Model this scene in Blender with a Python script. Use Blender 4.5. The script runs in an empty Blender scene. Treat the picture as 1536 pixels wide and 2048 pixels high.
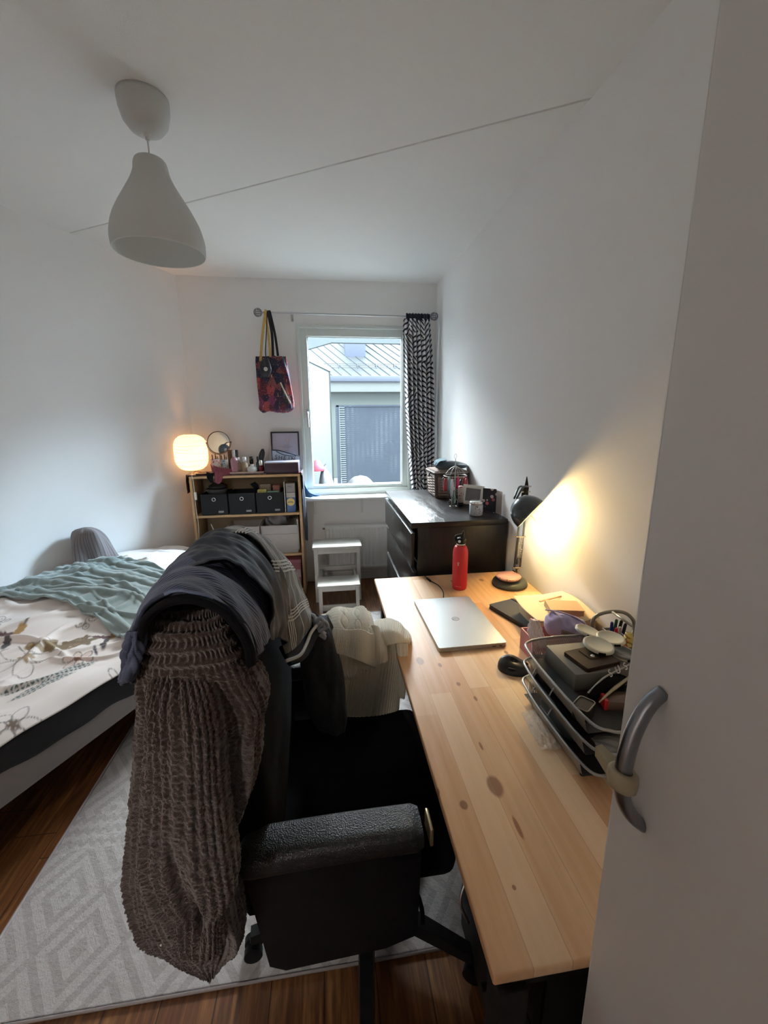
import bpy, bmesh, math, random
import numpy as np
from mathutils import Vector, Matrix, Quaternion

random.seed(7)
rng = np.random.default_rng(7)
SC = bpy.context.scene
COL = SC.collection
PI = math.pi

# ------------------------------------------------------------------ camera
CAM = Vector((-0.99157, -3.85376, 1.53273))
CR = Vector((0.99098752, -0.13366253, -0.00883576))
CU = Vector((0.03797575, 0.21707621, 0.97541569))
CF = Vector((0.1284585, 0.96696031, -0.22019575))
FPX = 838.5493
cam_data = bpy.data.cameras.new('camera')
cam = bpy.data.objects.new('camera', cam_data)
COL.objects.link(cam)
cam.matrix_world = Matrix(((CR.x, CU.x, -CF.x, CAM.x), (CR.y, CU.y, -CF.y, CAM.y), (CR.z, CU.z, -CF.z, CAM.z), (0, 0, 0, 1)))
cam_data.sensor_fit = 'HORIZONTAL'
cam_data.sensor_width = 36.0
cam_data.lens = FPX * 36.0 / 1536.0
cam_data.clip_start = 0.02
cam_data.clip_end = 200
SC.camera = cam

# ------------------------------------------------------------------ look
SC.view_settings.view_transform = 'Standard'
SC.view_settings.look = 'None'
SC.view_settings.gamma = 1.0
SC.view_settings.use_curve_mapping = False
SC.view_settings.exposure = 0.15
SC.cycles.use_denoising = True
SC.cycles.max_bounces = 14
SC.cycles.diffuse_bounces = 8
SC.cycles.glossy_bounces = 4
SC.cycles.transmission_bounces = 8
SC.cycles.transparent_max_bounces = 12
SC.cycles.caustics_reflective = False
SC.cycles.caustics_refractive = False
SC.cycles.sample_clamp_indirect = 6.0

# ------------------------------------------------------------------ daylight: overcast sky
SKY = 16.0
world = bpy.data.worlds.new('sky')
SC.world = world
world.use_nodes = True
wn = world.node_tree
bg = wn.nodes['Background']
tc = wn.nodes.new('ShaderNodeTexCoord')
sep = wn.nodes.new('ShaderNodeSeparateXYZ')
ramp = wn.nodes.new('ShaderNodeValToRGB')
ramp.color_ramp.elements[0].position = 0.0
ramp.color_ramp.elements[0].color = (0.62, 0.70, 0.80, 1)
ramp.color_ramp.elements[1].position = 0.55
ramp.color_ramp.elements[1].color = (0.86, 0.95, 1.0, 1)
wn.links.new(tc.outputs['Generated'], sep.inputs[0])
wn.links.new(sep.outputs[2], ramp.inputs[0])
wn.links.new(ramp.outputs[0], bg.inputs[0])
bg.inputs[1].default_value = SKY


def portal(name, loc, size, rot):
    l = bpy.data.lights.new(name, 'AREA')
    l.shape = 'RECTANGLE'
    l.size, l.size_y = size
    l.cycles.is_portal = True
    o = bpy.data.objects.new(name, l)
    o.location = loc
    o.rotation_euler = rot
    COL.objects.link(o)
    return o


# daylight enters only through the window: a sampling portal fills its opening
portal('window_daylight', (-0.715, 0.16, 1.585), (0.98, 1.42), (-PI / 2, 0, 0))



def area(name, loc, target, size, power, col):
    l = bpy.data.lights.new(name, 'AREA')
    l.shape = 'RECTANGLE'
    l.size, l.size_y = size
    l.energy = power
    l.color = col
    o = bpy.data.objects.new(name, l)
    o.location = loc
    o.rotation_euler = (Vector(target) - Vector(loc)).to_track_quat('-Z', 'Y').to_euler()
    COL.objects.link(o)
    return o


# added area lights standing in for open sky above and beside, brightening the room
area('sky_fill_above', (-0.5, 2.6, 4.1), (-0.7, 0.0, 1.5), (4.0, 1.8), 1950, (0.95, 0.96, 0.97))
area('sky_fill_beside', (2.0, 1.40, 3.7), (-0.7, 0.0, 1.6), (1.6, 1.0), 1450, (0.62, 0.82, 1.0))


# added unseen fill light behind the camera, brightening the wardrobe through an added doorway
hl = bpy.data.lights.new('hall_fill', 'POINT')
hl.energy = 64
hl.color = (1.0, 0.93, 0.86)
hl.shadow_soft_size = 0.12
ho = bpy.data.objects.new('hall_fill', hl)
ho.location = (-2.3, -5.6, 2.2)
COL.objects.link(ho)


# ------------------------------------------------------------------ point helpers: where a line of sight meets a plane
def ray(px, py):
    return CF + CR * ((px - 768) / FPX) - CU * ((py - 1024) / FPX)


def AX(px, py, x):
    d = ray(px, py)
    return CAM + d * ((x - CAM.x) / d.x)


def AY(px, py, y):
    d = ray(px, py)
    return CAM + d * ((y - CAM.y) / d.y)


def AZ(px, py, z):
    d = ray(px, py)
    return CAM + d * ((z - CAM.z) / d.z)


# ------------------------------------------------------------------ materials
def s2l(c):
    c = c / 255.0
    return c / 12.92 if c <= 0.04045 else ((c + 0.055) / 1.055) ** 2.4


def rgb(r, g, b):
    return (s2l(r), s2l(g), s2l(b), 1.0)


def scl(c, k):
    return (min(c[0] * k, 1), min(c[1] * k, 1), min(c[2] * k, 1), 1)


class NT:
    """thin wrapper round a node tree"""
    def __init__(self, m):
        self.m = m
        self.t = m.node_tree
        self.bsdf = self.t.nodes['Principled BSDF']

    def n(self, typ, **kw):
        nd = self.t.nodes.new(typ)
        for k, v in kw.items():
            setattr(nd, k, v)
        return nd

    def l(self, a, b):
        self.t.links.new(a, b)

    def math(self, op, a, b=None, c=None, clamp=False):
        nd = self.n('ShaderNodeMath', operation=op, use_clamp=clamp)
        for i, v in enumerate((a, b, c)):
            if v is None:
                continue
            if isinstance(v, (int, float)):
                nd.inputs[i].default_value = v
            else:
                self.l(v, nd.inputs[i])
        return nd.outputs[0]

    def mix(self, f, a, b, mode='MIX'):
        nd = self.n('ShaderNodeMix', data_type='RGBA', blend_type=mode)
        for sock, v in ((nd.inputs[0], f), (nd.inputs[6], a), (nd.inputs[7], b)):
            if isinstance(v, (int, float, tuple)):
                sock.default_value = v
            else:
                self.l(v, sock)
        return nd.outputs[2]

    def noise(self, vec, scale, detail=3, rough=0.5, out=0):
        nd = self.n('ShaderNodeTexNoise')
        nd.inputs['Scale'].default_value = scale
        nd.inputs['Detail'].default_value = detail
        nd.inputs['Roughness'].default_value = rough
        if vec is not None:
            self.l(vec, nd.inputs['Vector'])
        return nd.outputs[out]

    def mapping(self, vec, scale=(1, 1, 1), rot=(0, 0, 0), loc=(0, 0, 0)):
        nd = self.n('ShaderNodeMapping')
        nd.inputs['Scale'].default_value = scale
        nd.inputs['Rotation'].default_value = rot
        nd.inputs['Location'].default_value = loc
        self.l(vec, nd.inputs[0])
        return nd.outputs[0]

    def coord(self, which='Object'):
        if not hasattr(self, 'tcn'):
            self.tcn = self.n('ShaderNodeTexCoord')
        return self.tcn.outputs[which]

    def xyz(self, vec):
        nd = self.n('ShaderNodeSeparateXYZ')
        self.l(vec, nd.inputs[0])
        return nd.outputs

    def bump(self, h, strength=0.3, dist=0.01):
        nd = self.n('ShaderNodeBump')
        nd.inputs['Strength'].default_value = strength
        nd.inputs['Distance'].default_value = dist
        self.l(h, nd.inputs['Height'])
        self.l(nd.outputs[0], self.bsdf.inputs['Normal'])

    def ramp(self, f, stops, interp='LINEAR'):
        nd = self.n('ShaderNodeValToRGB')
        nd.color_ramp.interpolation = interp
        el = nd.color_ramp.elements
        while len(el) < len(stops):
            el.new(0.5)
        for e, (p, c) in zip(el, stops):
            e.position = p
            e.color = c
        self.l(f, nd.inputs[0])
        return nd.outputs[0]

    def base(self, c):
        if isinstance(c, tuple):
            self.bsdf.inputs['Base Color'].default_value = c
        else:
            self.l(c, self.bsdf.inputs['Base Color'])


def new(name, rough=0.5, metal=0.0, spec=None):
    m = bpy.data.materials.new(name)
    m.use_nodes = True
    t = NT(m)
    t.bsdf.inputs['Roughness'].default_value = rough
    t.bsdf.inputs['Metallic'].default_value = metal
    if spec is not None:
        t.bsdf.inputs['Specular IOR Level'].default_value = spec
    return t


MATS = {}


def pm(name, col, rough=0.5, metal=0.0, var=0.06, scale=30.0, bump=0.0, bscale=200.0, spec=None, sheen=0.0, alpha=1.0, trans=0.0, emit=None, coat=0.0, ior=None):
    """plain surface: base colour with a faint mottling, optional fine bump"""
    if name in MATS:
        return MATS[name]
    t = new(name, rough, metal, spec)
    no = t.noise(t.coord(), scale, 3)
    t.base(t.mix(no, scl(col, 1 - var), scl(col, 1 + var)))
    if bump:
        t.bump(t.noise(t.coord(), bscale, 2), bump, 0.002)
    b = t.bsdf
    if sheen:
        b.inputs['Sheen Weight'].default_value = sheen
        b.inputs['Sheen Roughness'].default_value = 0.6
    if trans:
        b.inputs['Transmission Weight'].default_value = trans
    if ior:
        b.inputs['IOR'].default_value = ior
    if alpha < 1:
        b.inputs['Alpha'].default_value = alpha
    if emit:
        b.inputs['Emission Color'].default_value = emit[0]
        b.inputs['Emission Strength'].default_value = emit[1]
    if coat:
        b.inputs['Coat Weight'].default_value = coat
    MATS[name] = t.m
    return t.m


# ------------------------------------------------------------------ mesh builder
def crom(P, n, closed=False):
    """Catmull-Rom samples along control points (numpy, any trailing shape)"""
    P = np.asarray(P, float)
    k = len(P)
    if k == 1:
        return np.repeat(P, n, 0)
    if closed:
        ts = np.linspace(0, k, n, endpoint=False)
    else:
        ts = np.linspace(0, k - 1, n)
    i = np.minimum(np.floor(ts).astype(int), k - 1 if closed else k - 2)
    f = (ts - i).reshape((-1,) + (1,) * (P.ndim - 1))
    if closed:
        a, b, c, d = P[(i - 1) % k], P[i % k], P[(i + 1) % k], P[(i + 2) % k]
    else:
        e0 = 2 * P[0] - P[1]
        e1 = 2 * P[-1] - P[-2]
        Q = np.concatenate([[e0], P, [e1]])
        a, b, c, d = Q[i], Q[i + 1], Q[i + 2], Q[i + 3]
    return 0.5 * ((2 * b) + (c - a) * f + (2 * a - 5 * b + 4 * c - d) * f ** 2 + (3 * b - a - 3 * c + d) * f ** 3)


class B:
    def __init__(self):
        self.bm = bmesh.new()
        self.uv = self.bm.loops.layers.uv.new('UVMap')

    def box(self, x0, x1, y0, y1, z0, z1, bev=0.0, seg=2, M=None):
        r = bmesh.ops.create_cube(self.bm, size=1.0)
        vs = r['verts']
        c = Vector(((x0 + x1) / 2, (y0 + y1) / 2, (z0 + z1) / 2))
        for v in vs:
            v.co = Vector((v.co.x * (x1 - x0), v.co.y * (y1 - y0), v.co.z * (z1 - z0))) + c
        if bev > 0:
            es = list({e for v in vs for e in v.link_edges})
            bev = min(bev, 0.45 * min(abs(x1 - x0), abs(y1 - y0), abs(z1 - z0)))
            r = bmesh.ops.bevel(self.bm, geom=es, offset=bev, segments=seg, affect='EDGES', profile=0.5)
            vs = list({v for f in r['faces'] for v in f.verts} | {v for v in vs if v.is_valid})
        if M is not None:
            for v in vs:
                v.co = M @ v.co
        return self

    def prism(self, pts, axis, a, b, M=None):
        """extrude polygon pts (2-D) along axis 'x','y' or 'z' from a to b"""
        def mk(p, h):
            if axis == 'z':
                return Vector((p[0], p[1], h))
            if axis == 'y':
                return Vector((p[0], h, p[1]))
            return Vector((h, p[0], p[1]))
        lo = [self.bm.verts.new(mk(p, a)) for p in pts]
        hi = [self.bm.verts.new(mk(p, b)) for p in pts]
        n = len(pts)
        fs = [self.bm.faces.new(lo), self.bm.faces.new(hi)]
        for i in range(n):
            fs.append(self.bm.faces.new((lo[i], lo[(i + 1) % n], hi[(i + 1) % n], hi[i])))
        bmesh.ops.recalc_face_normals(self.bm, faces=fs)
        if M is not None:
            for v in lo + hi:
                v.co = M @ v.co
        return self

    def hexa(self, bottom, top):
        """solid between two quads (4 points each, same order)"""
        lo = [self.bm.verts.new(p) for p in bottom]
        hi = [self.bm.verts.new(p) for p in top]
        fs = [self.bm.faces.new(lo), self.bm.faces.new(hi)]
        n = len(lo)
        for i in range(n):
            fs.append(self.bm.faces.new((lo[i], lo[(i + 1) % n], hi[(i + 1) % n], hi[i])))
        bmesh.ops.recalc_face_normals(self.bm, faces=fs)
        return self

    def cyl(self, p0, p1, r0, r1=None, seg=24, cap=True):
        p0, p1 = Vector(p0), Vector(p1)
        r1 = r0 if r1 is None else r1
        d = p1 - p0
        r = bmesh.ops.create_cone(self.bm, cap_ends=cap, segments=seg, radius1=r0, radius2=r1, depth=d.length)
        q = d.to_track_quat('Z', 'Y').to_matrix().to_4x4()
        M = Matrix.Translation((p0 + p1) / 2) @ q
        for v in r['verts']:
            v.co = M @ v.co
        return self

    def ball(self, c, r, seg=20, rings=12, sc=(1, 1, 1), M=None):
        q = bmesh.ops.create_uvsphere(self.bm, u_segments=seg, v_segments=rings, radius=r)
        for v in q['verts']:
            v.co = Vector((v.co.x * sc[0], v.co.y * sc[1], v.co.z * sc[2]))
            if M is not None:
                v.co = M @ v.co
            v.co += Vector(c)
        return self

    def lathe(self, prof, c=(0, 0, 0), axis=(0, 0, 1), seg=40, close=False, ang=None):
        """revolve (r, h) profile about axis through c"""
        q = Vector(axis).normalized().to_track_quat('Z', 'Y').to_matrix()
        c = Vector(c)
        prof = [(max(r, 1e-5), h) for r, h in prof]
        rings = []
        for (r, h) in prof:
            rings.append([self.bm.verts.new(c + q @ Vector((r * math.cos(2 * PI * i / seg), r * math.sin(2 * PI * i / seg), h))) for i in range(seg)])
        acc = [0.0]
        for a, b_ in zip(prof, prof[1:]):
            acc.append(acc[-1] + math.hypot(a[0] - b_[0], a[1] - b_[1]))
        tot = acc[-1] or 1
        fs = []
        prs = list(range(len(rings) - 1)) + ([-1] if close else [])
        for k in prs:
            A, C = (rings[k], rings[k + 1]) if k >= 0 else (rings[-1], rings[0])
            for i in range(seg):
                j = (i + 1) % seg
                f = self.bm.faces.new((A[i], A[j], C[j], C[i]))
                if k >= 0:
                    uvs = ((i / seg, acc[k] / tot), ((i + 1) / seg, acc[k] / tot), ((i + 1) / seg, acc[k + 1] / tot), (i / seg, acc[k + 1] / tot))
                    for lp, w in zip(f.loops, uvs):
                        lp[self.uv].uv = w
                fs.append(f)
        if not close:
            for R_ in (rings[0], rings[-1]):
                if (R_[0].co - R_[seg // 2].co).length < 1e-3:
                    continue
        return self

    def tube(self, path, r, seg=10, closed=False, smooth=0, flat=None, up=(0, 0, 1)):
        """round (or flat=(w,h) rectangular-ish) tube along a path"""
        P = np.array([tuple(p) for p in path], float)
        if smooth:
            P = crom(P, smooth * (len(P) if closed else len(P) - 1) + (0 if closed else 1), closed)
        n = len(P)
        rr = r if hasattr(r, '__len__') else [r] * n
        if len(rr) != n:
            rr = np.interp(np.linspace(0, 1, n), np.linspace(0, 1, len(rr)), rr)
        T = np.zeros_like(P)
        for i in range(n):
            if closed:
                T[i] = P[(i + 1) % n] - P[(i - 1) % n]
            else:
                T[i] = P[min(i + 1, n - 1)] - P[max(i - 1, 0)]
        T /= np.maximum(np.linalg.norm(T, axis=1, keepdims=True), 1e-9)
        nv = Vector(up)
        t0 = Vector(T[0])
        nv = nv - t0 * nv.dot(t0)
        if nv.length < 1e-3:
            nv = Vector((1, 0, 0)) - t0 * t0.x
            if nv.length < 1e-3:
                nv = Vector((0, 1, 0))
        nv.normalize()
        rings = []
        for i in range(n):
            t = Vector(T[i])
            nv = (nv - t * nv.dot(t)).normalized()
            b = t.cross(nv)
            ring = []
            for k in range(seg):
                a = 2 * PI * k / seg
                ca, sa = math.cos(a), math.sin(a)
                if flat:
                    e = 0.45
                    ca2 = math.copysign(abs(ca) ** e, ca) * flat[1] / 2 * rr[i]
                    sa2 = math.copysign(abs(sa) ** e, sa) * flat[0] / 2 * rr[i]
                else:
                    ca2, sa2 = ca * rr[i], sa * rr[i]
                ring.append(self.bm.verts.new(Vector(P[i]) + nv * ca2 + b * sa2))
            rings.append(ring)
        m = n if closed else n - 1
        for i in range(m):
            A, C = rings[i], rings[(i + 1) % n]
            for k in range(seg):
                f = self.bm.faces.new((A[k], A[(k + 1) % seg], C[(k + 1) % seg], C[k]))
                for lp, w in zip(f.loops, ((k / seg, i / m), ((k + 1) / seg, i / m), ((k + 1) / seg, (i + 1) / m), (k / seg, (i + 1) / m))):
                    lp[self.uv].uv = w
        if not closed:
            self.bm.faces.new(rings[0][::-1])
            self.bm.faces.new(rings[-1])
        return self

    def grid(self, G, closed_u=False, cap=False):
        """G[j][i] points: rows j, columns i; UV = (i,j) fractions"""
        G = np.asarray(G)
        nv, nu = G.shape[:2]
        V = [[self.bm.verts.new(G[j, i]) for i in range(nu)] for j in range(nv)]
        mu = nu if closed_u else nu - 1
        for j in range(nv - 1):
            for i in range(mu):
                k = (i + 1) % nu
                f = self.bm.faces.new((V[j][i], V[j][k], V[j + 1][k], V[j + 1][i]))
                for lp, w in zip(f.loops, ((i / mu, j / (nv - 1)), ((i + 1) / mu, j / (nv - 1)), ((i + 1) / mu, (j + 1) / (nv - 1)), (i / mu, (j + 1) / (nv - 1)))):
                    lp[self.uv].uv = w
        if cap and closed_u:
            self.bm.faces.new(V[0][::-1])
            self.bm.faces.new(V[-1])
        return self

    def obj(self, name, mat, parent=None, smooth=True, ang=38, solid=0.0, offset=0.0, sub=0, base=None, local=False):
        bm = self.bm
        if smooth:
            for f in bm.faces:
                f.smooth = True
            ca = math.radians(ang)
            for e in bm.edges:
                if len(e.link_faces) == 2:
                    try:
                        if e.calc_face_angle() > ca:
                            e.smooth = False
                    except ValueError:
                        pass
        me = bpy.data.meshes.new(name)
        # put the origin at the thing's own base unless it hangs under a parent
        o = bpy.data.objects.new(name, me)
        if not local:
            if bm.verts:
                xs = [v.co for v in bm.verts]
                lo = Vector((min(v.x for v in xs), min(v.y for v in xs), min(v.z for v in xs)))
                hi = Vector((max(v.x for v in xs), max(v.y for v in xs), max(v.z for v in xs)))
                c = Vector(((lo.x + hi.x) / 2, (lo.y + hi.y) / 2, lo.z))
            else:
                c = Vector()
            bmesh.ops.translate(bm, verts=bm.verts, vec=-c)
            o.location = c
        bm.to_mesh(me)
        bm.free()
        if mat is not None:
            me.materials.append(mat)
        COL.objects.link(o)
        if parent is not None:
            o.parent = parent
            if not local:
                o.matrix_parent_inverse = PINV[parent.name]
        PINV[o.name] = (Matrix.Translation(o.location)).inverted() if not local else Matrix()
        if solid:
            md = o.modifiers.new('thickness', 'SOLIDIFY')
            md.thickness = solid
            md.offset = offset
        if sub:
            md = o.modifiers.new('smooth', 'SUBSURF')
            md.levels = md.render_levels = sub
        return o


PINV = {}


def tag(o, label=None, cat=None, group=None, kind=None):
    if label:
        o['label'] = label
    if cat:
        o['category'] = cat
    if group:
        o['group'] = group
    if kind:
        o['kind'] = kind
    return o


def thing(name, label, cat, loc=(0, 0, 0), group=None, rotz=0.0):
    o = bpy.data.objects.new(name, None)
    o.empty_display_size = 0.05
    o.location = loc
    o.rotation_euler = (0, 0, rotz)
    COL.objects.link(o)
    PINV[o.name] = Matrix.Translation(Vector(loc)).inverted()
    return tag(o, label, cat, group)


def struct(o):
    o['kind'] = 'structure'
    return o


def copy_tree(o, parent=None):
    c = o.copy()
    COL.objects.link(c)
    if parent is not None:
        c.parent = parent
    for ch in [x for x in bpy.data.objects if x.parent == o]:
        copy_tree(ch, c)
    return c


def letter_mesh(name, cu, mat):
    """turn a text curve into an ordinary mesh object"""
    tmp = bpy.data.objects.new('tmp_lettering', cu)
    COL.objects.link(tmp)
    bpy.context.view_layer.update()
    dg = bpy.context.evaluated_depsgraph_get()
    me = bpy.data.meshes.new_from_object(tmp.evaluated_get(dg))
    bpy.data.objects.remove(tmp, do_unlink=True)
    bpy.data.curves.remove(cu)
    me.name = name
    if not me.materials:
        me.materials.append(mat)
    o = bpy.data.objects.new(name, me)
    COL.objects.link(o)
    return o


def text(name, body, size, M, mat, parent=None, extr=0.0004, align='CENTER'):
    cu = bpy.data.curves.new(name, 'FONT')
    cu.body = body
    cu.size = size
    cu.extrude = extr
    cu.align_x = align
    cu.align_y = 'CENTER'
    cu.materials.append(mat)
    o = letter_mesh(name, cu, mat)
    if parent is not None:
        o.parent = parent
        o.matrix_parent_inverse = PINV[parent.name]
    o.matrix_basis = M
    return o


def frame(o, x, y):
    """matrix with origin o, x axis x, y axis ~y"""
    x = Vector(x).normalized()
    y = Vector(y)
    y = (y - x * x.dot(y)).normalized()
    z = x.cross(y)
    return Matrix(((x.x, y.x, z.x, o[0]), (x.y, y.y, z.y, o[1]), (x.z, y.z, z.z, o[2]), (0, 0, 0, 1)))


def folds(U, V, amp, freqs, seed, dirn=0.0):
    """sum of wandering ridges: cloth folds"""
    r = np.random.default_rng(seed)
    out = np.zeros_like(U)
    for f, a in freqs:
        th = dirn + r.uniform(-0.45, 0.45)
        ph = r.uniform(0, 6.28)
        wob = 0.6 * np.sin(2 * PI * (V * r.uniform(0.5, 1.6) + r.uniform(0, 1))) + 0.4 * np.sin(2 * PI * (U * r.uniform(0.5, 1.6) + r.uniform(0, 1)))
        w = np.sin(2 * PI * f * (U * math.cos(th) + V * math.sin(th)) + ph + 1.3 * wob)
        out += a * (np.sign(w) * np.abs(w) ** 0.8)
    return amp * out


def vnoise(U, V, nu, nv, seed):
    """smooth value noise, periodic across U"""
    g = np.random.default_rng(seed).uniform(-1, 1, (nv + 2, nu))
    x = (U % 1.0) * nu; y = np.clip(V, 0, 1) * nv
    i = np.floor(x).astype(int); j = np.floor(y).astype(int)
    fx = x - i; fy = y - j
    fx = fx * fx * (3 - 2 * fx); fy = fy * fy * (3 - 2 * fy)
    a = g[j, i % nu]; b_ = g[j, (i + 1) % nu]; c = g[j + 1, i % nu]; d = g[j + 1, (i + 1) % nu]
    return (a * (1 - fx) + b_ * fx) * (1 - fy) + (c * (1 - fx) + d * fx) * fy


def surf(rows, nu, nv, disp=None):
    """smooth surface through rows of control points, displaced along its normal by disp(U,V)"""
    m = max(len(r) for r in rows)
    R_ = []
    for r in rows:
        a = np.array([tuple(p) for p in r], float)
        R_.append(crom(a, nu))
    G = crom(np.array(R_), nv)
    if disp is not None:
        U, V = np.meshgrid(np.linspace(0, 1, nu), np.linspace(0, 1, nv))
        du = np.gradient(G, axis=1)
        dv = np.gradient(G, axis=0)
        N = np.cross(du, dv)
        N /= np.maximum(np.linalg.norm(N, axis=2, keepdims=True), 1e-9)
        G = G + N * disp(U, V)[..., None]
    return G


def hang(rows, Y, th, nu, nv, disp=None, flat=0.6):
    """a closed hanging body: rows of (left px, right px, py[, Y][, half thickness]); ellipse sections at depth Y"""
    C = []
    for r in rows:
        l, rr, py = r[:3]
        y = r[3] if len(r) > 3 else Y
        t = r[4] if len(r) > 4 else th
        a = AY(l, py, y)
        b = AY(rr, py, y)
        c = (a + b) / 2
        h = (b - a) / 2
        C.append([tuple(c), tuple(h), (t, 0, 0)])
    C = crom(np.array(C), nv)
    A = np.linspace(0, 2 * PI, nu, endpoint=False)
    ca, sa = np.cos(A), np.sin(A)
    sa2 = np.sign(sa) * np.abs(sa) ** flat
    ca2 = np.sign(ca) * np.abs(ca) ** 0.85
    G = np.zeros((nv, nu, 3))
    U, V = np.meshgrid(np.linspace(0, 1, nu, endpoint=False), np.linspace(0, 1, nv))
    for j in range(nv):
        c, h, t = C[j]
        G[j] = c + np.outer(ca2, h) + np.outer(sa2, np.array([0, -t[0], 0]))
    if disp is not None:
        du = np.roll(G, -1, 1) - np.roll(G, 1, 1)
        dv = np.gradient(G, axis=0)
        N = np.cross(dv, du)
        N /= np.maximum(np.linalg.norm(N, axis=2, keepdims=True), 1e-9)
        # make the normal point away from the middle line
        cen = C[:, 0][:, None, :]
        s = np.sign(((G - cen) * N).sum(2, keepdims=True))
        s[s == 0] = 1
        G = G + N * s * disp(U, V)[..., None]
    return G

# ================================================================== THE ROOM
HC = 2.65            # ceiling height
YR = -4.75           # rear wall
LX = -2.135          # back-left corner
LA = 0.4572          # the left wall runs off at this angle
LN = Vector((math.cos(LA), -math.sin(LA), 0))
LD = Vector((-math.sin(LA), -math.cos(LA), 0))
LT = -YR / math.cos(LA)
LXR = LX - math.sin(LA) * LT

t = new('wall_paint', 0.72)
t.base(t.mix(t.noise(t.coord(), 3, 4), (0.84, 0.83, 0.82, 1), (0.88, 0.87, 0.86, 1)))
t.bump(t.noise(t.coord(), 420, 3), 0.12, 0.002)
WALL = t.m
t = new('ceiling_paint', 0.85)
t.base(t.mix(t.noise(t.coord(), 2, 4), (0.82, 0.81, 0.79, 1), (0.86, 0.85, 0.83, 1)))
t.bump(t.noise(t.coord(), 260, 4), 0.25, 0.003)
CEIL = t.m
TRIM = pm('white_trim', (0.74, 0.75, 0.73, 1), 0.35, var=0.02)

# laminate floor: planks run from the door towards the window
t = new('floor_laminate', 0.38)
ob = t.coord()
X, Y, Z = t.xyz(ob)[:3]
u = t.math('DIVIDE', X, 0.145)
row = t.math('FLOOR', u)
off = t.math('FRACT', t.math('MULTIPLY', t.math('SINE', t.math('MULTIPLY', row, 78.233)), 43758.5))
v = t.math('ADD', t.math('DIVIDE', Y, 1.25), off)
cell = t.math('FLOOR', v)
rnd = t.math('FRACT', t.math('MULTIPLY', t.math('SINE', t.math('ADD', t.math('MULTIPLY', row, 12.99), t.math('MULTIPLY', cell, 37.7))), 9541.3))
grain = t.noise(t.mapping(ob, (26, 1.6, 1)), 3.0, 6, 0.62)
c = t.ramp(grain, [(0.30, rgb(58, 34, 20)), (0.5, rgb(104, 66, 38)), (0.72, rgb(148, 106, 62))])
c = t.mix(t.math('MULTIPLY', rnd, 0.45), c, rgb(92, 52, 28))
fx = t.math('FRACT', u)
fy = t.math('FRACT', v)
gap = t.math('MAXIMUM', t.math('LESS_THAN', t.math('MINIMUM', fx, t.math('SUBTRACT', 1, fx)), 0.012), t.math('LESS_THAN', t.math('MINIMUM', fy, t.math('SUBTRACT', 1, fy)), 0.0016))
t.base(t.mix(gap, c, rgb(52, 28, 14)))
t.bump(t.math('SUBTRACT', grain, t.math('MULTIPLY', gap, 2)), 0.10, 0.002)
FLOOR = t.m

poly = [(0.15, 0.0), (LX, 0.0), (LXR, YR), (0.15, YR)]
b = B(); b.prism([(0.15, 0.33), (LX - 0.3, 0.33), (LXR - 0.4, YR - 0.15), (0.15, YR - 0.15)], 'z', -0.12, 0.0)
struct(b.obj('floor', FLOOR, smooth=False))

# ceiling in two slabs that meet in a shallow groove, square to the left wall
pA = AZ(135, 467, HC)
pB = Vector((0.0, AZ(1180, 197, HC).y, HC))
gd = (pB - pA).normalized()
pL = pA - gd * 0.6
pR = pB + gd * 0.4
gn = Vector((-gd.y, gd.x, 0)) * 0.006
b = B()
far = [(pL.x + gn.x, pL.y + gn.y), (pR.x + gn.x, pR.y + gn.y), (pR.x, 0.33), (LX - 0.9, 0.33)]
near = [(pL.x - gn.x, pL.y - gn.y), (LXR - 0.4, YR - 0.15), (pR.x, YR - 0.15), (pR.x - gn.x, pR.y - gn.y)]
b.prism(far, 'z', HC, HC + 0.1)
b.prism(near, 'z', HC, HC + 0.1)
b.prism([(LX - 1.2, 0.4), (LXR - 0.6, YR - 0.2), (0.5, YR - 0.2), (0.5, 0.4)], 'z', HC + 0.006, HC + 0.14)
struct(b.obj('ceiling', CEIL, smooth=False))

# window opening in the back wall
WX0, WX1, WZ0, WZ1 = -1.215, -0.225, 0.866, 2.303
b = B()
TB = 0.17
b.box(LX - 0.6, WX0, 0, TB, 0, HC)
b.box(WX1, 0.15, 0, TB, 0, HC)
b.box(WX0, WX1, 0, TB, 0, WZ0)
b.box(WX0, WX1, 0, TB, WZ1, HC)
struct(b.obj('wall_back', WALL, smooth=False))
b = B(); b.box(0, 0.15, YR - 0.15, 0.0, 0, HC)
struct(b.obj('wall_right', WALL, smooth=False))
b = B()
p0 = Vector((LX, 0, 0)); p1 = Vector((LXR, YR, 0)) + LD * 0.1
q = -LN * 0.15
b.prism([(p0.x, p0.y), (p1.x, p1.y), ((p1 + q).x, (p1 + q).y), ((p0 + q).x, (p0 + q).y)], 'z', 0, HC)
struct(b.obj('wall_left', WALL, smooth=False))
DRX0, DRX1, DRZ = -2.80, -1.85, 2.05      # unseen doorway, added to let the fill light in
b = B()
b.box(LXR - 0.3, DRX0, YR - 0.15, YR, 0, HC)
b.box(DRX1, 0.15, YR - 0.15, YR, 0, HC)
b.box(DRX0, DRX1, YR - 0.15, YR, DRZ, HC)
struct(b.obj('wall_rear', WALL, smooth=False))
b = B()  # hall walls and floor added out of view, to hold the fill light
b.box(-3.4, -3.3, -6.5, YR - 0.15, 0, HC); b.box(-1.3, -1.2, -6.5, YR - 0.15, 0, HC); b.box(-3.4, -1.2, -6.6, -6.5, 0, HC)
b.box(-3.4, -1.2, -6.6, YR - 0.15, HC, HC + 0.1)
struct(b.obj('wall_added_hall', WALL, smooth=False))
b = B(); b.box(-3.4, -1.2, -6.6, YR - 0.151, -0.12, 0.0)
struct(b.obj('floor_added_hall', FLOOR, smooth=False))

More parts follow.
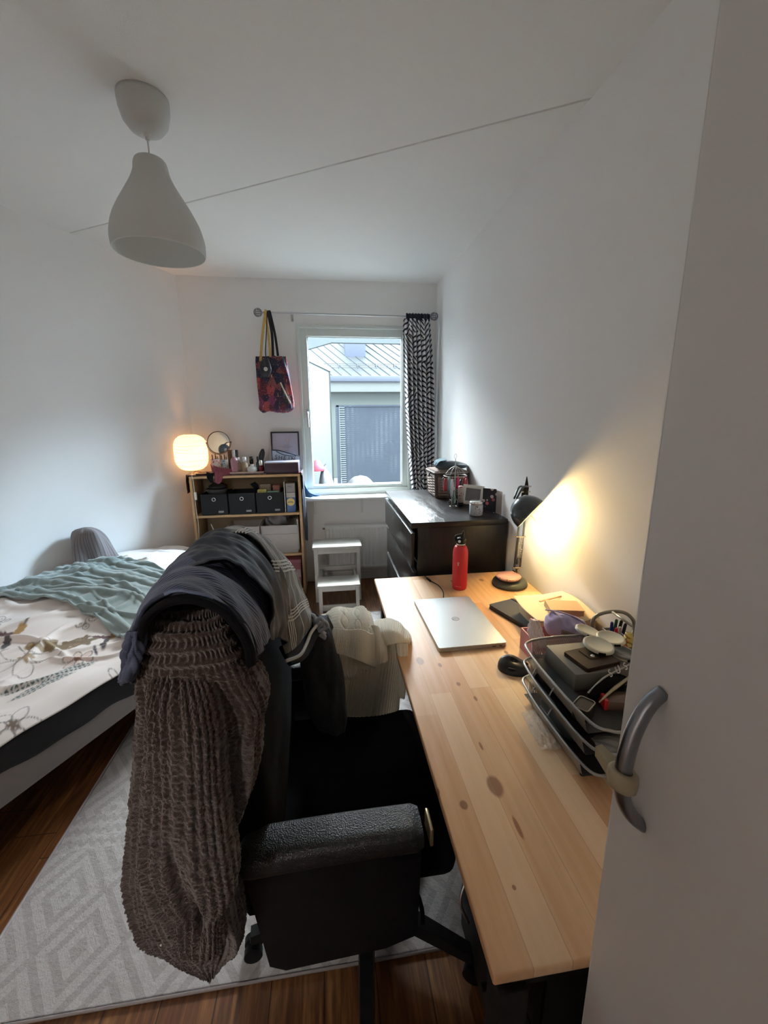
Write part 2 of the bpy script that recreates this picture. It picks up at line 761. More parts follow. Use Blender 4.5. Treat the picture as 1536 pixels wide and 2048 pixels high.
b = B(); b.box(LX + 0.005, 0, -0.014, 0, 0, 0.07, 0.004)
struct(b.obj('baseboard_back', TRIM))
b = B()
q0 = p0 + LD * 0.01; q1 = p1
b.prism([(q0.x, q0.y), ((q0 + LN * 0.014).x, (q0 + LN * 0.014).y), ((q1 + LN * 0.014).x, (q1 + LN * 0.014).y), (q1.x, q1.y)], 'z', 0, 0.07)
struct(b.obj('baseboard_left', TRIM, smooth=False))
b = B(); b.box(-0.014, 0, YR, -0.02, 0, 0.07, 0.004)
struct(b.obj('baseboard_right', TRIM))

# ------------------------------------------------------------------ window
FRAME = pm('window_paint', (0.66, 0.70, 0.67, 1), 0.32, var=0.03)
CHROME = pm('brushed_metal', (0.62, 0.63, 0.64, 1), 0.28, 1.0, var=0.04)
b = B()
f = 0.028
for (x0, x1, z0, z1) in ((WX0, WX0 + f, WZ0, WZ1), (WX1 - f, WX1, WZ0, WZ1), (WX0 + f, WX1 - f, WZ1 - f, WZ1), (WX0 + f, WX1 - f, WZ0, WZ0 + f)):
    b.box(x0, x1, -0.012, 0.12, z0, z1, 0.003)
win = struct(b.obj('window_1', FRAME))
b = B()
s0x, s1x, s0z, s1z = WX0 + 0.022, WX1 - 0.022, WZ0 + 0.014, WZ1 - 0.022
gx0, gx1, gz0, gz1 = -1.128, -0.305, 0.925, 2.213
b.box(s0x, gx0, 0.008, 0.075, s0z, s1z, 0.004)
b.box(gx1, s1x, 0.008, 0.075, s0z, s1z, 0.004)
b.box(gx0, gx1, 0.008, 0.075, gz1, s1z, 0.004)
b.box(gx0, gx1, 0.008, 0.075, s0z, gz0, 0.004)
b.obj('sash', FRAME, win)
b = B()
for (x0, x1, z0, z1) in ((gx0, gx0 + 0.008, gz0, gz1), (gx1 - 0.008, gx1, gz0, gz1), (gx0, gx1, gz1 - 0.008, gz1), (gx0, gx1, gz0, gz0 + 0.008)):
    b.box(x0, x1, 0.028, 0.045, z0, z1)
b.obj('glazing_bead', pm('pale_bead', (0.75, 0.8, 0.82, 1), 0.3), win)
t = new('clear_pane', 0.0)
mt = t.n('ShaderNodeMixShader'); gl = t.n('ShaderNodeBsdfGlossy'); tr = t.n('ShaderNodeBsdfTransparent'); fr = t.n('ShaderNodeFresnel')
gl.inputs['Roughness'].default_value = 0.02
fr.inputs['IOR'].default_value = 1.35
no = t.noise(t.coord(), 2, 2)
t.l(t.mix(no, (0.93, 0.97, 0.98, 1), (0.96, 0.99, 1.0, 1)), tr.inputs[0])
gb = t.n('ShaderNodeNewGeometry'); t.l(t.math('MULTIPLY', fr.outputs[0], t.math('SUBTRACT', 1, gb.outputs['Backfacing'])), mt.inputs[0]); t.l(tr.outputs[0], mt.inputs[1]); t.l(gl.outputs[0], mt.inputs[2])
t.l(mt.outputs[0], t.t.nodes['Material Output'].inputs[0])
PANE = t.m
b = B(); b.box(gx0 - 0.004, gx1 + 0.004, 0.046, 0.050, gz0 - 0.004, gz1 + 0.004)
b.obj('pane', PANE, win)
hz = AY(613, 840, 0.0)
b = B()
b.cyl((-1.150, 0.010, 1.600), (-1.150, -0.008, 1.600), 0.013)
b.obj('handle_rose', CHROME, win)
b = B()
b.tube([(-1.150, -0.005, 1.580), (-1.150, -0.036, 1.578), (-1.150, -0.040, 1.55), (-1.149, -0.038, 1.50), (-1.148, -0.034, 1.455)], [0.008, 0.008, 0.009, 0.010, 0.009], 12, smooth=5)
b.box(-1.162, -1.138, -0.004, 0.008, 1.545, 1.615, 0.004)
b.obj('window_handle', CHROME, win)
b = B(); b.cyl((-0.86, 0.008, 2.236), (-0.86, -0.004, 2.236), 0.012); b.cyl((-1.165, 0.008, 1.76), (-1.165, 0.003, 1.76), 0.008)
b.obj('catch_plug', FRAME, win)

# narrow sill board carried on brackets under the window
SILLM = pm('sill_white', (0.72, 0.74, 0.71, 1), 0.4, var=0.03)
b = B(); b.box(-1.236, -0.12, -0.185, 0.0, 0.818, 0.838, 0.004)
sill = struct(b.obj('window_sill', SILLM))
for bx in (-1.126, -0.689, -0.30):
    b = B()
    b.box(bx - 0.012, bx + 0.012, -0.004, 0.0, 0.66, 0.818, 0.001)
    b.box(bx - 0.012, bx + 0.012, -0.13, 0.0, 0.814, 0.818, 0.001)
    b.cyl((bx, -0.004, 0.683), (bx, -0.007, 0.683), 0.005, seg=12)
    b.obj('sill_bracket', TRIM, sill)

# ------------------------------------------------------------------ radiator
RADM = pm('radiator_enamel', (0.70, 0.70, 0.68, 1), 0.35, var=0.02)
rx0, rx1, rz0, rz1 = -1.04, -0.12, 0.122, 0.562
rad = thing('radiator', 'white ribbed panel radiator on the wall under the window', 'radiator', ((rx0 + rx1) / 2, -0.06, rz0))
b = B()
# fluted front panel
npil = 26
xs, ys = [], []
for i in range(npil):
    a = rx0 + 0.022 + (rx1 - rx0 - 0.044) * i / npil
    w = (rx1 - rx0 - 0.044) / npil
    xs += [a, a + w * 0.35, a + w * 0.5, a + w * 0.85]
    ys += [-0.085, -0.085, -0.096, -0.096]
xs = [rx0] + xs + [rx1]; ys = [-0.09] + ys + [-0.09]
G = []
for z, k in ((rz0, 0), (rz0 + 0.045, 0), (rz0 + 0.06, 1), (rz1 - 0.05, 1), (rz1 - 0.035, 0), (rz1, 0)):
    G.append([(x, (y if k else -0.092), z) for x, y in zip(xs, ys)])
b.grid(G)
b.obj('front_panel', RADM, rad, smooth=True, ang=50, solid=0.002)
b = B(); b.box(rx0, rx1, -0.088, -0.03, rz0 + 0.004, rz1 - 0.004, 0.006)
b.obj('core', RADM, rad)
b = B(); b.box(rx0 - 0.002, rx1, -0.094, -0.03, rz1 - 0.006, rz1 + 0.002, 0.002)
b.obj('top_grille', RADM, rad)
b = B(); b.cyl((rx0 - 0.001, -0.06, rz1 - 0.03), (rx0 - 0.022, -0.06, rz1 - 0.03), 0.009, seg=12)
b.obj('vent_plug', pm('dull_brass', (0.3, 0.25, 0.18, 1), 0.4, 0.8), rad)
b = B(); b.box(-0.85, -0.83, -0.03, 0.0, 0.2, 0.5)
b.obj('wall_bracket', RADM, rad)

# ================================================================== OUTSIDE
ROOFM = new('roof_metal', 0.6, 0.0)
ob = ROOFM.coord()
ROOFM.base(ROOFM.mix(ROOFM.noise(ob, 1.2, 4), (0.027, 0.032, 0.035, 1), (0.034, 0.039, 0.042, 1)))
SEAM = pm('roof_seam', (0.022, 0.026, 0.032, 1), 0.6)
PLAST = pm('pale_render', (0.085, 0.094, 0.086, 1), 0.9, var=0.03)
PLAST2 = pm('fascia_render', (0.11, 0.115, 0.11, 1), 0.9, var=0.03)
GUT = pm('gutter_metal', (0.038, 0.045, 0.062, 1), 0.5)
YB = 8.0
e0 = AY(600, 745, YB); e1 = AY(900, 766, YB)
hs = thing('neighbour_house', 'pale house across the yard with a seamed metal roof', 'building', (0.2, YB, -0.2))
ez = 2.62
b = B(); b.box(-3.5, 4.5, YB + 0.5, YB + 3.0, -0.4, ez - 0.25)
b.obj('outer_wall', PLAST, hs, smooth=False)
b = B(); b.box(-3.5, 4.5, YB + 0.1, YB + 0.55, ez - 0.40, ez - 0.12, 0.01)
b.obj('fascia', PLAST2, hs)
b = B(); b.box(-3.5, 4.5, YB, YB + 0.14, ez - 0.14, ez + 0.02, 0.02)
b.obj('gutter', GUT, hs)
sl = math.radians(33)
b = B()
R0 = Vector((0, YB + 0.02, ez)); rd = Vector((0, math.cos(sl), math.sin(sl)))
LR = 3.6
b.hexa([R0 + Vector((-3.6, 0, -0.06)), R0 + Vector((4.6, 0, -0.06)), R0 + Vector((4.6, 0, -0.06)) + rd * LR, R0 + Vector((-3.6, 0, -0.06)) + rd * LR],
       [R0 + Vector((-3.6, 0, 0)), R0 + Vector((4.6, 0, 0)), R0 + Vector((4.6, 0, 0)) + rd * LR, R0 + Vector((-3.6, 0, 0)) + rd * LR])
b.obj('roof', ROOFM.m, hs, smooth=False)
b = B()
for i in range(40):
    x = -5.6 + i * 0.265
    # standing seams lean across the slope like the ones in the photograph
    a = Vector((x + 1.9, 0, 0)) + R0 + rd * 0.02
    c_ = Vector((x, 0, 0)) + R0 + rd * (LR - 0.05)
    if a.x < -3.5 or a.x > 4.5:
        continue
    b.tube([a + Vector((0, 0, 0.012)), c_ + Vector((0, 0, 0.012))], 0.011, 4)
b.obj('seam', SEAM, hs, smooth=False)
b = B()
for k in (0.28, 0.40, 0.50):
    b.tube([R0 + Vector((-3.5, 0, 0.10)) + rd * k, R0 + Vector((4.5, 0, 0.10)) + rd * k], 0.007, 6)
for i in range(16):
    x = -3.2 + i * 0.52
    b.tube([R0 + Vector((x, 0, 0.0)) + rd * 0.55, R0 + Vector((x, 0, 0.12)) + rd * 0.50, R0 + Vector((x, 0, 0.09)) + rd * 0.26], 0.010, 5)
b.obj('snow_guard', SEAM, hs)
c0 = AY(683, 685, YB + 1.9); c1 = AY(731, 712, YB + 1.4)
b = B()
b.box(AY(690, 700, 9.0).x, AY(731, 700, 9.0).x, YB + 1.0, YB + 1.8, ez + 0.55, ez + 1.75, 0.01)
ch = b.obj('chimney', pm('chimney_metal', (0.043, 0.052, 0.078, 1), 0.6), hs)

# dark trellis screen in front of the house wall
SCR = new('screen_dark', 0.8)
ob = SCR.coord()
SX, SY, SZ = SCR.xyz(ob)[:3]
gz = SCR.math('FRACT', SCR.math('MULTIPLY', SZ, 22))
gxx = SCR.math('FRACT', SCR.math('MULTIPLY', SX, 9))
m_ = SCR.math('MULTIPLY', SCR.math('GREATER_THAN', gz, 0.62), SCR.math('GREATER_THAN', gxx, 0.52))
patch = SCR.ramp(SCR.noise(ob, 1.3, 3), [(0.46, (0, 0, 0, 1)), (0.62, (1, 1, 1, 1))])
m2 = SCR.math('MULTIPLY', m_, patch)
SCR.base(SCR.mix(SCR.math('MULTIPLY', m2, 0.6), SCR.mix(SCR.noise(ob, 3, 3), (0.006, 0.010, 0.017, 1), (0.013, 0.019, 0.028, 1)), (0.055, 0.065, 0.075, 1)))
YS = 6.0
a = AY(672, 811, YS); c_ = AY(900, 818, YS); d = AY(690, 975, YS)
scr = thing('trellis_screen', 'tall dark slatted screen standing across the yard', 'screen', ((a.x + c_.x) / 2, YS, -0.2))
b = B(); b.box(a.x + 0.08, 2.4, YS, YS + 0.03, -0.2, a.z - 0.02)
b.obj('screen_panel', SCR.m, scr, smooth=False)
b = B()
for i in range(38):
    z = -0.1 + i * 0.05
    b.box(a.x + 0.05, a.x + 0.19, YS - 0.02, YS - 0.005, z, z + 0.018)
b.obj('rung_strip', pm('rung_pale', (0.08, 0.09, 0.09, 1), 0.7), scr, smooth=False)
b = B(); b.box(a.x - 0.02, a.x + 0.06, YS - 0.03, YS + 0.03, -0.2, a.z)
b.box(a.x, 2.4, YS - 0.03, YS + 0.03, a.z - 0.03, a.z + 0.01)
b.obj('screen_post', SCR.m, scr, smooth=False)

# white side wall of a porch to the left
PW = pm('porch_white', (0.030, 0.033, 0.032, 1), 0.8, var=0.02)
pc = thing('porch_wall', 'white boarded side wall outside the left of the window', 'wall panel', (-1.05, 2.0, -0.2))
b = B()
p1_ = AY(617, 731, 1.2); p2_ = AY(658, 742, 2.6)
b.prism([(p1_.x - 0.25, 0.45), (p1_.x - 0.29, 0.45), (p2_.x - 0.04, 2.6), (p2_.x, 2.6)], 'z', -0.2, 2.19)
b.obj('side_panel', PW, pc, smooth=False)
b = B()
b.prism([(p1_.x - 0.24, 0.45), (p1_.x - 0.33, 0.45), (p2_.x - 0.06, 2.64), (p2_.x + 0.03, 2.64)], 'z', 2.19, 2.25)
b.box(p2_.x - 0.03, p2_.x + 0.015, 2.58, 2.66, -0.2, 2.2)
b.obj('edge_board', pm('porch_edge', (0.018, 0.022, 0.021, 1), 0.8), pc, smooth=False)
# soffit of the roof over the window
b = B()
sf = AY(700, 684, 1.6)
e1_ = AY(612, 699, 5.0); e2_ = AY(663, 685, 5.0); e3_ = AY(900, 689, 5.0)
b.prism([(e1_.x - 1.2, e1_.z - 0.35), (e2_.x, e2_.z), (e3_.x, e3_.z), (e3_.x, e3_.z + 0.5), (e1_.x - 1.2, e3_.z + 0.5)], 'y', 5.0, 5.12)
struct(b.obj('trim_1', pm('soffit_white', (0.042, 0.050, 0.052, 1), 0.8), smooth=False))

GRD = pm('yard_gravel', (0.16, 0.16, 0.155, 1), 0.95, var=0.15, scale=8)
b = B(); b.box(-14, 14, 0.17, 30, -0.4, -0.2)
struct(b.obj('ground', GRD, smooth=False))

# covered garden furniture
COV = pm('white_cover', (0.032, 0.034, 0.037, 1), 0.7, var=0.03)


def cover(name, label, x0, x1, y0, y1, zt, seed, mat=COV, lean=0.0):
    n = 36
    G = []
    r = np.random.default_rng(seed)
    for j in range(n):
        v = j / (n - 1)
        ring = []
        for i in range(48):
            a = 2 * PI * i / 48
            k = 1 - max(0, (v - 0.55) / 0.45) ** 3 if v > 0.55 else 1
            k = math.sqrt(max(0, 1 - ((v - 0.6) / 0.4) ** 2)) if v > 0.6 else 1.0
            flu = 1 + 0.03 * math.sin(7 * a + seed) * (1 - v)
            cx, cy = (x0 + x1) / 2, (y0 + y1) / 2
            ca = math.copysign(abs(math.cos(a)) ** 0.6, math.cos(a)); sa = math.copysign(abs(math.sin(a)) ** 0.6, math.sin(a))
            ring.append((cx + ca * (x1 - x0) / 2 * k * flu, cy + sa * (y1 - y0) / 2 * k * flu, -0.2 + (zt + 0.2) * v + lean * ca * v * 0.1))
        G.append(ring)
    b = B(); b.grid(G, closed_u=True, cap=True)
    return tag(b.obj(name, mat), label, 'furniture cover')


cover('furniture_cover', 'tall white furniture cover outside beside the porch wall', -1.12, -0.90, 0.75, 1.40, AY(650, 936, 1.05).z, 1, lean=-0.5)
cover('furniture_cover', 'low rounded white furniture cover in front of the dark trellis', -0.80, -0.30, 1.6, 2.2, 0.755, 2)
b = B(); b.lathe([(0.0, 0.99), (0.03, 0.97), (0.06, 0.93), (0.09, 0.89), (0.085, 0.86), (0.0, 0.86)], (-1.115, 0.95, AY(620, 938, 0.95).z - 0.88), seg=20)
tag(b.obj('garden_hat', pm('garden_red', (0.22, 0.03, 0.05, 1), 0.7)), 'small red cone lying on the taller furniture cover outside', 'garden ornament')

# ================================================================== PENDANT LAMP
PL_X, PL_Y = -1.595, -1.975
t = new('frosted_plastic', 0.45)
ob = t.coord()
t.base(t.mix(t.noise(ob, 6, 3), (0.78, 0.79, 0.77, 1), (0.82, 0.83, 0.81, 1)))
ad = t.n('ShaderNodeBsdfTranslucent'); ad.inputs[0].default_value = (0.8, 0.8, 0.78, 1)
mx = t.n('ShaderNodeMixShader'); mx.inputs[0].default_value = 0.32
t.l(t.bsdf.outputs[0], mx.inputs[1]); t.l(ad.outputs[0], mx.inputs[2])
t.l(mx.outputs[0], t.t.nodes['Material Output'].inputs[0])
FROST = t.m
pend = thing('pendant_lamp', 'white frosted bell-shaped pendant lamp hanging from the ceiling', 'ceiling lamp', (PL_X, PL_Y, 2.15))
b = B(); b.lathe([(0.0, 2.65), (0.085, 2.65), (0.086, 2.635), (0.084, 2.61), (0.075, 2.575), (0.055, 2.55), (0.03, 2.542), (0.0, 2.54)], (PL_X, PL_Y, 0), seg=48)
b.obj('canopy', FROST, pend, ang=60)
b = B(); b.cyl((PL_X, PL_Y, 2.545), (PL_X, PL_Y, 2.53), 0.011, 0.009); b.cyl((PL_X, PL_Y, 2.53), (PL_X, PL_Y, 2.519), 0.007)
b.obj('cord_grip', TRIM, pend)
b = B(); b.cyl((PL_X, PL_Y, 2.525), (PL_X, PL_Y, 2.44), 0.003, seg=10)
b.obj('cord', TRIM, pend)
pr = [(0.012, 2.462), (0.04, 2.461), (0.052, 2.455), (0.058, 2.44), (0.062, 2.415), (0.075, 2.385), (0.098, 2.345), (0.128, 2.295), (0.150, 2.25), (0.161, 2.21), (0.164, 2.185), (0.162, 2.155), (0.159, 2.15), (0.158, 2.155), (0.160, 2.185), (0.157, 2.21), (0.146, 2.25), (0.124, 2.295), (0.094, 2.345), (0.071, 2.385), (0.058, 2.415), (0.054, 2.44), (0.048, 2.452), (0.012, 2.458)]
b = B(); b.lathe([(p[0], p[1]) for p in crom(np.array(pr), 90)], (PL_X, PL_Y, 0), seg=64)
b.obj('lamp_shade', FROST, pend, ang=70)
b = B(); b.cyl((PL_X, PL_Y, 2.45), (PL_X, PL_Y, 2.38), 0.02); b.ball((PL_X, PL_Y, 2.34), 0.03, sc=(1, 1, 1.2))
b.obj('bulb', pm('dark_bulb', (0.7, 0.7, 0.68, 1), 0.2), pend)

# ================================================================== RUG
t = new('rug_pile', 0.95)
ob = t.coord()
X, Y, Z = t.xyz(ob)[:3]
band = t.math('FRACT', t.math('MULTIPLY', Y, 1.55))
inband = t.math('GREATER_THAN', band, 0.22)
ax = t.math('PINGPONG', X, 0.125)
ay = t.math('PINGPONG', Y, 0.16)
dia = t.math('ADD', t.math('MULTIPLY', ax, 1.0), t.math('MULTIPLY', ay, 0.78))
ringv = t.math('FRACT', t.math('MULTIPLY', dia, 17.0))
ring = t.math('GREATER_THAN', ringv, 0.45)
thin = t.math('FRACT', t.math('MULTIPLY', dia, 150.0))
zig = t.math('FRACT', t.math('ADD', t.math('MULTIPLY', Y, 21.0), t.math('MULTIPLY', t.math('PINGPONG', X, 0.018), 22.0)))
pat = t.math('ADD', t.math('MULTIPLY', inband, ring), t.math('MULTIPLY', t.math('SUBTRACT', 1, inband), t.math('GREATER_THAN', zig, 0.5)))
soft = t.noise(ob, 34, 6, 0.72)
hgt = t.math('ADD', t.math('MULTIPLY', pat, t.math('ADD', 0.7, t.math('MULTIPLY', t.math('GREATER_THAN', thin, 0.5), 0.3))), t.math('MULTIPLY', soft, 1.1))
base = t.mix(soft, rgb(146, 140, 138), rgb(178, 172, 170))
t.base(t.mix(t.math('MULTIPLY', pat, 0.5), base, rgb(196, 193, 192)))
t.bump(hgt, 1.0, 0.010)
t.bsdf.inputs['Sheen Weight'].default_value = 0.3
RUG = t.m
RX0, RX1, RY0, RY1 = -2.03, -0.52, -2.962, -0.75
rug = thing('rug', 'light grey woven rug with raised diamond pattern under the chair', 'rug', ((RX0 + RX1) / 2, (RY0 + RY1) / 2, 0))
b = B(); b.box(RX0 + 0.006, RX1 - 0.006, RY0 + 0.006, RY1 - 0.006, 0.0, 0.009, 0.003)
b.obj('pile', RUG, rug)
b = B(); b.tube([(RX0, RY0, 0.0055), (RX1, RY0, 0.0055), (RX1, RY1, 0.0055), (RX0, RY1, 0.0055)], 0.0055, 8, closed=True)
b.obj('bound_edge', pm('rug_edge', rgb(150, 142, 142), 0.95, bump=0.5, bscale=500), rug)

# ================================================================== DESK
DZ = 0.7076
DX0, DX1, DY0, DY1 = -0.7728, -0.004, -3.4164, -1.796
t = new('pine', 0.44, 0.0, 0.4)
ob = t.coord('Object')
geo = t.n('ShaderNodeNewGeometry')
pos = geo.outputs['Position']
X, Y, Z = t.xyz(pos)[:3]
u = t.math('DIVIDE', t.math('ADD', X, 0.773), 0.0645)
row = t.math('FLOOR', u)
r1 = t.math('FRACT', t.math('MULTIPLY', t.math('SINE', t.math('MULTIPLY', t.math('ADD', row, 3.3), 91.7)), 4375.5))
jo = t.math('ADD', t.math('DIVIDE', Y, 0.9), t.math('MULTIPLY', r1, 3.0))
cell = t.math('FLOOR', jo)
r2 = t.math('FRACT', t.math('MULTIPLY', t.math('SINE', t.math('ADD', t.math('MULTIPLY', row, 17.13), t.math('MULTIPLY', cell, 51.7))), 3541.3))
gv = t.mapping(pos, (34, 1.5, 20))
wrp = t.noise(t.mapping(pos, (6, 1.1, 4)), 2.2, 3, 0.5, out=1)
gm = t.mix(0.22, gv, wrp, 'ADD')
grain = t.noise(gm, 1.7, 5, 0.6)
fine = t.noise(t.mapping(pos, (420, 9, 100)), 1.0, 2)
c = t.ramp(t.math('ADD', t.math('MULTIPLY', grain, 0.55), t.math('MULTIPLY', r2, 0.5)), [(0.2, rgb(238, 205, 168)), (0.45, rgb(230, 190, 148)), (0.65, rgb(216, 168, 124)), (0.9, rgb(196, 142, 100))])
c = t.mix(t.math('MULTIPLY', fine, 0.22), c, rgb(206, 160, 118))
edge = t.math('LESS_THAN', t.math('MINIMUM', t.math('FRACT', u), t.math('SUBTRACT', 1, t.math('FRACT', u))), 0.012)
c = t.mix(t.math('MULTIPLY', edge, 0.35), c, rgb(150, 98, 56))
KN = [(990, 1572, 0.014, 0.024), (927, 1610, 0.0075, 0.010), (917, 1368, 0.0055, 0.009), (951, 1397, 0.004, 0.010), (1012, 1305, 0.006, 0.010), (963, 1160, 0.010, 0.016),
      (1122, 1196, 0.006, 0.02), (1036, 1655, 0.004, 0.022), (905, 1162, 0.008, 0.010), (840, 1322, 0.011, 0.020), (880, 1330, 0.005, 0.010), (1028, 1775, 0.003, 0.004), (962, 1492, 0.003, 0.012), (1068, 1215, 0.006, 0.01), (873, 1582, 0.006, 0.010), (1146, 1462, 0.010, 0.02)]
for (kx, ky, ra, rb) in KN:
    q = AZ(kx, ky, DZ)
    dx = t.math('DIVIDE', t.math('SUBTRACT', X, q.x), ra)
    dy = t.math('DIVIDE', t.math('SUBTRACT', Y, q.y), rb)
    dd = t.math('SQRT', t.math('ADD', t.math('MULTIPLY', dx, dx), t.math('MULTIPLY', dy, dy)))
    dd = t.math('ADD', dd, t.math('MULTIPLY', t.math('SUBTRACT', grain, 0.5), 0.9))
    k = t.math('SUBTRACT', 1.35, dd, clamp=True)
    k = t.math('MULTIPLY', t.math('MINIMUM', t.math('MULTIPLY', k, 2.5), 1.0), 0.72)
    c = t.mix(k, c, rgb(122, 66, 36))
t.base(c)
t.bump(grain, 0.04, 0.002)
PINE = t.m
BLACKW = pm('black_stain', (0.010, 0.009, 0.009, 1), 0.5, var=0.2, spec=0.25)
desk = thing('desk', 'pine-topped desk with black legs along the right wall', 'desk', ((DX0 + DX1) / 2, (DY0 + DY1) / 2, 0))
b = B(); b.box(DX0, DX1, DY0, DY1, DZ - 0.021, DZ, 0.004, 3)
b.obj('desktop', PINE, desk)
for (x, y) in ((DX0 + 0.05, DY0 + 0.05), (DX0 + 0.05, DY1 - 0.09), (DX1 - 0.05, DY0 + 0.05), (DX1 - 0.05, DY1 - 0.09)):
    b = B(); b.box(x - 0.026, x + 0.026, y - 0.026, y + 0.026, 0.0, DZ - 0.09, 0.004)
    b.obj('leg', BLACKW, desk)
b = B()
b.box(DX0 + 0.03, DX0 + 0.05, DY0 + 0.04, DY1 - 0.06, DZ - 0.10, DZ - 0.022, 0.003)
b.obj('side_rail', BLACKW, desk)
b = B(); b.box(DX1 - 0.05, DX1 - 0.03, DY0 + 0.04, DY1 - 0.06, DZ - 0.10, DZ - 0.022, 0.003)
b.obj('side_rail', BLACKW, desk)
b = B(); b.box(DX0 + 0.05, DX1 - 0.05, DY0 + 0.035, DY0 + 0.055, DZ - 0.10, DZ - 0.022, 0.003)
b.obj('end_rail', BLACKW, desk)
b = B(); b.box(DX0 + 0.05, DX1 - 0.05, DY1 - 0.075, DY1 - 0.055, DZ - 0.10, DZ - 0.022, 0.003)
b.obj('end_rail', BLACKW, desk)
b = B(); b.tube([(DX0 + 0.012, DY0 + 0.16, DZ - 0.03), (DX0 - 0.002, DY0 + 0.15, DZ - 0.07), (DX0 + 0.012, DY0 + 0.14, DZ - 0.11)], 0.003, 8, smooth=6)
b.obj('hook', CHROME, desk)

# black pedestal of drawers pushed under the near end of the desk
ped = thing('drawer_pedestal', 'black drawer pedestal standing under the near end of the desk', 'drawer unit', (-0.33, -3.10, 0))
b = B(); b.box(-0.63, -0.06, -3.34, -2.93, 0.03, DZ - 0.115, 0.004)
b.obj('body', BLACKW, ped)
for i in range(3):
    z0 = 0.05 + i * 0.175
    b = B(); b.box(-0.648, -0.632, -3.335, -2.935, z0, z0 + 0.168, 0.003)
    dr = b.obj('drawer', BLACKW, ped)
    b = B(); b.cyl((-0.648, -3.135, z0 + 0.1), (-0.662, -3.135, z0 + 0.1), 0.009)
    b.obj('knob', BLACKW, dr)

# ================================================================== CHEST OF DRAWERS
t = new('black_brown_oak', 0.32, 0.0, 0.25)
ob = t.coord()
geo = t.n('ShaderNodeNewGeometry')
g1 = t.noise(t.mapping(geo.outputs['Position'], (16, 2.2, 3)), 2.3, 4, 0.6)
wv = t.n('ShaderNodeTexWave', wave_type='BANDS', bands_direction='X', wave_profile='SAW')
wv.inputs['Scale'].default_value = 9.0
wv.inputs['Distortion'].default_value = 9.0
wv.inputs['Detail'].default_value = 3.0
wv.inputs['Detail Scale'].default_value = 1.1
t.l(t.mapping(geo.outputs['Position'], (1.6, 0.75, 0.4)), wv.inputs['Vector'])
t.bsdf.inputs['Coat Weight'].default_value = 0.25
t.bsdf.inputs['Coat Roughness'].default_value = 0.25
t.base(t.mix(g1, (0.006, 0.005, 0.005, 1), (0.015, 0.012, 0.012, 1)))
t.bump(t.math('ADD', wv.outputs['Fac'], t.math('MULTIPLY', g1, 0.3)), 0.55, 0.004)
OAK = t.m
CX0, CX1, CY0, CY1, CZ = -0.545, -0.01, -1.70, -0.66, 0.975
chest = thing('chest_of_drawers', 'black-brown chest of drawers against the right wall behind the desk', 'chest of drawers', ((CX0 + CX1) / 2, (CY0 + CY1) / 2, 0))
b = B(); b.box(CX0 - 0.012, CX1, CY0, CY1, CZ - 0.03, CZ, 0.0015)
b.obj('top', OAK, chest)
b = B(); b.box(CX0 + 0.025, CX1, CY0 + 0.0, CY0 + 0.022, 0.0, CZ - 0.031, 0.001)
b.obj('side_panel', OAK, chest)
b = B(); b.box(CX0 + 0.025, CX1, CY1 - 0.022, CY1, 0.0, CZ - 0.031, 0.001)
b.obj('side_panel', OAK, chest)
b = B(); b.box(CX1 - 0.012, CX1, CY0 + 0.023, CY1 - 0.023, 0.04, CZ - 0.031)
b.obj('back_panel', OAK, chest)
b = B(); b.box(CX0 + 0.04, CX0 + 0.055, CY0 + 0.023, CY1 - 0.023, 0.0, 0.06)
b.obj('plinth', OAK, chest)
dh = (CZ - 0.031 - 0.055) / 4
LIP = pm('drawer_lip', (0.055, 0.055, 0.06, 1), 0.25)
for i in range(4):
    z1 = CZ - 0.036 - i * dh
    z0 = z1 - dh + 0.006
    pull = 0.0
    if i == 3:
        pull = 0.07
    if i == 0:
        pull = 0.012
    b = B(); b.box(CX0 - pull, CX0 - pull + 0.018, CY0 + 0.001, CY1 - 0.001, z0, z1 - 0.022, 0.0015)
    dr = b.obj('drawer', OAK, chest)
    b = B(); b.prism([(CX0 - pull - 0.001, z1 - 0.024), (CX0 - pull + 0.019, z1 - 0.024), (CX0 - pull + 0.019, z1 - 0.018)], 'y', CY0 + 0.001, CY1 - 0.001)
    b.obj('finger_pull', LIP, dr, smooth=False)
    if i < 3:
        b = B(); b.box(CX0 + 0.03, CX1 - 0.02, CY0 + 0.03, CY1 - 0.03, z0 + 0.01, z0 + 0.02)
        b.obj('drawer_bottom', OAK, dr)

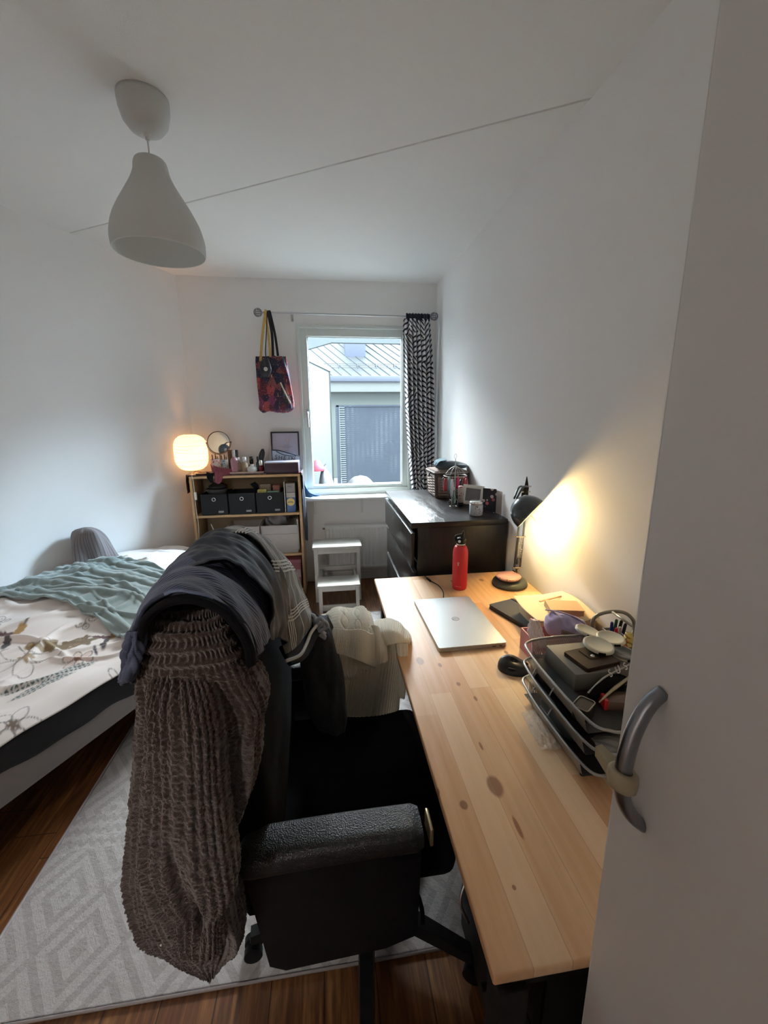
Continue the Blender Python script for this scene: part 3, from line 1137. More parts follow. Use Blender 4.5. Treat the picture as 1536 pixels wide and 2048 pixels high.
# ================================================================== STEP STOOL
SW = pm('stool_white', (0.50, 0.48, 0.44, 1), 0.38, var=0.02)
st = thing('step_stool', 'small white wooden two-step stool in front of the radiator', 'step stool', (-0.95, -0.42, 0))
tz = 0.485
a0, a1 = AZ(624, 1096, tz), AZ(722, 1094, tz)
a2, a3 = AZ(628, 1077, tz), AZ(720, 1074, tz)
sx0, sx1 = -1.147, -0.735
y_near, y_far = -0.485, -0.235
b = B(); b.box(sx0, sx1, y_near, y_far, tz - 0.022, tz, 0.006, 3)
b.obj('top_step', SW, st)
yl = -0.80
s2 = 0.235
b = B(); b.box(sx0 + 0.035, sx1 - 0.035, -0.715, -0.50, s2 - 0.022, s2, 0.006, 3)
b.obj('lower_step', SW, st)
for sx, dx in ((sx0 + 0.012, 1), (sx1 - 0.044, 1)):
    # rear and front legs splay a little
    b = B(); b.hexa([(sx, y_near + 0.02 - 0.03, 0), (sx + 0.03, y_near - 0.01, 0), (sx + 0.03, y_near + 0.03, 0), (sx, y_near + 0.03, 0)],
                    [(sx, y_near + 0.012, tz - 0.022), (sx + 0.03, y_near + 0.012, tz - 0.022), (sx + 0.03, y_near + 0.05, tz - 0.022), (sx, y_near + 0.05, tz - 0.022)])
    b.obj('leg', SW, st, smooth=False)
    b = B(); b.hexa([(sx, y_far + 0.0, 0), (sx + 0.03, y_far + 0.0, 0), (sx + 0.03, y_far + 0.04, 0), (sx, y_far + 0.04, 0)],
                    [(sx, y_far - 0.05, tz - 0.022), (sx + 0.03, y_far - 0.05, tz - 0.022), (sx + 0.03, y_far - 0.01, tz - 0.022), (sx, y_far - 0.01, tz - 0.022)])
    b.obj('leg', SW, st, smooth=False)
for sx in (sx0 + 0.045, sx1 - 0.072):
    b = B(); b.hexa([(sx, -0.725, 0), (sx + 0.028, -0.725, 0), (sx + 0.028, -0.69, 0), (sx, -0.69, 0)],
                    [(sx, -0.705, s2 - 0.022), (sx + 0.028, -0.705, s2 - 0.022), (sx + 0.028, -0.67, s2 - 0.022), (sx, -0.67, s2 - 0.022)])
    b.obj('leg', SW, st, smooth=False)
    b = B(); b.box(sx, sx + 0.028, -0.70, -0.27, s2 - 0.06, s2 - 0.022, 0.003)
    b.obj('side_rail', SW, st)
b = B(); b.box(sx0 + 0.042, sx1 - 0.042, y_near + 0.015, y_near + 0.033, tz - 0.065, tz - 0.022, 0.003)
b.obj('apron', SW, st)
b = B(); b.box(sx0 + 0.073, sx1 - 0.073, -0.70, -0.682, s2 - 0.055, s2 - 0.022, 0.003)
b.obj('apron', SW, st)
b = B(); b.box(sx0 + 0.042, sx1 - 0.042, y_far - 0.04, y_far - 0.022, 0.20, 0.24, 0.003)
b.obj('rear_rail', SW, st)
b = B(); b.box(sx0 + 0.073, sx1 - 0.073, -0.715, -0.697, 0.02, 0.07, 0.003)
b.obj('foot_rail', SW, st)

# ================================================================== SHELF UNIT
t = new('birch', 0.42)
geo = t.n('ShaderNodeNewGeometry')
g = t.noise(t.mapping(geo.outputs['Position'], (4, 10, 26)), 2.5, 4)
t.base(t.mix(g, rgb(176, 138, 96), rgb(204, 168, 122)))
BIRCH = t.m
HX0, HX1, HY0, HY1, HZ = -2.112, -1.226, -0.30, -0.008, 1.078
shelf = thing('shelf_unit', 'birch shelf unit in the left corner beside the window', 'shelf', ((HX0 + HX1) / 2, -0.15, 0))
BT = 0.020
b = B(); b.box(HX0, HX0 + BT, HY0, HY1, 0, HZ - BT - 0.001, 0.001); b.obj('side_panel', BIRCH, shelf)
b = B(); b.box(HX1 - BT, HX1, HY0, HY1, 0, HZ - BT - 0.001, 0.001); b.obj('side_panel', BIRCH, shelf)
b = B(); b.box(HX0, HX1, HY0, HY1, HZ - BT, HZ, 0.001); b.obj('top', BIRCH, shelf)
SHZ = [0.748, 0.385, 0.06]
for z in SHZ:
    b = B(); b.box(HX0 + BT + 0.001, HX1 - BT - 0.001, HY0 + 0.002, HY1 - 0.006, z - BT, z, 0.001)
    b.obj('shelf_board', BIRCH, shelf)
b = B(); b.box(HX0 + BT + 0.001, HX1 - BT - 0.001, HY1 - 0.005, HY1, 0.02, HZ - BT - 0.001)
b.obj('back_panel', pm('backing_board', rgb(150, 130, 104), 0.7), shelf)

# ================================================================== BED
P0L = Vector((LX, 0, 0))


def BP(t_, d, z):
    p = P0L + LD * t_ + LN * d
    return Vector((p.x, p.y, z))


def bbox(b, t0, t1, d0, d1, z0, z1, bev=0.0):
    M = Matrix(((LD.x, LN.x, 0, P0L.x), (LD.y, LN.y, 0, P0L.y), (0, 0, 1, 0), (0, 0, 0, 1)))
    b.box(t0, t1, d0, d1, z0, z1, bev, M=M)


GREYB = pm('grey_board', rgb(122, 116, 114), 0.6, var=0.05)
BLKF = pm('black_fabric', (0.010, 0.010, 0.012, 1), 0.95, bump=0.3)
bed = thing('bed', 'low bed with grey side rail along the left wall', 'bed', tuple(BP(1.6, 0.6, 0)))
T0, T1 = 0.50, 2.62
b = B(); bbox(b, T0, T1, 1.135, 1.162, 0.285, 0.42, 0.006); b.obj('side_rail', GREYB, bed)
b = B(); bbox(b, T0, T1, 0.012, 0.035, 0.285, 0.42, 0.006); b.obj('side_rail', GREYB, bed)
b = B(); bbox(b, T0 - 0.022, T0, 0.012, 1.162, 0.25, 0.44, 0.006); b.obj('end_board', GREYB, bed)
b = B(); bbox(b, T1, T1 + 0.025, 0.012, 1.162, 0.25, 0.55, 0.006); b.obj('end_board', GREYB, bed)
for (tt, dd) in ((T0 + 0.08, 0.06), (T0 + 0.08, 1.10), (T1 - 0.08, 0.06), (T1 - 0.08, 1.10)):
    b = B(); bbox(b, tt - 0.03, tt + 0.03, dd - 0.03, dd + 0.03, 0.011, 0.30, 0.003); b.obj('leg', BLACKW, bed)
b = B(); bbox(b, T0, T1, 0.036, 1.134, 0.30, 0.319); b.obj('slat_base', BLACKW, bed)
b = B(); bbox(b, T0 + 0.01, T1 - 0.01, 0.036, 1.134, 0.321, 0.515, 0.03); b.obj('mattress', BLKF, bed)
# dark fitted sheet pulled over the mattress, its lower hem hanging unevenly in front of the rail
n = 90
G = []
for z_ in range(7):
    rowp = []
    for i in range(n):
        tt = T0 + 0.0 + (T1 - T0) * i / (n - 1)
        hem = 0.325 + 0.085 * min(1, max(0, (tt - 1.35) / 0.9)) + 0.006 * math.sin(11 * tt) + 0.004 * math.sin(31 * tt)
        zz = 0.512 + (hem - 0.512) * z_ / 6
        rowp.append(tuple(BP(tt, 1.172 + 0.004 * math.sin(19 * tt) * z_ / 6, zz)))
    G.append(rowp)
b = B(); b.grid(G); b.obj('fitted_sheet', BLKF, bed, solid=0.003)

# ---------------- duvet with printed garden motifs
NU, NV = 420, 300
td0, td1, dd0, dd1 = 0.46, 2.66, 0.03, 1.185
TT, DD = np.meshgrid(np.linspace(td0, td1, NU), np.linspace(dd0, dd1, NV))
U = (TT - td0) / (td1 - td0); V = (DD - dd0) / (dd1 - dd0)
H = 0.575 + 0.055 * np.exp(-((DD - 0.38) / 0.32) ** 2) * np.clip((TT - 0.45) / 0.5, 0, 1) + 0.03 * np.exp(-((TT - 1.25) / 0.5) ** 2)
H -= 0.05 * (V ** 3)
H -= 0.045 * np.clip((0.85 - TT) / 0.35, 0, 1) ** 2
edge = np.clip((V - 0.955) / 0.045, 0, 1)
H -= 0.045 * edge ** 1.5
r = np.random.default_rng(3)
W = np.zeros_like(H)
for k in range(75):
    ct, cd = r.uniform(0.6, 2.6), r.uniform(0.05, 1.15)
    L, w, th = r.uniform(0.08, 0.26), r.uniform(0.010, 0.024), r.uniform(-1.2, 0.6)
    if 1.7 < ct < 2.4 and cd > 0.6:
        w *= 0.9
    a = (TT - ct) * math.cos(th) + (DD - cd) * math.sin(th)
    c_ = -(TT - ct) * math.sin(th) + (DD - cd) * math.cos(th) + 0.08 * np.sin(a * 9 + k)
    W += r.uniform(0.35, 1.0) * np.exp(-(a / L) ** 2) * np.exp(-(c_ / w) ** 2)
H = np.maximum(H, 0.552 - 0.045 * edge ** 1.5)
H += (0.022 + 0.014 * np.clip((TT - 1.65) / 0.2, 0, 1)) * np.tanh(W * 1.1) + 0.003 * np.sin(TT * 23 + DD * 17) + 0.004 * np.sin(TT * 11 - DD * 19)
G = np.zeros((NV, NU, 3))
G[..., 0] = P0L.x + LD.x * TT + LN.x * DD
G[..., 1] = P0L.y + LD.y * TT + LN.y * DD
G[..., 2] = H
# print: painted as colour on the cloth, laid out in bed coordinates (s along, d across)
IMG = np.zeros((NV, NU, 3)); IMG[:] = (0.86, 0.79, 0.76)
J = 0.006 * np.sin(TT * 90 + DD * 60) + 0.004 * np.sin(TT * 150 - DD * 110)


def paint(mask, col, k=1.0):
    m = np.clip(mask, 0, 1)[..., None] * k
    IMG[:] = IMG * (1 - m) + np.array(col) * m


def soft(d, w=0.004):
    return np.clip(0.5 - d / w, 0, 1)


def loc2(px, py, z=0.575):
    q = AZ(px, py, z) - P0L
    return q.dot(LD), q.dot(LN)


def ell(ct, cd, a, bb, th, wob=0.0):
    x = (TT - ct) * math.cos(th) + (DD - cd) * math.sin(th)
    y = -(TT - ct) * math.sin(th) + (DD - cd) * math.cos(th)
    ang = np.arctan2(y, x)
    return (np.sqrt((x / a) ** 2 + (y / bb) ** 2) - 1 - wob * np.sin(5 * ang + ct * 30)) * min(a, bb)


OL = (0.10, 0.08, 0.075)


def flower(ct, cd, R_, k=6, cen=(0.16, 0.11, 0.08), petals=None, squash=1.0):
    for i in range(k):
        th = 2 * PI * i / k + ct * 5
        pc_, pd_ = ct + R_ * 0.62 * math.cos(th), cd + R_ * 0.62 * math.sin(th) * squash
        d = ell(pc_, pd_, R_ * 0.42, R_ * 0.26, th)
        if petals:
            paint(soft(d), petals, 0.7)
        paint(np.clip(1 - np.abs(d) / 0.0028, 0, 1), OL, 0.85)
    paint(soft(ell(ct, cd, R_ * 0.2, R_ * 0.2, 0, 0.3)), cen)


def bird(ct, cd, s, th):
    c1, s1 = math.cos(th), math.sin(th)
    def P(a, b_):
        return ct + s * (a * c1 - b_ * s1), cd + s * (a * s1 + b_ * c1)
    a = P(0.25, 0); paint(soft(ell(a[0], a[1], s * 0.34, s * 0.13, th, 0.1)), (0.42, 0.24, 0.07))
    a = P(-0.45, 0.03); paint(soft(ell(a[0], a[1], s * 0.48, s * 0.10, th + 0.25, 0.25)), (0.06, 0.05, 0.06))
    a = P(-0.85, 0.16); paint(soft(ell(a[0], a[1], s * 0.25, s * 0.05, th + 0.6, 0.3)), (0.07, 0.06, 0.09))
    a = P(0.02, 0.33); paint(soft(ell(a[0], a[1], s * 0.10, s * 0.33, th, 0.3)), (0.12, 0.045, 0.05))
    a = P(0.68, -0.03); paint(soft(ell(a[0], a[1], s * 0.18, s * 0.03, th - 0.2)), OL)


def blob(ct, cd, s, th, col=(0.22, 0.15, 0.07)):
    for k in range(4):
        paint(soft(ell(ct + s * 0.36 * (k - 1.5) * math.cos(th), cd + s * 0.36 * (k - 1.5) * math.sin(th), s * 0.3, s * (0.22 - 0.03 * k), th + 0.8 * k, 0.25)), [c_ * (0.8 + 0.18 * k) for c_ in col])
        paint(np.clip(1 - np.abs(ell(ct + s * 0.36 * (k - 1.5) * math.cos(th), cd + s * 0.36 * (k - 1.5) * math.sin(th), s * 0.2, s * 0.12, th + 0.8 * k)) / 0.002, 0, 1), (0.06, 0.04, 0.03), 0.7)


def leaf(ct, cd, s, th):
    d = ell(ct, cd, s, s * 0.17, th, 0.15)
    chk = ((np.sin((TT * math.cos(th) + DD * math.sin(th)) * 420) > -0.2) & (np.sin((-TT * math.sin(th) + DD * math.cos(th)) * 420) > -0.3))
    paint(soft(d) * np.where(chk, 1.0, 0.35), (0.035, 0.085, 0.085))


def butterfly(ct, cd, s, th):
    for sg in (-1, 1):
        for q_ in (0.5, -0.35):
            d = ell(ct + s * 0.45 * sg * math.cos(th) , cd + s * q_ * 0.6 + s * 0.45 * sg * math.sin(th), s * 0.36, s * 0.22, th + sg * q_)
            paint(np.clip(1 - np.abs(d) / 0.003, 0, 1), OL, 0.9)
            paint(soft(d + s * 0.14), (0.30, 0.26, 0.24), 0.8)


ax_t = lambda p, q: (loc2(*p), loc2(*q))
for px, py, s_ in ((78 / 1, 1432 / 1, 0), ):
    pass
f = loc2(22, 1432); flower(f[0], f[1], 0.072)
f = loc2(50, 1318); flower(f[0], f[1], 0.125, 5, (0.35, 0.24, 0.13), squash=0.9)
f = loc2(155, 1312); flower(f[0], f[1], 0.055, 6, (0.30, 0.12, 0.08), (0.78, 0.62, 0.55))
f = loc2(232, 1325); flower(f[0], f[1], 0.05, 4, (0.7, 0.66, 0.62))
f = loc2(35, 1282); bird(f[0], f[1], 0.13, PI + 0.55)
f = loc2(222, 1270); bird(f[0], f[1], 0.12, PI + 0.45)
f = loc2(118, 1290); blob(f[0], f[1], 0.16, -0.85)
f = loc2(155, 1283); blob(f[0], f[1], 0.075, 0.2, (0.25, 0.16, 0.09))
f = loc2(100, 1345); leaf(f[0], f[1], 0.15, -0.42)
f = loc2(75, 1365); leaf(f[0], f[1], 0.10, -0.30)
f = loc2(175, 1250); butterfly(f[0], f[1], 0.06, 0.3)
f = loc2(140, 1380); flower(f[0], f[1], 0.025, 4, (0.10, 0.08, 0.09))
f = loc2(3, 1265); butterfly(f[0], f[1], 0.05, 0.3)
for (px, py, kind) in ((165, 1124, 'blob'), (238, 1124, 'bird'), (80, 1118, 'bird2'), (275, 1135, 'blob'), (105, 1130, 'fl'), (20, 1128, 'fl'), (310, 1150, 'fl'), (205, 1128, 'fl')):
    f = loc2(px, py, 0.62)
    if kind == 'blob':
        blob(f[0], f[1], 0.13, 0.4)
    elif kind == 'bird':
        bird(f[0], f[1], 0.13, PI)
    elif kind == 'bird2':
        bird(f[0], f[1], 0.07, 0)
    else:
        flower(f[0], f[1], 0.07)
r = np.random.default_rng(12)
for (tt_, d_) in ((2.45, 0.3), (2.5, 0.7), (2.35, 0.5), (2.55, 1.05), (1.2, 1.1), (1.35, 0.95), (0.9, 0.95), (0.7, 0.7), (0.62, 0.3), (2.3, 0.12)):
    k = r.integers(0, 4)
    (flower, bird, blob, leaf)[k](*((tt_, d_, 0.06) if k == 0 else (tt_, d_, 0.11, r.uniform(0, 6))))
b = B(); b.grid(G)
duv = b.obj('duvet', None, None, smooth=True, ang=180)
me = duv.data
ca = me.color_attributes.new('print', 'FLOAT_COLOR', 'POINT')
flat = np.ones((NV * NU, 4), np.float32); flat[:, :3] = IMG.reshape(-1, 3)
ca.data.foreach_set('color', flat.ravel())
t = new('printed_cotton', 0.55)
at = t.n('ShaderNodeAttribute'); at.attribute_name = 'print'
t.base(t.mix(t.math('MULTIPLY', t.noise(t.coord(), 60, 3), 0.06), at.outputs['Color'], (0.55, 0.5, 0.48, 1)))
t.bump(t.noise(t.coord(), 700, 2), 0.08, 0.001)
t.bsdf.inputs['Sheen Weight'].default_value = 0.15
me.materials.append(t.m)
md = duv.modifiers.new('thickness', 'SOLIDIFY'); md.thickness = 0.02; md.offset = -1
tag(duv, 'white duvet printed with birds, flowers and leaves, spread over the bed', 'duvet')

# ---------------- throw lying across the duvet
def duvet_z(q):
    v = q - P0L
    tt, d = v.dot(LD), v.dot(LN)
    i = int(np.clip((tt - td0) / (td1 - td0) * (NU - 1), 0, NU - 1)); j = int(np.clip((d - dd0) / (dd1 - dd0) * (NV - 1), 0, NV - 1))
    return float(H[j, i])


THROW = new('fleece', 0.95)
ob = THROW.coord()
THROW.base(THROW.mix(THROW.noise(ob, 14, 4), rgb(122, 138, 137), rgb(142, 156, 155)))
THROW.bump(THROW.noise(ob, 500, 3), 0.35, 0.002)
THROW.bsdf.inputs['Sheen Weight'].default_value = 0.45
nt, nd = 200, 150
S, D_ = np.meshgrid(np.linspace(0, 1, nt), np.linspace(0, 1, nd))
G = np.zeros((nd, nt, 3))
# across the bed from the wall (d small) to the open edge, between two wandering hems
for j in range(nd):
    vv = j / (nd - 1)
    d = 0.05 + 1.14 * vv
    ta = 1.10 + 0.05 * math.sin(4 * vv) - 0.12 * vv
    tb = 1.68 + 0.05 * math.sin(7 * vv + 1) - 0.02 * vv
    for i in range(nt):
        uu = i / (nt - 1)
        tt = ta + (tb - ta) * uu
        ii = int(np.clip((tt - td0) / (td1 - td0) * (NU - 1), 0, NU - 1)); jj = int(np.clip((d - dd0) / (dd1 - dd0) * (NV - 1), 0, NV - 1))
        q = BP(tt, d, H[jj, ii] + 0.012)
        G[j, i] = q
r = np.random.default_rng(21)
Wt = np.zeros((nd, nt))
for k in range(15):
    cu = r.uniform(0.0, 1.0); ph = r.uniform(0, 6); sl_ = r.uniform(-0.35, 0.35)
    w = r.uniform(0.012, 0.03)
    line = cu + sl_ * (D_ - 0.5) + 0.09 * np.sin(D_ * r.uniform(3, 6) + ph)
    env = np.exp(-((D_ - r.uniform(0.1, 0.9)) / r.uniform(0.25, 0.5)) ** 2)
    Wt += r.uniform(0.5, 1.0) * np.exp(-((S - line) / w) ** 2) * env
for cu, sl_, a_ in ((0.10, 0.10, 1.3), (0.30, 0.12, 1.5), (0.36, 0.12, 1.2)):
    Wt += a_ * np.exp(-((S - cu - sl_ * (D_ - 0.5) - 0.05 * np.sin(5 * D_)) / 0.028) ** 2)
G[..., 2] += 0.024 * np.tanh(Wt)
hemf = np.minimum(np.minimum(S, 1 - S) / 0.03, 1)
G[..., 2] += 0.006 * np.sin(D_ * 30) * (1 - hemf)
ov = np.clip((D_ - 0.965) / 0.035, 0, 1)
G[..., 2] -= 0.05 * ov
b = B(); b.grid(G)
tag(b.obj('throw_blanket', THROW.m, None, ang=180, solid=0.008, offset=0.6), 'grey-green fleece throw lying rumpled across the duvet', 'blanket')

# ---------------- folded grey cushion standing up against the wall behind the duvet
ST = new('striped_grey', 0.9)
ob = ST.coord('UV')
UU, VV, _ = ST.xyz(ob)[:3]
sline = ST.math('GREATER_THAN', ST.math('FRACT', ST.math('MULTIPLY', UU, 34)), 0.66)
ST.base(ST.mix(ST.math('MULTIPLY', sline, 0.6), ST.mix(ST.noise(ST.coord(), 9, 3), rgb(112, 105, 106), rgb(138, 130, 130)), rgb(82, 74, 76)))
ST.bump(ST.noise(ST.coord(), 300, 3), 0.3, 0.002)
c = PL = None
d_ = ray(172, 1060)
tw = (P0L + LN * 0.10 - CAM).dot(LN) / d_.dot(LN)
ctr = CAM + d_ * tw
G = []
for j in range(40):
    v = j / 39
    z = 0.46 + (ctr.z + 0.02 - 0.46) * v
    w = (0.150 - 0.055 * v) * math.sqrt(max(0.0, 1 - max(0, (v - 0.70) / 0.30) ** 2.2)) + 0.002
    ring = []
    for i in range(64):
        a = 2 * PI * i / 64
        flu = 1 + 0.13 * math.sin(3 * a + 1.2 * v * 3) + 0.09 * math.sin(5 * a + 2 - 2 * v) + 0.03 * math.sin(11 * a + 3 * v)
        q = Vector((ctr.x, ctr.y, 0)) + LD * (w * math.cos(a) * flu - 0.05 + 0.06 * v * v) + LN * (0.062 * math.sin(a) * flu * min(1, w / 0.06) + 0.02 * (1 - v))
        ring.append((q.x, q.y, z))
    G.append(ring)
b = B(); b.grid(G, closed_u=True, cap=True)
tag(b.obj('cushion', ST.m, None, ang=80), 'grey striped cushion squeezed upright between duvet and left wall', 'cushion')

# ================================================================== WARDROBE at the right edge
WFX, WY = -0.627, -3.43
WD = new('wardrobe_white', 0.5)
ob = WD.coord()
WD.base(WD.mix(WD.noise(ob, 5, 3), (0.68, 0.655, 0.63, 1), (0.72, 0.695, 0.67, 1)))
WD.bump(WD.noise(ob, 260, 3), 0.05, 0.002)
WDE = pm('wardrobe_lit_edge', (0.80, 0.80, 0.78, 1), 0.3, var=0.02)  # lighter than the door: window light caught on its edge, put into colour
wr = thing('wardrobe', 'tall white wardrobe with curved metal pull at the right edge of the room', 'wardrobe', (-0.32, -4.0, 0))
b = B(); b.box(WFX + 0.022, -0.016, YR + 0.02, WY, 0.0, 2.35, 0.002)
b.obj('body', WD.m, wr)
for (y1, y0) in ((WY, -4.02), (-4.024, YR + 0.02)):
    b = B(); b.box(WFX, WFX + 0.019, y0, y1, 0.06, 2.345, 0.0025, 3)
    dr = b.obj('door', WD.m, wr)
    if y1 == WY:
        main_door = dr
        b = B(); b.box(WFX + 0.001, WFX + 0.019, y1, y1 + 0.0016, 0.062, 2.343)
        b.obj('lit_edge', WDE, dr, smooth=False)
HM = new('satin_nickel', 0.33, 1.0)
ob = HM.coord()
HM.base(HM.mix(HM.noise(HM.mapping(ob, (60, 60, 3)), 6, 3), (0.23, 0.23, 0.25, 1), (0.31, 0.31, 0.33, 1)))
hy = -3.4825
path = [(WFX + 0.002, hy, 1.228), (WFX - 0.014, hy + 0.001, 1.212), (WFX - 0.027, hy + 0.001, 1.182), (WFX - 0.034, hy, 1.150), (WFX - 0.0355, hy, 1.118), (WFX - 0.030, hy, 1.086), (WFX - 0.016, hy, 1.060), (WFX + 0.002, hy, 1.040)]
b = B(); b.tube(path, [0.0078, 0.0088, 0.0092, 0.0094, 0.0092, 0.0088, 0.0082, 0.0068], 20, smooth=8)
b.obj('door_pull', HM.m, main_door)

RUB = pm('rubber_translucent', rgb(168, 156, 128), 0.45, var=0.05)
RUB.node_tree.nodes['Principled BSDF'].inputs['Subsurface Weight'].default_value = 0.3
RUB.node_tree.nodes['Principled BSDF'].inputs['Subsurface Radius'].default_value = (0.01, 0.008, 0.005)
stp = thing('door_stop', 'beige translucent rubber door stop clipped round the wardrobe pull', 'door stop', (WFX - 0.034, hy, 1.115))
b = B()
c0 = Vector((WFX - 0.0352, hy, 1.116))
q = []
for i in range(28):
    a = 2 * PI * i / 28
    q.append((math.cos(a), math.sin(a)))
ro = [(0.0165 if x < 0 else 0.0145, 0.0155) for x, y in q]
G = []
for (rs, dz) in (((0.0096, 0.0096), 0.0125), ((0.0135, 0.0130), 0.0125), ((0.0172, 0.0150), 0.0095), ((0.0178, 0.0155), 0.0), ((0.0168, 0.0145), -0.0105), ((0.0130, 0.0125), -0.013), ((0.0096, 0.0096), -0.013), ((0.0096, 0.0096), 0.0125)):
    G.append([(c0.x + x * rs[0], c0.y + y * rs[1], c0.z + dz - 0.25 * x * rs[0]) for x, y in q])
b.grid(G, closed_u=True)
b.obj('ring', RUB, stp, ang=60)
b = B()
b.hexa([(c0.x - 0.010, c0.y + 0.010, c0.z - 0.008), (c0.x + 0.004, c0.y + 0.012, c0.z - 0.008), (c0.x + 0.000, c0.y + 0.040, c0.z + 0.000), (c0.x - 0.011, c0.y + 0.036, c0.z + 0.000)],
       [(c0.x - 0.013, c0.y + 0.010, c0.z + 0.013), (c0.x + 0.004, c0.y + 0.012, c0.z + 0.012), (c0.x + 0.000, c0.y + 0.040, c0.z + 0.012), (c0.x - 0.012, c0.y + 0.036, c0.z + 0.014)])
b.obj('wedge', RUB, stp, ang=20)

# ================================================================== CURTAIN ROD AND CURTAIN
RODM = pm('rod_steel', (0.45, 0.45, 0.46, 1), 0.35, 0.9, var=0.05)
rz, ry = 2.368, -0.095
rod = thing('curtain_rod', 'thin grey curtain rod with wire ball finials above the window', 'curtain rod', (-0.78, ry, rz))
b = B(); b.cyl((-1.475, ry, rz), (-0.075, ry, rz - 0.006), 0.007, seg=14)
b.obj('pole', RODM, rod)
for fx in (-1.505, -0.046):
    b = B()
    for k in range(6):
        a = PI * k / 6
        b.tube([(fx + 0.032 * math.cos(2 * PI * i / 28), ry + 0.032 * math.sin(2 * PI * i / 28) * math.cos(a), rz + 0.032 * math.sin(2 * PI * i / 28) * math.sin(a)) for i in range(28)], 0.0022, 6, closed=True)
    for dx in (-0.018, 0.0, 0.018):
        rr = math.sqrt(0.032 ** 2 - dx ** 2)
        b.tube([(fx + dx, ry + rr * math.cos(2 * PI * i / 28), rz + rr * math.sin(2 * PI * i / 28)) for i in range(28)], 0.0022, 6, closed=True)
    b.obj('finial', pm('finial_wire', (0.25, 0.25, 0.26, 1), 0.3, 0.9), rod)
for fx in (-1.24, -0.16):
    b = B(); b.box(fx - 0.006, fx + 0.006, ry - 0.002, -0.002, rz - 0.02, rz - 0.010, 0.002)
    b.box(fx - 0.010, fx + 0.010, -0.006, -0.001, rz - 0.045, rz + 0.01, 0.002)
    b.tube([(fx, ry + 0.011 * math.cos(a), rz - 0.001 + 0.011 * math.sin(a)) for a in np.linspace(0, 2 * PI, 14, endpoint=False)], 0.0025, 6, closed=True)
    b.obj('rod_bracket', RODM, rod)
b = B()
b.tube([(-1.243, ry, rz - 0.012 + 0.0), (-1.243, ry - 0.002, rz - 0.028), (-1.243, ry - 0.008, rz - 0.040), (-1.243, ry + 0.004, rz - 0.044), (-1.243, ry + 0.006, rz - 0.030)], 0.0018, 6, smooth=4)
b.obj('curtain_clip', RODM, rod)

t = new('herringbone_print', 0.9)
uv = t.coord('UV')
w1 = t.noise(uv, 2.2, 2, out=1)
uw = t.mix(0.05, uv, w1, 'ADD')
vor = t.n('ShaderNodeTexVoronoi'); vor.inputs['Scale'].default_value = 1.0
t.l(t.mapping(uw, (3.2, 6.5, 1)), vor.inputs['Vector'])
U, V, _ = t.xyz(uw)[:3]
r_, g_, b_ = t.xyz(vor.outputs['Color'])[:3]
sgn = t.math('SUBTRACT', t.math('MULTIPLY', t.math('GREATER_THAN', r_, 0.42), 2), 1)
slope = t.math('MULTIPLY', sgn, t.math('ADD', 0.75, t.math('MULTIPLY', g_, 0.9)))
ph = t.math('ADD', t.math('MULTIPLY', V, 36), t.math('MULTIPLY', t.math('MULTIPLY', U, 9), slope))
wob = t.noise(uv, 26, 2)
st_ = t.math('FRACT', t.math('ADD', ph, t.math('MULTIPLY', wob, 0.25)))
ink = t.math('GREATER_THAN', st_, 0.60)
t.base(t.mix(ink, t.mix(t.noise(t.coord(), 20, 2), (0.70, 0.68, 0.70, 1), (0.78, 0.76, 0.77, 1)), (0.012, 0.014, 0.028, 1)))
CURT = t.m
cur = thing('curtain', 'black and white herringbone curtain gathered at the right of the window', 'curtain', (-0.19, -0.1, 0.9))
rows = []
NC, NR = 150, 90
G = np.zeros((NR, NC, 3))
for j in range(NR):
    v = j / (NR - 1)
    z = 2.345 - 1.52 * v
    zpx = 645 + (985 - 645) * v
    # left and right outlines as they fall
    l = np.interp(v, [0, 0.05, 0.2, 0.5, 0.8, 1.0], [-0.312, -0.318, -0.306, -0.290, -0.262, -0.238])
    r_e = np.interp(v, [0, 0.05, 0.2, 0.5, 0.8, 1.0], [-0.085, -0.078, -0.060, -0.042, -0.040, -0.050])
    amp = 0.013 + 0.020 * min(1, v * 3)
    for i in range(NC):
        u = i / (NC - 1)
        x = l + (r_e - l) * (u + 0.012 * math.sin(2 * PI * 7 * u + 1.5 * v))
        y = ry - 0.012 + amp * math.sin(2 * PI * (6.5 * u + 0.25 * math.sin(3 * v))) + 0.008 * math.sin(2 * PI * (2.2 * u) + 4 * v)
        G[j, i] = (x, y, z + 0.004 * math.sin(40 * u))
b = B(); b.grid(G)
b.obj('drape', CURT, cur, ang=180, solid=0.0025)
G = np.zeros((12, NC, 3))
for j in range(12):
    v = j / 11
    for i in range(NC):
        u = i / (NC - 1)
        x = -0.292 + 0.205 * u
        y = ry - 0.012 - 0.006 * math.sin(PI * v) + 0.005 * math.sin(2 * PI * 13 * u)
        G[j, i] = (x, y, rz + 0.016 - 0.055 * v + 0.003 * math.sin(50 * u))
b = B(); b.grid(G)
b.obj('gathered_heading', pm('curtain_heading', (0.016, 0.018, 0.034, 1), 0.9, bump=0.3, bscale=90, var=0.4, scale=60), cur, ang=180, solid=0.002)

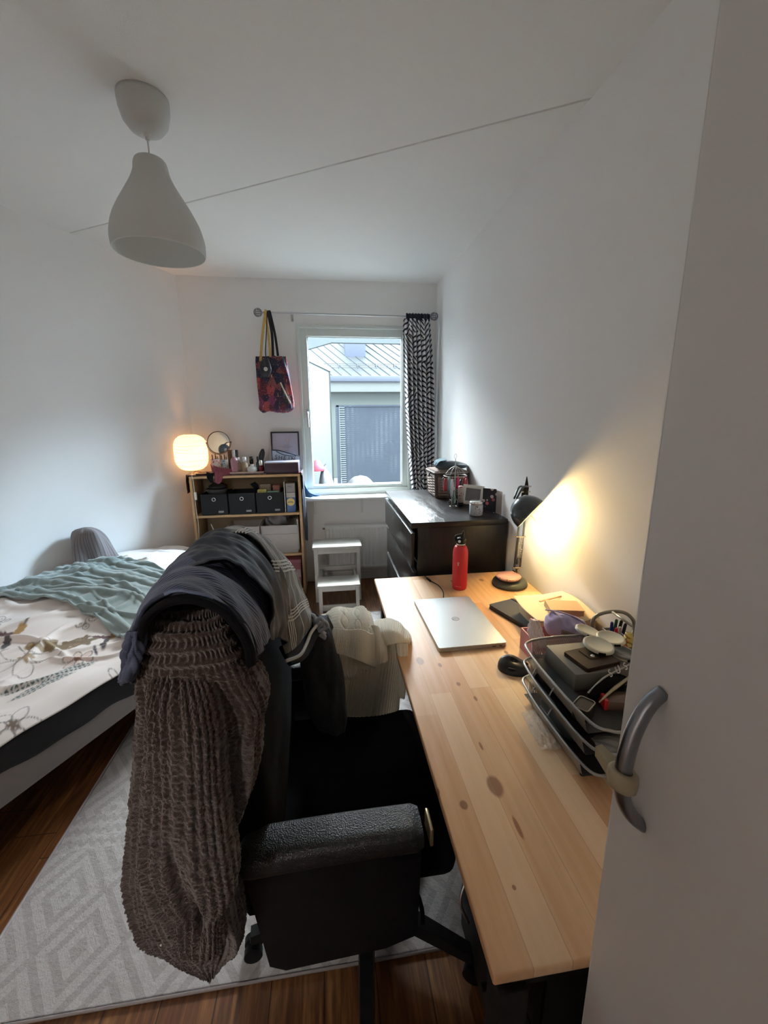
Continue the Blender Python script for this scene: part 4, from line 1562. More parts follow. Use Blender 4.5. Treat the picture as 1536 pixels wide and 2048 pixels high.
# ================================================================== BAGS hanging from the rod
t = new('patchwork_print', 0.75)
ob = t.coord('Object')
vor = t.n('ShaderNodeTexVoronoi'); vor.inputs['Scale'].default_value = 20
t.l(t.mapping(ob, (1, 0.4, 0.75)), vor.inputs['Vector'])
r_, g_, b_ = t.xyz(vor.outputs['Color'])[:3]
cc = t.ramp(r_, [(0.0, rgb(86, 26, 44)), (0.2, rgb(40, 22, 52)), (0.35, rgb(150, 60, 62)), (0.5, rgb(24, 34, 60)), (0.62, rgb(110, 44, 80)), (0.75, rgb(38, 70, 74)), (0.85, rgb(118, 62, 66)), (0.95, rgb(28, 20, 30))], 'CONSTANT')
nz = t.noise(t.mapping(ob, (60, 30, 22)), 1.6, 5, 0.7)
cc = t.mix(t.math('GREATER_THAN', nz, 0.58), cc, rgb(20, 14, 24))
cc = t.mix(t.math('GREATER_THAN', t.noise(t.mapping(ob, (40, 30, 60)), 2.1, 4, 0.7), 0.63), cc, rgb(186, 120, 118))
cc = t.mix(t.math('GREATER_THAN', t.noise(t.mapping(ob, (50, 20, 16), loc=(3, 1, 2)), 1.3, 3, 0.6), 0.68), cc, rgb(196, 176, 150))
t.base(cc)
t.bump(nz, 0.15, 0.002)
PATCH = t.m
YBG = -0.12
bag = thing('tote_bag', 'colourful patchwork tote bag with printed straps on the curtain rod', 'bag', (-1.42, YBG, 1.60))
dsp = lambda U, V: 0.010 * np.sin(2 * PI * (3 * U + 0.7 * V)) * V + 0.004 * np.sin(2 * PI * (9 * U + 2 * V))
G = hang([(512, 572, 713, YBG, 0.018), (511, 574, 730, YBG, 0.03), (513, 579, 755, YBG, 0.045), (516, 584, 785, YBG, 0.055), (518, 587, 808, YBG, 0.05), (520, 586, 818, YBG, 0.042), (528, 578, 824, YBG, 0.02)], YBG, 0.04, 90, 50, dsp)
b = B(); b.grid(G, closed_u=True, cap=True)
b.obj('bag_body', PATCH, bag, ang=180)
YS_ = pm('yellow_strap', rgb(196, 160, 92), 0.8, var=0.25, scale=70)
KS_ = pm('black_strap', rgb(24, 22, 26), 0.8)


def strap(pts, mat, nm='strap', w=0.018, par=None):
    P = [AY(x, y, yy) for x, y, yy in pts]
    b = B(); b.tube(P, 1.0, 8, smooth=8, flat=(w, 0.003), up=(0, 1, 0))
    return b.obj(nm, mat, par)


strap([(521, 722, -0.15), (525, 670, -0.12), (531, 624, -0.105), (533, 621, -0.09)], YS_, w=0.021, par=bag)
strap([(541, 714, -0.15), (537, 670, -0.12), (532, 635, -0.11), (529, 622, -0.10)], YS_, w=0.019, par=bag)
strap([(556, 712, -0.10), (550, 670, -0.10), (541, 630, -0.105), (538, 621, -0.095)], KS_, w=0.020, par=bag)
strap([(546, 712, -0.15), (544, 670, -0.125), (538, 635, -0.11), (535, 621, -0.10)], KS_, w=0.022, par=bag)
b = B(); b.tube([AY(549, 712, -0.14), AY(556, 715, -0.10), AY(572, 722, -0.09)], 0.004, 8, smooth=4)
b.obj('rim_binding', KS_, bag)
b = B(); b.tube([AY(561, 765, -0.172), AY(570, 785, -0.178), AY(581, 807, -0.172)], 1.0, 8, smooth=5, flat=(0.011, 0.003), up=(0, 1, 0))
b.obj('piping', pm('cream_piping', rgb(206, 196, 170), 0.8), bag)
pch = thing('charm_pouch', 'small dark quilted pouch with pale round badge on the patchwork bag', 'pouch', tuple(AY(530, 750, -0.19)))
G = hang([(528, 536, 716, -0.19, 0.006), (521, 540, 726, -0.195, 0.014), (520, 543, 738, -0.2, 0.018), (521, 541, 748, -0.2, 0.014), (527, 538, 755, -0.2, 0.006)], -0.19, 0.015, 40, 20)
b = B(); b.grid(G, closed_u=True, cap=True)
b.obj('pouch_body', pm('quilted_black', rgb(34, 34, 42), 0.6, bump=0.4, bscale=80), pch, ang=180)
q = AY(531.5, 738, -0.2195)
b = B(); b.cyl((q.x, q.y + 0.003, q.z), (q.x, q.y - 0.001, q.z), 0.016, seg=20)
b.obj('badge', pm('badge_pale', rgb(186, 180, 180), 0.5), pch)
b = B(); b.tube([AY(532, 717, -0.19), AY(531, 700, -0.15), AY(533, 660, -0.12), AY(534, 624, -0.105)], 0.004, 8, smooth=6)
b.obj('cord', KS_, pch)

# ================================================================== CHAIR
LEATH = new('black_leather', 0.36)
ob = LEATH.coord()
LEATH.base(LEATH.mix(LEATH.noise(ob, 12, 3), (0.012, 0.012, 0.013, 1), (0.020, 0.020, 0.022, 1)))
vl = LEATH.n('ShaderNodeTexVoronoi'); vl.inputs['Scale'].default_value = 330
LEATH.l(ob, vl.inputs['Vector'])
LEATH.bump(vl.outputs['Distance'], 0.5, 0.0022)
LEATH = LEATH.m
BPL = pm('black_plastic', (0.006, 0.006, 0.007, 1), 0.5, bump=0.2, bscale=300, spec=0.22)
BFAB = pm('black_weave', (0.005, 0.005, 0.006, 1), 0.95, bump=0.4, bscale=600, spec=0.15)
HX, HY = -0.925, -2.86
chair = thing('office_chair', 'black office chair on castors pulled up to the desk, heaped with clothes', 'office chair', (HX, HY, 0.01))
b = B()
b.cyl((HX, HY, 0.085), (HX, HY, 0.15), 0.035, 0.030); b.cyl((HX, HY, 0.15), (HX, HY, 0.36), 0.025, 0.022)
b.obj('gas_column', BPL, chair)
for k, (ex, ey) in enumerate(((-1.262, -2.90), (-0.640, -3.035), (-0.955, -3.20), (-1.08, -2.55), (-0.715, -2.60))):
    d_ = Vector((ex - HX, ey - HY, 0)); n_ = d_.normalized()
    # the spokes taper outwards and dip a little to the castors
    per = Vector((-n_.y, n_.x, 0))
    e = Vector((HX, HY, 0)) + d_
    b = B()
    a_ = Vector((HX, HY, 0)) + n_ * 0.01
    b.hexa([a_ + per * 0.026 + Vector((0, 0, 0.085)), a_ - per * 0.026 + Vector((0, 0, 0.085)), e - per * 0.017 + Vector((0, 0, 0.068)), e + per * 0.017 + Vector((0, 0, 0.068))],
           [a_ + per * 0.020 + Vector((0, 0, 0.135)), a_ - per * 0.020 + Vector((0, 0, 0.135)), e - per * 0.015 + Vector((0, 0, 0.096)), e + per * 0.015 + Vector((0, 0, 0.096))])
    b.obj('leg', BPL, chair, ang=25)
    b = B()
    w0 = e - n_ * 0.004 + Vector((0, 0, 0.0355))
    b.cyl(w0 + per * 0.024, w0 + per * 0.006, 0.0255, seg=22); b.cyl(w0 - per * 0.006, w0 - per * 0.024, 0.0255, seg=22)
    b.cyl(w0 + Vector((0, 0, 0.0)) + per * 0.01, w0 - per * 0.01, 0.012, seg=14)
    b.cyl(w0 + Vector((0, 0, 0.01)), w0 + Vector((0, 0, 0.045)), 0.009, seg=12)
    b.obj('castor', BPL, chair)
b = B(); b.box(HX - 0.13, HX + 0.11, HY - 0.10, HY + 0.10, 0.335, 0.375, 0.012)
b.obj('tilt_mechanism', BPL, chair)
b = B(); b.tube([(HX + 0.09, HY - 0.08, 0.355), (HX + 0.12, HY - 0.20, 0.35), (HX + 0.12, HY - 0.235, 0.325)], 0.006, 8, smooth=4)
b.obj('lever', BPL, chair)
SX0, SX1, SY0, SY1 = -1.20, -0.70, -3.045, -2.49
b = B(); b.box(SX0, SX1, SY0, SY1, 0.376, 0.47, 0.035, 4)
b.obj('seat', BFAB, chair)
# backrest: tall padded board, rounded at the top and leaning slightly back
BX = -1.195
ys = [-3.075, -3.07, -3.03, -2.93, -2.78, -2.62, -2.53, -2.495, -2.49]
prof = [(-3.07, 0.40), (-3.085, 0.60), (-3.085, 0.85), (-3.06, 1.03), (-2.97, 1.125), (-2.80, 1.155), (-2.60, 1.08), (-2.50, 0.96), (-2.455, 0.80), (-2.45, 0.60), (-2.46, 0.40)]
P = crom(np.array(prof), 60)
cy, cz = -2.80, 0.70
G = []
for (s_, dx) in ((0.0, -0.040), (0.80, -0.040), (0.94, -0.034), (1.0, -0.014), (1.0, 0.014), (0.94, 0.034), (0.80, 0.040), (0.0, 0.044)):
    G.append([(BX + dx * 1.25 - 0.13 * max(0, z0 - 0.75) * s_, cy + (y0 - cy) * s_, cz + (z0 - cz) * s_) for y0, z0 in P])
b = B(); b.grid(np.array(G), closed_u=True)
b.obj('backrest', BFAB, chair, ang=70)
b = B(); b.tube([(HX - 0.08, HY + 0.02, 0.355), (-1.22, HY + 0.04, 0.345), (-1.325, HY + 0.05, 0.40), (-1.345, HY + 0.05, 0.60)], 1.0, 10, smooth=6, flat=(0.07, 0.016))
b.obj('back_support', BPL, chair)
# arms: thick leather pads over solid side panels
AT = 0.668
for (y0, y1, near) in ((-3.152, -3.062, 1), (-2.485, -2.395, 0)):
    arm = thing_arm = None
    G = []
    # pad: rounded box running fore and aft, rising a little to the front
    xs_ = np.linspace(-1.215, -0.800, 26)
    for x in xs_:
        u_ = (x + 1.215) / 0.415
        endk = min(1.0, (1 - u_) / 0.07) ** 0.5 if u_ > 0.93 else min(1.0, u_ / 0.05) ** 0.5 if u_ < 0.05 else 1.0
        zt = AT - 0.014 + 0.010 * u_ + 0.004 * math.sin(PI * u_)
        ring = []
        for i in range(28):
            a = 2 * PI * i / 28
            ca = math.copysign(abs(math.cos(a)) ** 0.55, math.cos(a)); sa = math.copysign(abs(math.sin(a)) ** 0.55, math.sin(a))
            ring.append((x, (y0 + y1) / 2 + ca * (y1 - y0) / 2 * (0.55 + 0.45 * endk), zt - 0.028 + sa * 0.030 * max(endk, 0.02)))
        G.append(ring)
    b = B(); b.grid(G, closed_u=True, cap=True)
    ar = b.obj('armrest', LEATH, chair, ang=60)
    b = B()
    ym = (y0 + y1) / 2
    b.prism([(-1.205, 0.615), (-0.815, 0.628), (-0.825, 0.34), (-0.90, 0.315), (-1.13, 0.30), (-1.165, 0.32)], 'y', ym - 0.017, ym + 0.017)
    b.obj('side_panel', BPL, ar, ang=20)
    b = B(); b.box(-0.800, -0.792, ym - 0.026, ym + 0.030, 0.606, 0.652, 0.003)
    b.obj('end_cap', pm('brass_cap', rgb(178, 160, 122), 0.35, 0.5), ar)

# ================================================================== CLOTHES ON THE CHAIR
def knit_mat(name, c0_, c1_, ribs, rows_, bump=0.5, stitch=True, dist=0.004):
    t = new(name, 0.95)
    uv = t.coord('UV')
    U, V, _ = t.xyz(uv)[:3]
    fz = t.noise(t.coord(), 240, 4, 0.7)
    su = t.math('SINE', t.math('MULTIPLY', t.math('ADD', U, t.math('MULTIPLY', t.noise(uv, 30, 2), 0.004)), 2 * PI * ribs))
    sv = t.math('SINE', t.math('MULTIPLY', V, 2 * PI * rows_))
    h_ = t.math('ADD', t.math('MULTIPLY', su, 0.5), t.math('ADD', t.math('MULTIPLY', t.math('MULTIPLY', sv, t.math('ABSOLUTE', su)), 0.35), t.math('MULTIPLY', fz, 0.9)))
    t.base(t.mix(t.math('ADD', 0.15, t.math('MULTIPLY', h_, 0.45), clamp=True), c0_, c1_))
    t.bump(h_, bump, dist)
    t.bsdf.inputs['Sheen Weight'].default_value = 0.5
    t.bsdf.inputs['Sheen Roughness'].default_value = 0.5
    return t.m


BRN = knit_mat('brown_wool', rgb(36, 21, 16), rgb(98, 61, 46), 0.01, 95, 0.9, dist=0.006)


def rib_disp(n, amp, foldsamp, seed, ridges=(), cross=0.0):
    r = np.random.default_rng(seed)
    ph = r.uniform(0, 6, 6)
    def f(U, V):
        wob = 0.010 * vnoise(U, V, 6, 7, seed + 1) + 0.003 * vnoise(U, V, 24, 30, seed + 2)
        rb = np.sin(2 * PI * n * (U + wob))
        st = np.sin(2 * PI * V * 92 + 2.2 * np.abs(rb) + 1.5 * vnoise(U, V, 10, 10, seed + 3))
        d_ = amp * (np.abs(rb) ** 0.7 * np.sign(rb) + 0.40 * st * (rb > -0.2) + 1.1 * vnoise(U, V, 110, 150, seed + 4))
        if cross > 0:
            k = np.clip((cross - V) / 0.03, 0, 1)
            row = np.sin(2 * PI * (V / cross) * 5.2 + 0.5 * np.sin(2 * PI * 2 * U))
            d_ = d_ * (1 - k) + k * (2.2 * amp * row + amp * 1.2 * np.sin(2 * PI * n * 1.6 * U) * (row < 0.3) + amp * vnoise(U, V, 90, 120, seed + 5))
        d_ = d_ + foldsamp * (vnoise(U, V, 7, 3, seed + 6) + 0.5 * vnoise(U, V, 13, 6, seed + 7)) * np.minimum(1, 0.4 + V)
        for (u0, u1, w, a_, v0, v1) in ridges:
            ln = u0 + (u1 - u0) * V
            d_ = d_ + a_ * np.exp(-((U - ln) / w) ** 2) * np.clip((V - v0) / 0.08, 0, 1) * np.clip((v1 - V) / 0.08, 0, 1)
        return d_
    return f


card = thing('knit_cardigan', 'chunky brown knitted cardigan hanging from the chair back', 'cardigan', tuple(AY(400, 1900, -3.13)))
YK = -3.14
G = hang([(322, 440, 1206, YK + 0.03, 0.03), (292, 468, 1240, YK, 0.055), (281, 496, 1290, YK, 0.07), (284, 514, 1330, YK, 0.075), (294, 541, 1385, YK, 0.078), (290, 531, 1430, YK, 0.075), (285, 528, 1500, YK, 0.07), (281, 512, 1560, YK, 0.065), (279, 486, 1610, YK, 0.06),
          (275, 476, 1660, YK, 0.055), (266, 478, 1725, YK, 0.05), (272, 488, 1790, YK, 0.045), (284, 497, 1840, YK, 0.04), (298, 488, 1880, YK, 0.03), (345, 460, 1915, YK, 0.02), (408, 432, 1950, YK, 0.010)], YK, 0.07, 620, 520,
         rib_disp(38, 0.0018, 0.010, 5, ((0.13, 0.10, 0.02, 0.016, 0.25, 0.9), (0.40, 0.44, 0.018, 0.012, 0.15, 0.9), (0.19, 0.15, 0.014, -0.016, 0.35, 0.95), (0.06, 0.05, 0.015, -0.012, 0.2, 0.7)), cross=0.155))
b = B(); b.grid(G, closed_u=True, cap=True)
b.obj('cardigan_body', BRN, card, ang=180)
YK2 = -3.235
G = hang([(322, 396, 1330, YK2 + 0.05, 0.012), (308, 424, 1375, YK2 + 0.02, 0.035), (306, 440, 1440, YK2, 0.045), (303, 447, 1520, YK2, 0.05), (297, 455, 1600, YK2, 0.05), (294, 466, 1680, YK2, 0.052), (302, 474, 1735, YK2, 0.050), (322, 470, 1775, YK2, 0.044), (344, 454, 1802, YK2, 0.032), (351, 447, 1825, YK2, 0.027), (354, 446, 1850, YK2, 0.028), (356, 445, 1878, YK2, 0.030), (366, 438, 1894, YK2, 0.022)], YK2, 0.05, 460, 460,
         rib_disp(24, 0.0021, 0.008, 8, ((0.33, 0.20, 0.030, -0.020, 0.35, 0.85), (0.42, 0.36, 0.02, 0.008, 0.2, 0.85))))
b = B(); b.grid(G, closed_u=True, cap=True)
b.obj('sleeve', BRN, card, ang=180)
q = AY(322, 1890, YK - 0.06)
b = B(); b.ball(q, 0.0022, 8, 6)
b.obj('bead', pm('white_bead', (0.8, 0.8, 0.8, 1), 0.3), card)


def saddle(rows, nu, nv, disp=None):
    R_ = [[AY(x, y, yy) for x, y, yy in r] for r in rows]
    return surf(R_, nu, nv, disp)


# navy pinstriped skirt over the near end of the chair back
t = new('navy_pinstripe', 0.62)
uv = t.coord('UV')
U, V, _ = t.xyz(uv)[:3]
ln = t.math('GREATER_THAN', t.math('FRACT', t.math('ADD', t.math('MULTIPLY', V, 62), t.math('MULTIPLY', t.noise(uv, 3, 2), 1.2))), 0.66)
dot = t.math('GREATER_THAN', t.math('FRACT', t.math('MULTIPLY', U, 260)), 0.35)
t.base(t.mix(t.math('MULTIPLY', t.math('MULTIPLY', ln, dot), 0.7), t.mix(t.noise(uv, 20, 3), rgb(30, 36, 56), rgb(44, 51, 76)), rgb(150, 164, 200)))
t.bump(t.noise(t.coord(), 500, 2), 0.12, 0.001)
t.bsdf.inputs['Sheen Weight'].default_value = 0.08
NAVY = t.m
BLKC = pm('black_cotton', rgb(14, 14, 18), 0.9, bump=0.2, bscale=400, spec=0.2)
DKS = new('charcoal_satin', 0.58)
DKS.base(DKS.mix(DKS.noise(DKS.coord(), 20, 3), rgb(30, 33, 42), rgb(50, 55, 68)))
DKS.bump(DKS.noise(DKS.coord(), 300, 2), 0.12, 0.001)
DKS = DKS.m


def fold_disp(amp, seed, nfold=7, dirn=1.35, lo=0.15):
    def f(U, V):
        return folds(U, V, amp, [(nfold * 0.4, 0.5), (nfold * 0.8, 0.35), (nfold * 1.5, 0.2), (nfold * 2.6, 0.10)], seed, dirn)
    return f


skirt_rows = [
    [(243, 1372, -3.19), (258, 1300, -3.21), (283, 1232, -3.22), (335, 1190, -3.225), (400, 1186, -3.225), (458, 1218, -3.22), (500, 1272, -3.21), (514, 1322, -3.19)],
    [(247, 1352, -3.10), (264, 1275, -3.11), (293, 1208, -3.12), (345, 1164, -3.12), (405, 1158, -3.12), (462, 1188, -3.12), (510, 1240, -3.11), (528, 1290, -3.10)],
    [(262, 1310, -2.98), (282, 1240, -2.98), (312, 1180, -2.98), (355, 1135, -2.98), (412, 1122, -2.98), (470, 1146, -2.98), (520, 1195, -2.98), (543, 1250, -2.98)],
    [(285, 1265, -2.86), (306, 1205, -2.86), (335, 1152, -2.86), (372, 1112, -2.86), (422, 1100, -2.86), (480, 1118, -2.86), (528, 1165, -2.86), (550, 1215, -2.86)],
]
sk = thing('pinstripe_skirt', 'navy pinstriped skirt draped over the top of the chair back', 'skirt', tuple(AY(400, 1190, -3.1)))
G = saddle(skirt_rows, 240, 160, fold_disp(0.007, 4, 5, 1.2))
b = B(); b.grid(G)
b.obj('skirt_cloth', NAVY, sk, ang=180, solid=0.005)
# loose tail hanging at the left
G = surf([[AY(x, y, yy) for x, y, yy in r] for r in (
    [(262, 1262, -3.20), (275, 1262, -3.215), (292, 1262, -3.18)],
    [(252, 1310, -3.20), (268, 1312, -3.22), (288, 1320, -3.17)],
    [(242, 1368, -3.20), (256, 1362, -3.22), (276, 1372, -3.17)])], 60, 60, fold_disp(0.008, 9, 5, 0.1))
b = B(); b.grid(G)
b.obj('hanging_tail', NAVY, sk, ang=180, solid=0.004)
b = B(); b.tube([AY(283, 1290, -3.19), AY(277, 1330, -3.19), AY(272, 1366, -3.19)], 1.0, 8, smooth=5, flat=(0.010, 0.003))
b.obj('tie_ribbon', DKS, sk)

# black top folded beneath it, its dark band showing under the skirt's hem
bt = thing('black_shirt', 'black cotton shirt folded under the navy pinstriped skirt', 'shirt', tuple(AY(400, 1200, -3.1)))
G = saddle([
    [(268, 1300, -3.20), (285, 1240, -3.235), (335, 1200, -3.24), (400, 1194, -3.24), (458, 1226, -3.235), (500, 1285, -3.22), (508, 1330, -3.20)],
    [(270, 1300, -3.13), (290, 1225, -3.14), (340, 1182, -3.15), (402, 1176, -3.15), (458, 1206, -3.15), (505, 1260, -3.14), (518, 1318, -3.12)],
    [(280, 1290, -3.0), (305, 1215, -3.0), (350, 1165, -3.0), (410, 1150, -3.0), (462, 1175, -3.0), (515, 1230, -3.0), (530, 1300, -3.0)]], 120, 60, fold_disp(0.004, 14, 5, 1.2))
b = B(); b.grid(G)
b.obj('folded_layer', BLKC, bt, ang=180, solid=0.012, offset=-1)

# charcoal satin layer between skirt and plaid
sat = thing('satin_blouse', 'dark charcoal satin blouse bunched between pinstriped skirt and plaid trousers', 'blouse', tuple(AY(450, 1100, -2.8)))
G = saddle([
    [(300, 1262, -3.02), (330, 1200, -3.02), (362, 1158, -3.02), (402, 1130, -3.02), (446, 1124, -3.02), (492, 1144, -3.02), (530, 1190, -3.02), (540, 1240, -3.02), (538, 1280, -3.0)],
    [(290, 1250, -2.90), (318, 1185, -2.90), (350, 1138, -2.90), (392, 1102, -2.90), (440, 1096, -2.90), (492, 1116, -2.90), (538, 1165, -2.90), (560, 1230, -2.90), (560, 1275, -2.90)],
    [(300, 1230, -2.80), (330, 1165, -2.80), (362, 1118, -2.80), (402, 1086, -2.80), (448, 1080, -2.80), (502, 1100, -2.80), (548, 1152, -2.80), (570, 1225, -2.80), (572, 1290, -2.80)],
    [(315, 1210, -2.70), (345, 1150, -2.70), (378, 1102, -2.70), (415, 1072, -2.70), (458, 1066, -2.70), (512, 1084, -2.70), (556, 1140, -2.70), (578, 1215, -2.70), (580, 1290, -2.70)],
    [(330, 1210, -2.60), (360, 1150, -2.60), (390, 1102, -2.60), (425, 1070, -2.60), (468, 1062, -2.60), (520, 1080, -2.60), (560, 1135, -2.60), (580, 1210, -2.60), (582, 1290, -2.60)]],
    220, 140, fold_disp(0.010, 31, 6, 1.1))
b = B(); b.grid(G)
b.obj('blouse_cloth', DKS, sat, ang=180, solid=0.004)

# plaid trousers over the far end
t = new('plaid', 0.7)
uv = t.coord('UV')
U, V, _ = t.xyz(uv)[:3]


def lines(c_, k, per, w):
    f_ = t.math('FRACT', t.math('MULTIPLY', c_, k))
    g_ = None
    for o_ in per:
        m_ = t.math('LESS_THAN', t.math('ABSOLUTE', t.math('SUBTRACT', f_, o_)), w)
        g_ = m_ if g_ is None else t.math('MAXIMUM', g_, m_)
    return g_


wl = t.math('MAXIMUM', lines(U, 1.7, (0.30, 0.37, 0.44, 0.51, 0.9), 0.016), lines(V, 4.2, (0.32, 0.39, 0.46, 0.53), 0.016))
dk = t.math('MAXIMUM', lines(U, 1.7, (0.265, 0.335, 0.405, 0.475, 0.545), 0.018), lines(V, 4.2, (0.285, 0.355, 0.425, 0.495, 0.565), 0.018))
chk = t.noise(t.mapping(uv, (200, 120, 1)), 1.0, 2)
c = t.mix(chk, rgb(62, 60, 58), rgb(86, 84, 80))
c = t.mix(t.math('MULTIPLY', dk, 0.75), c, rgb(18, 18, 20))
c = t.mix(t.math('MULTIPLY', wl, 0.95), c, rgb(200, 198, 190))
t.base(c)
t.bump(t.noise(t.coord(), 600, 2), 0.15, 0.001)
t.bsdf.inputs['Sheen Weight'].default_value = 0.25
PLAID = t.m
pl = thing('plaid_trousers', 'grey plaid trousers with striped hem draped over the far side of the chair back', 'trousers', tuple(AY(560, 1290, -2.6)))
G = saddle([
    [(395, 1100, -2.70), (420, 1072, -2.70), (462, 1064, -2.70), (512, 1082, -2.72), (545, 1130, -2.74), (558, 1190, -2.76), (562, 1250, -2.78), (567, 1308, -2.80)],
    [(400, 1088, -2.62), (432, 1062, -2.62), (478, 1058, -2.63), (530, 1080, -2.65), (564, 1130, -2.68), (580, 1190, -2.71), (588, 1245, -2.73), (592, 1292, -2.75)],
    [(410, 1085, -2.54), (440, 1062, -2.54), (486, 1058, -2.55), (538, 1080, -2.57), (574, 1128, -2.60), (594, 1182, -2.63), (606, 1225, -2.66), (612, 1266, -2.68)],
    [(420, 1100, -2.47), (450, 1070, -2.47), (495, 1066, -2.48), (545, 1088, -2.50), (582, 1130, -2.52), (604, 1178, -2.55), (618, 1215, -2.58), (629, 1242, -2.60)]],
    200, 260, fold_disp(0.006, 52, 4, 0.25))
G = np.transpose(G, (1, 0, 2))
b = B(); b.grid(G)
b.obj('trouser_cloth', PLAID, pl, ang=180, solid=0.004)
DKN = pm('navy_rib', rgb(16, 20, 34), 0.85, bump=0.4, bscale=400)
b = B(); b.tube([AY(x, y, yy) for x, y, yy in ((640, 1236, -2.60), (620, 1262, -2.64), (608, 1285, -2.70), (596, 1302, -2.75), (570, 1312, -2.79))], 1.0, 10, smooth=8, flat=(0.062, 0.014), up=(0, -1, 0.2))
b.obj('hem_band', DKN, pl)
b = B(); b.tube([AY(x, y, yy) for x, y, yy in ((637, 1246, -2.625), (622, 1266, -2.665), (612, 1290, -2.72), (600, 1310, -2.77), (572, 1322, -2.81))], 1.0, 8, smooth=8, flat=(0.010, 0.006), up=(0, -1, 0.2))
b.obj('white_stripe', pm('white_rib', rgb(206, 206, 204), 0.8), pl)

# dark grey melange jacket hanging between the chair back and the far arm
GJ = pm('charcoal_melange', rgb(44, 46, 50), 0.95, var=0.55, scale=70, bump=0.6, bscale=220, sheen=0.15)
G = hang([(626, 655, 1238, -2.54, 0.03), (612, 668, 1262, -2.56, 0.045), (600, 676, 1300, -2.58, 0.05), (604, 684, 1350, -2.58, 0.055), (610, 690, 1400, -2.58, 0.05), (622, 694, 1440, -2.58, 0.04), (650, 690, 1462, -2.58, 0.02)], -2.58, 0.05, 160, 90,
         lambda U, V: 0.008 * vnoise(U, V, 9, 4, 3) + 0.004 * vnoise(U, V, 18, 7, 4))
b = B(); b.grid(G, closed_u=True, cap=True)
jk = tag(b.obj('grey_jacket', GJ, None, ang=180), 'dark grey melange jacket hanging beside the cream sweaters', 'jacket')
b = B()
for k, (dx, dy) in enumerate(((0, 0), (7, 6), (0, 9))):
    b.tube([AY(616 + dx * 0.5, 1228 + dy, -2.60), AY(628 + dx, 1232 + dy, -2.62), AY(632 + dx, 1244 + dy, -2.63), AY(640 + dx, 1236 + dy, -2.63), AY(648 + dx, 1246 + dy, -2.63), AY(636 + dx, 1256 + dy, -2.63), AY(650, 1268 + dy, -2.62)], 0.006, 8, smooth=6)
b.obj('drawcord', pm('grey_cord', rgb(176, 182, 190), 0.8, bump=0.5, bscale=500), jk)

# cream sweaters over the far arm
CRM0, CRM1 = rgb(214, 202, 176), rgb(246, 240, 224)
CRB = knit_mat('cream_rib', CRM0, CRM1, 0.01, 150, 0.35, dist=0.002)
CRC = knit_mat('cream_cable', CRM0, CRM1, 0.01, 60, 0.35, dist=0.002)


def rib(n, amp, fo, seed, nv_=4):
    r = np.random.default_rng(seed); ph = r.uniform(0, 6, 4)
    return lambda U, V: amp * np.sign(np.sin(2 * PI * n * U)) * np.abs(np.sin(2 * PI * n * U)) ** 0.6 + fo * (np.sin(2 * PI * 2.2 * U + 2 * V + ph[0]) * 0.6 + 0.4 * np.sin(2 * PI * 4.1 * U - 2 * V + ph[1]))


sw = thing('ribbed_sweater', 'cream ribbed sweater hanging over the far chair arm, closest to the desk', 'sweater', tuple(AY(740, 1440, -2.5)))
G = hang([(700, 800, 1262, -2.44, 0.03), (690, 806, 1300, -2.47, 0.05), (684, 800, 1345, -2.48, 0.055), (676, 796, 1390, -2.48, 0.055), (670, 792, 1420, -2.48, 0.05), (672, 780, 1440, -2.48, 0.03)], -2.48, 0.05, 500, 130, rib(58, 0.0013, 0.006, 4))
b = B(); b.grid(G, closed_u=True, cap=True)
b.obj('sweater_body', CRB, sw, ang=180)
G = saddle([
    [(748, 1246, -2.36), (775, 1238, -2.36), (800, 1250, -2.36), (817, 1268, -2.37)],
    [(748, 1250, -2.42), (778, 1241, -2.44), (804, 1254, -2.44), (820, 1274, -2.43)],
    [(752, 1268, -2.50), (778, 1262, -2.53), (802, 1270, -2.53), (819, 1284, -2.48)],
    [(770, 1292, -2.53), (786, 1288, -2.56), (802, 1286, -2.55), (816, 1286, -2.50)]], 260, 60, rib(20, 0.0016, 0.003, 6))
b = B(); b.grid(G)
b.obj('shoulder', CRB, sw, ang=180, solid=0.008)
G = hang([(790, 816, 1280, -2.50, 0.02), (794, 815, 1310, -2.52, 0.022), (796, 813, 1345, -2.52, 0.02), (800, 810, 1380, -2.52, 0.014), (800, 809, 1394, -2.52, 0.012)], -2.5, 0.02, 90, 50, rib(10, 0.001, 0.002, 5))
b = B(); b.grid(G, closed_u=True, cap=True)
b.obj('sleeve', CRB, sw, ang=180)
G = hang([(680, 700, 1355, -2.545, 0.016), (676, 694, 1385, -2.55, 0.016), (670, 684, 1420, -2.55, 0.014), (665, 679, 1445, -2.55, 0.013), (664, 675, 1466, -2.55, 0.010)], -2.5, 0.02, 90, 50, rib(10, 0.001, 0.002, 7))
b = B(); b.grid(G, closed_u=True, cap=True)
b.obj('sleeve', CRB, sw, ang=180)
cb = thing('cable_sweater', 'cream cable-knit sweater folded on top of the ribbed one', 'sweater', tuple(AY(695, 1340, -2.5)))


def cable(U, V):
    d_ = np.zeros_like(U)
    for c0_ in (0.14, 0.40, 0.62, 0.86):
        for sg in (-1, 1):
            ln_ = c0_ + sg * 0.055 * np.sin(2 * PI * 2.2 * V + c0_ * 9)
            d_ += 0.0065 * np.exp(-((U - ln_) / 0.015) ** 2)
    d_ *= (V < 0.66)
    d_ += (V >= 0.66) * 0.0014 * np.sin(2 * PI * 42 * U)
    d_ += 0.0004 * np.sin(2 * PI * 70 * U) * np.sin(2 * PI * 60 * V) + 0.003 * vnoise(U, V, 6, 4, 2)
    return d_ + 0.005 * np.sin(2 * PI * 2.3 * U + 2 * V)


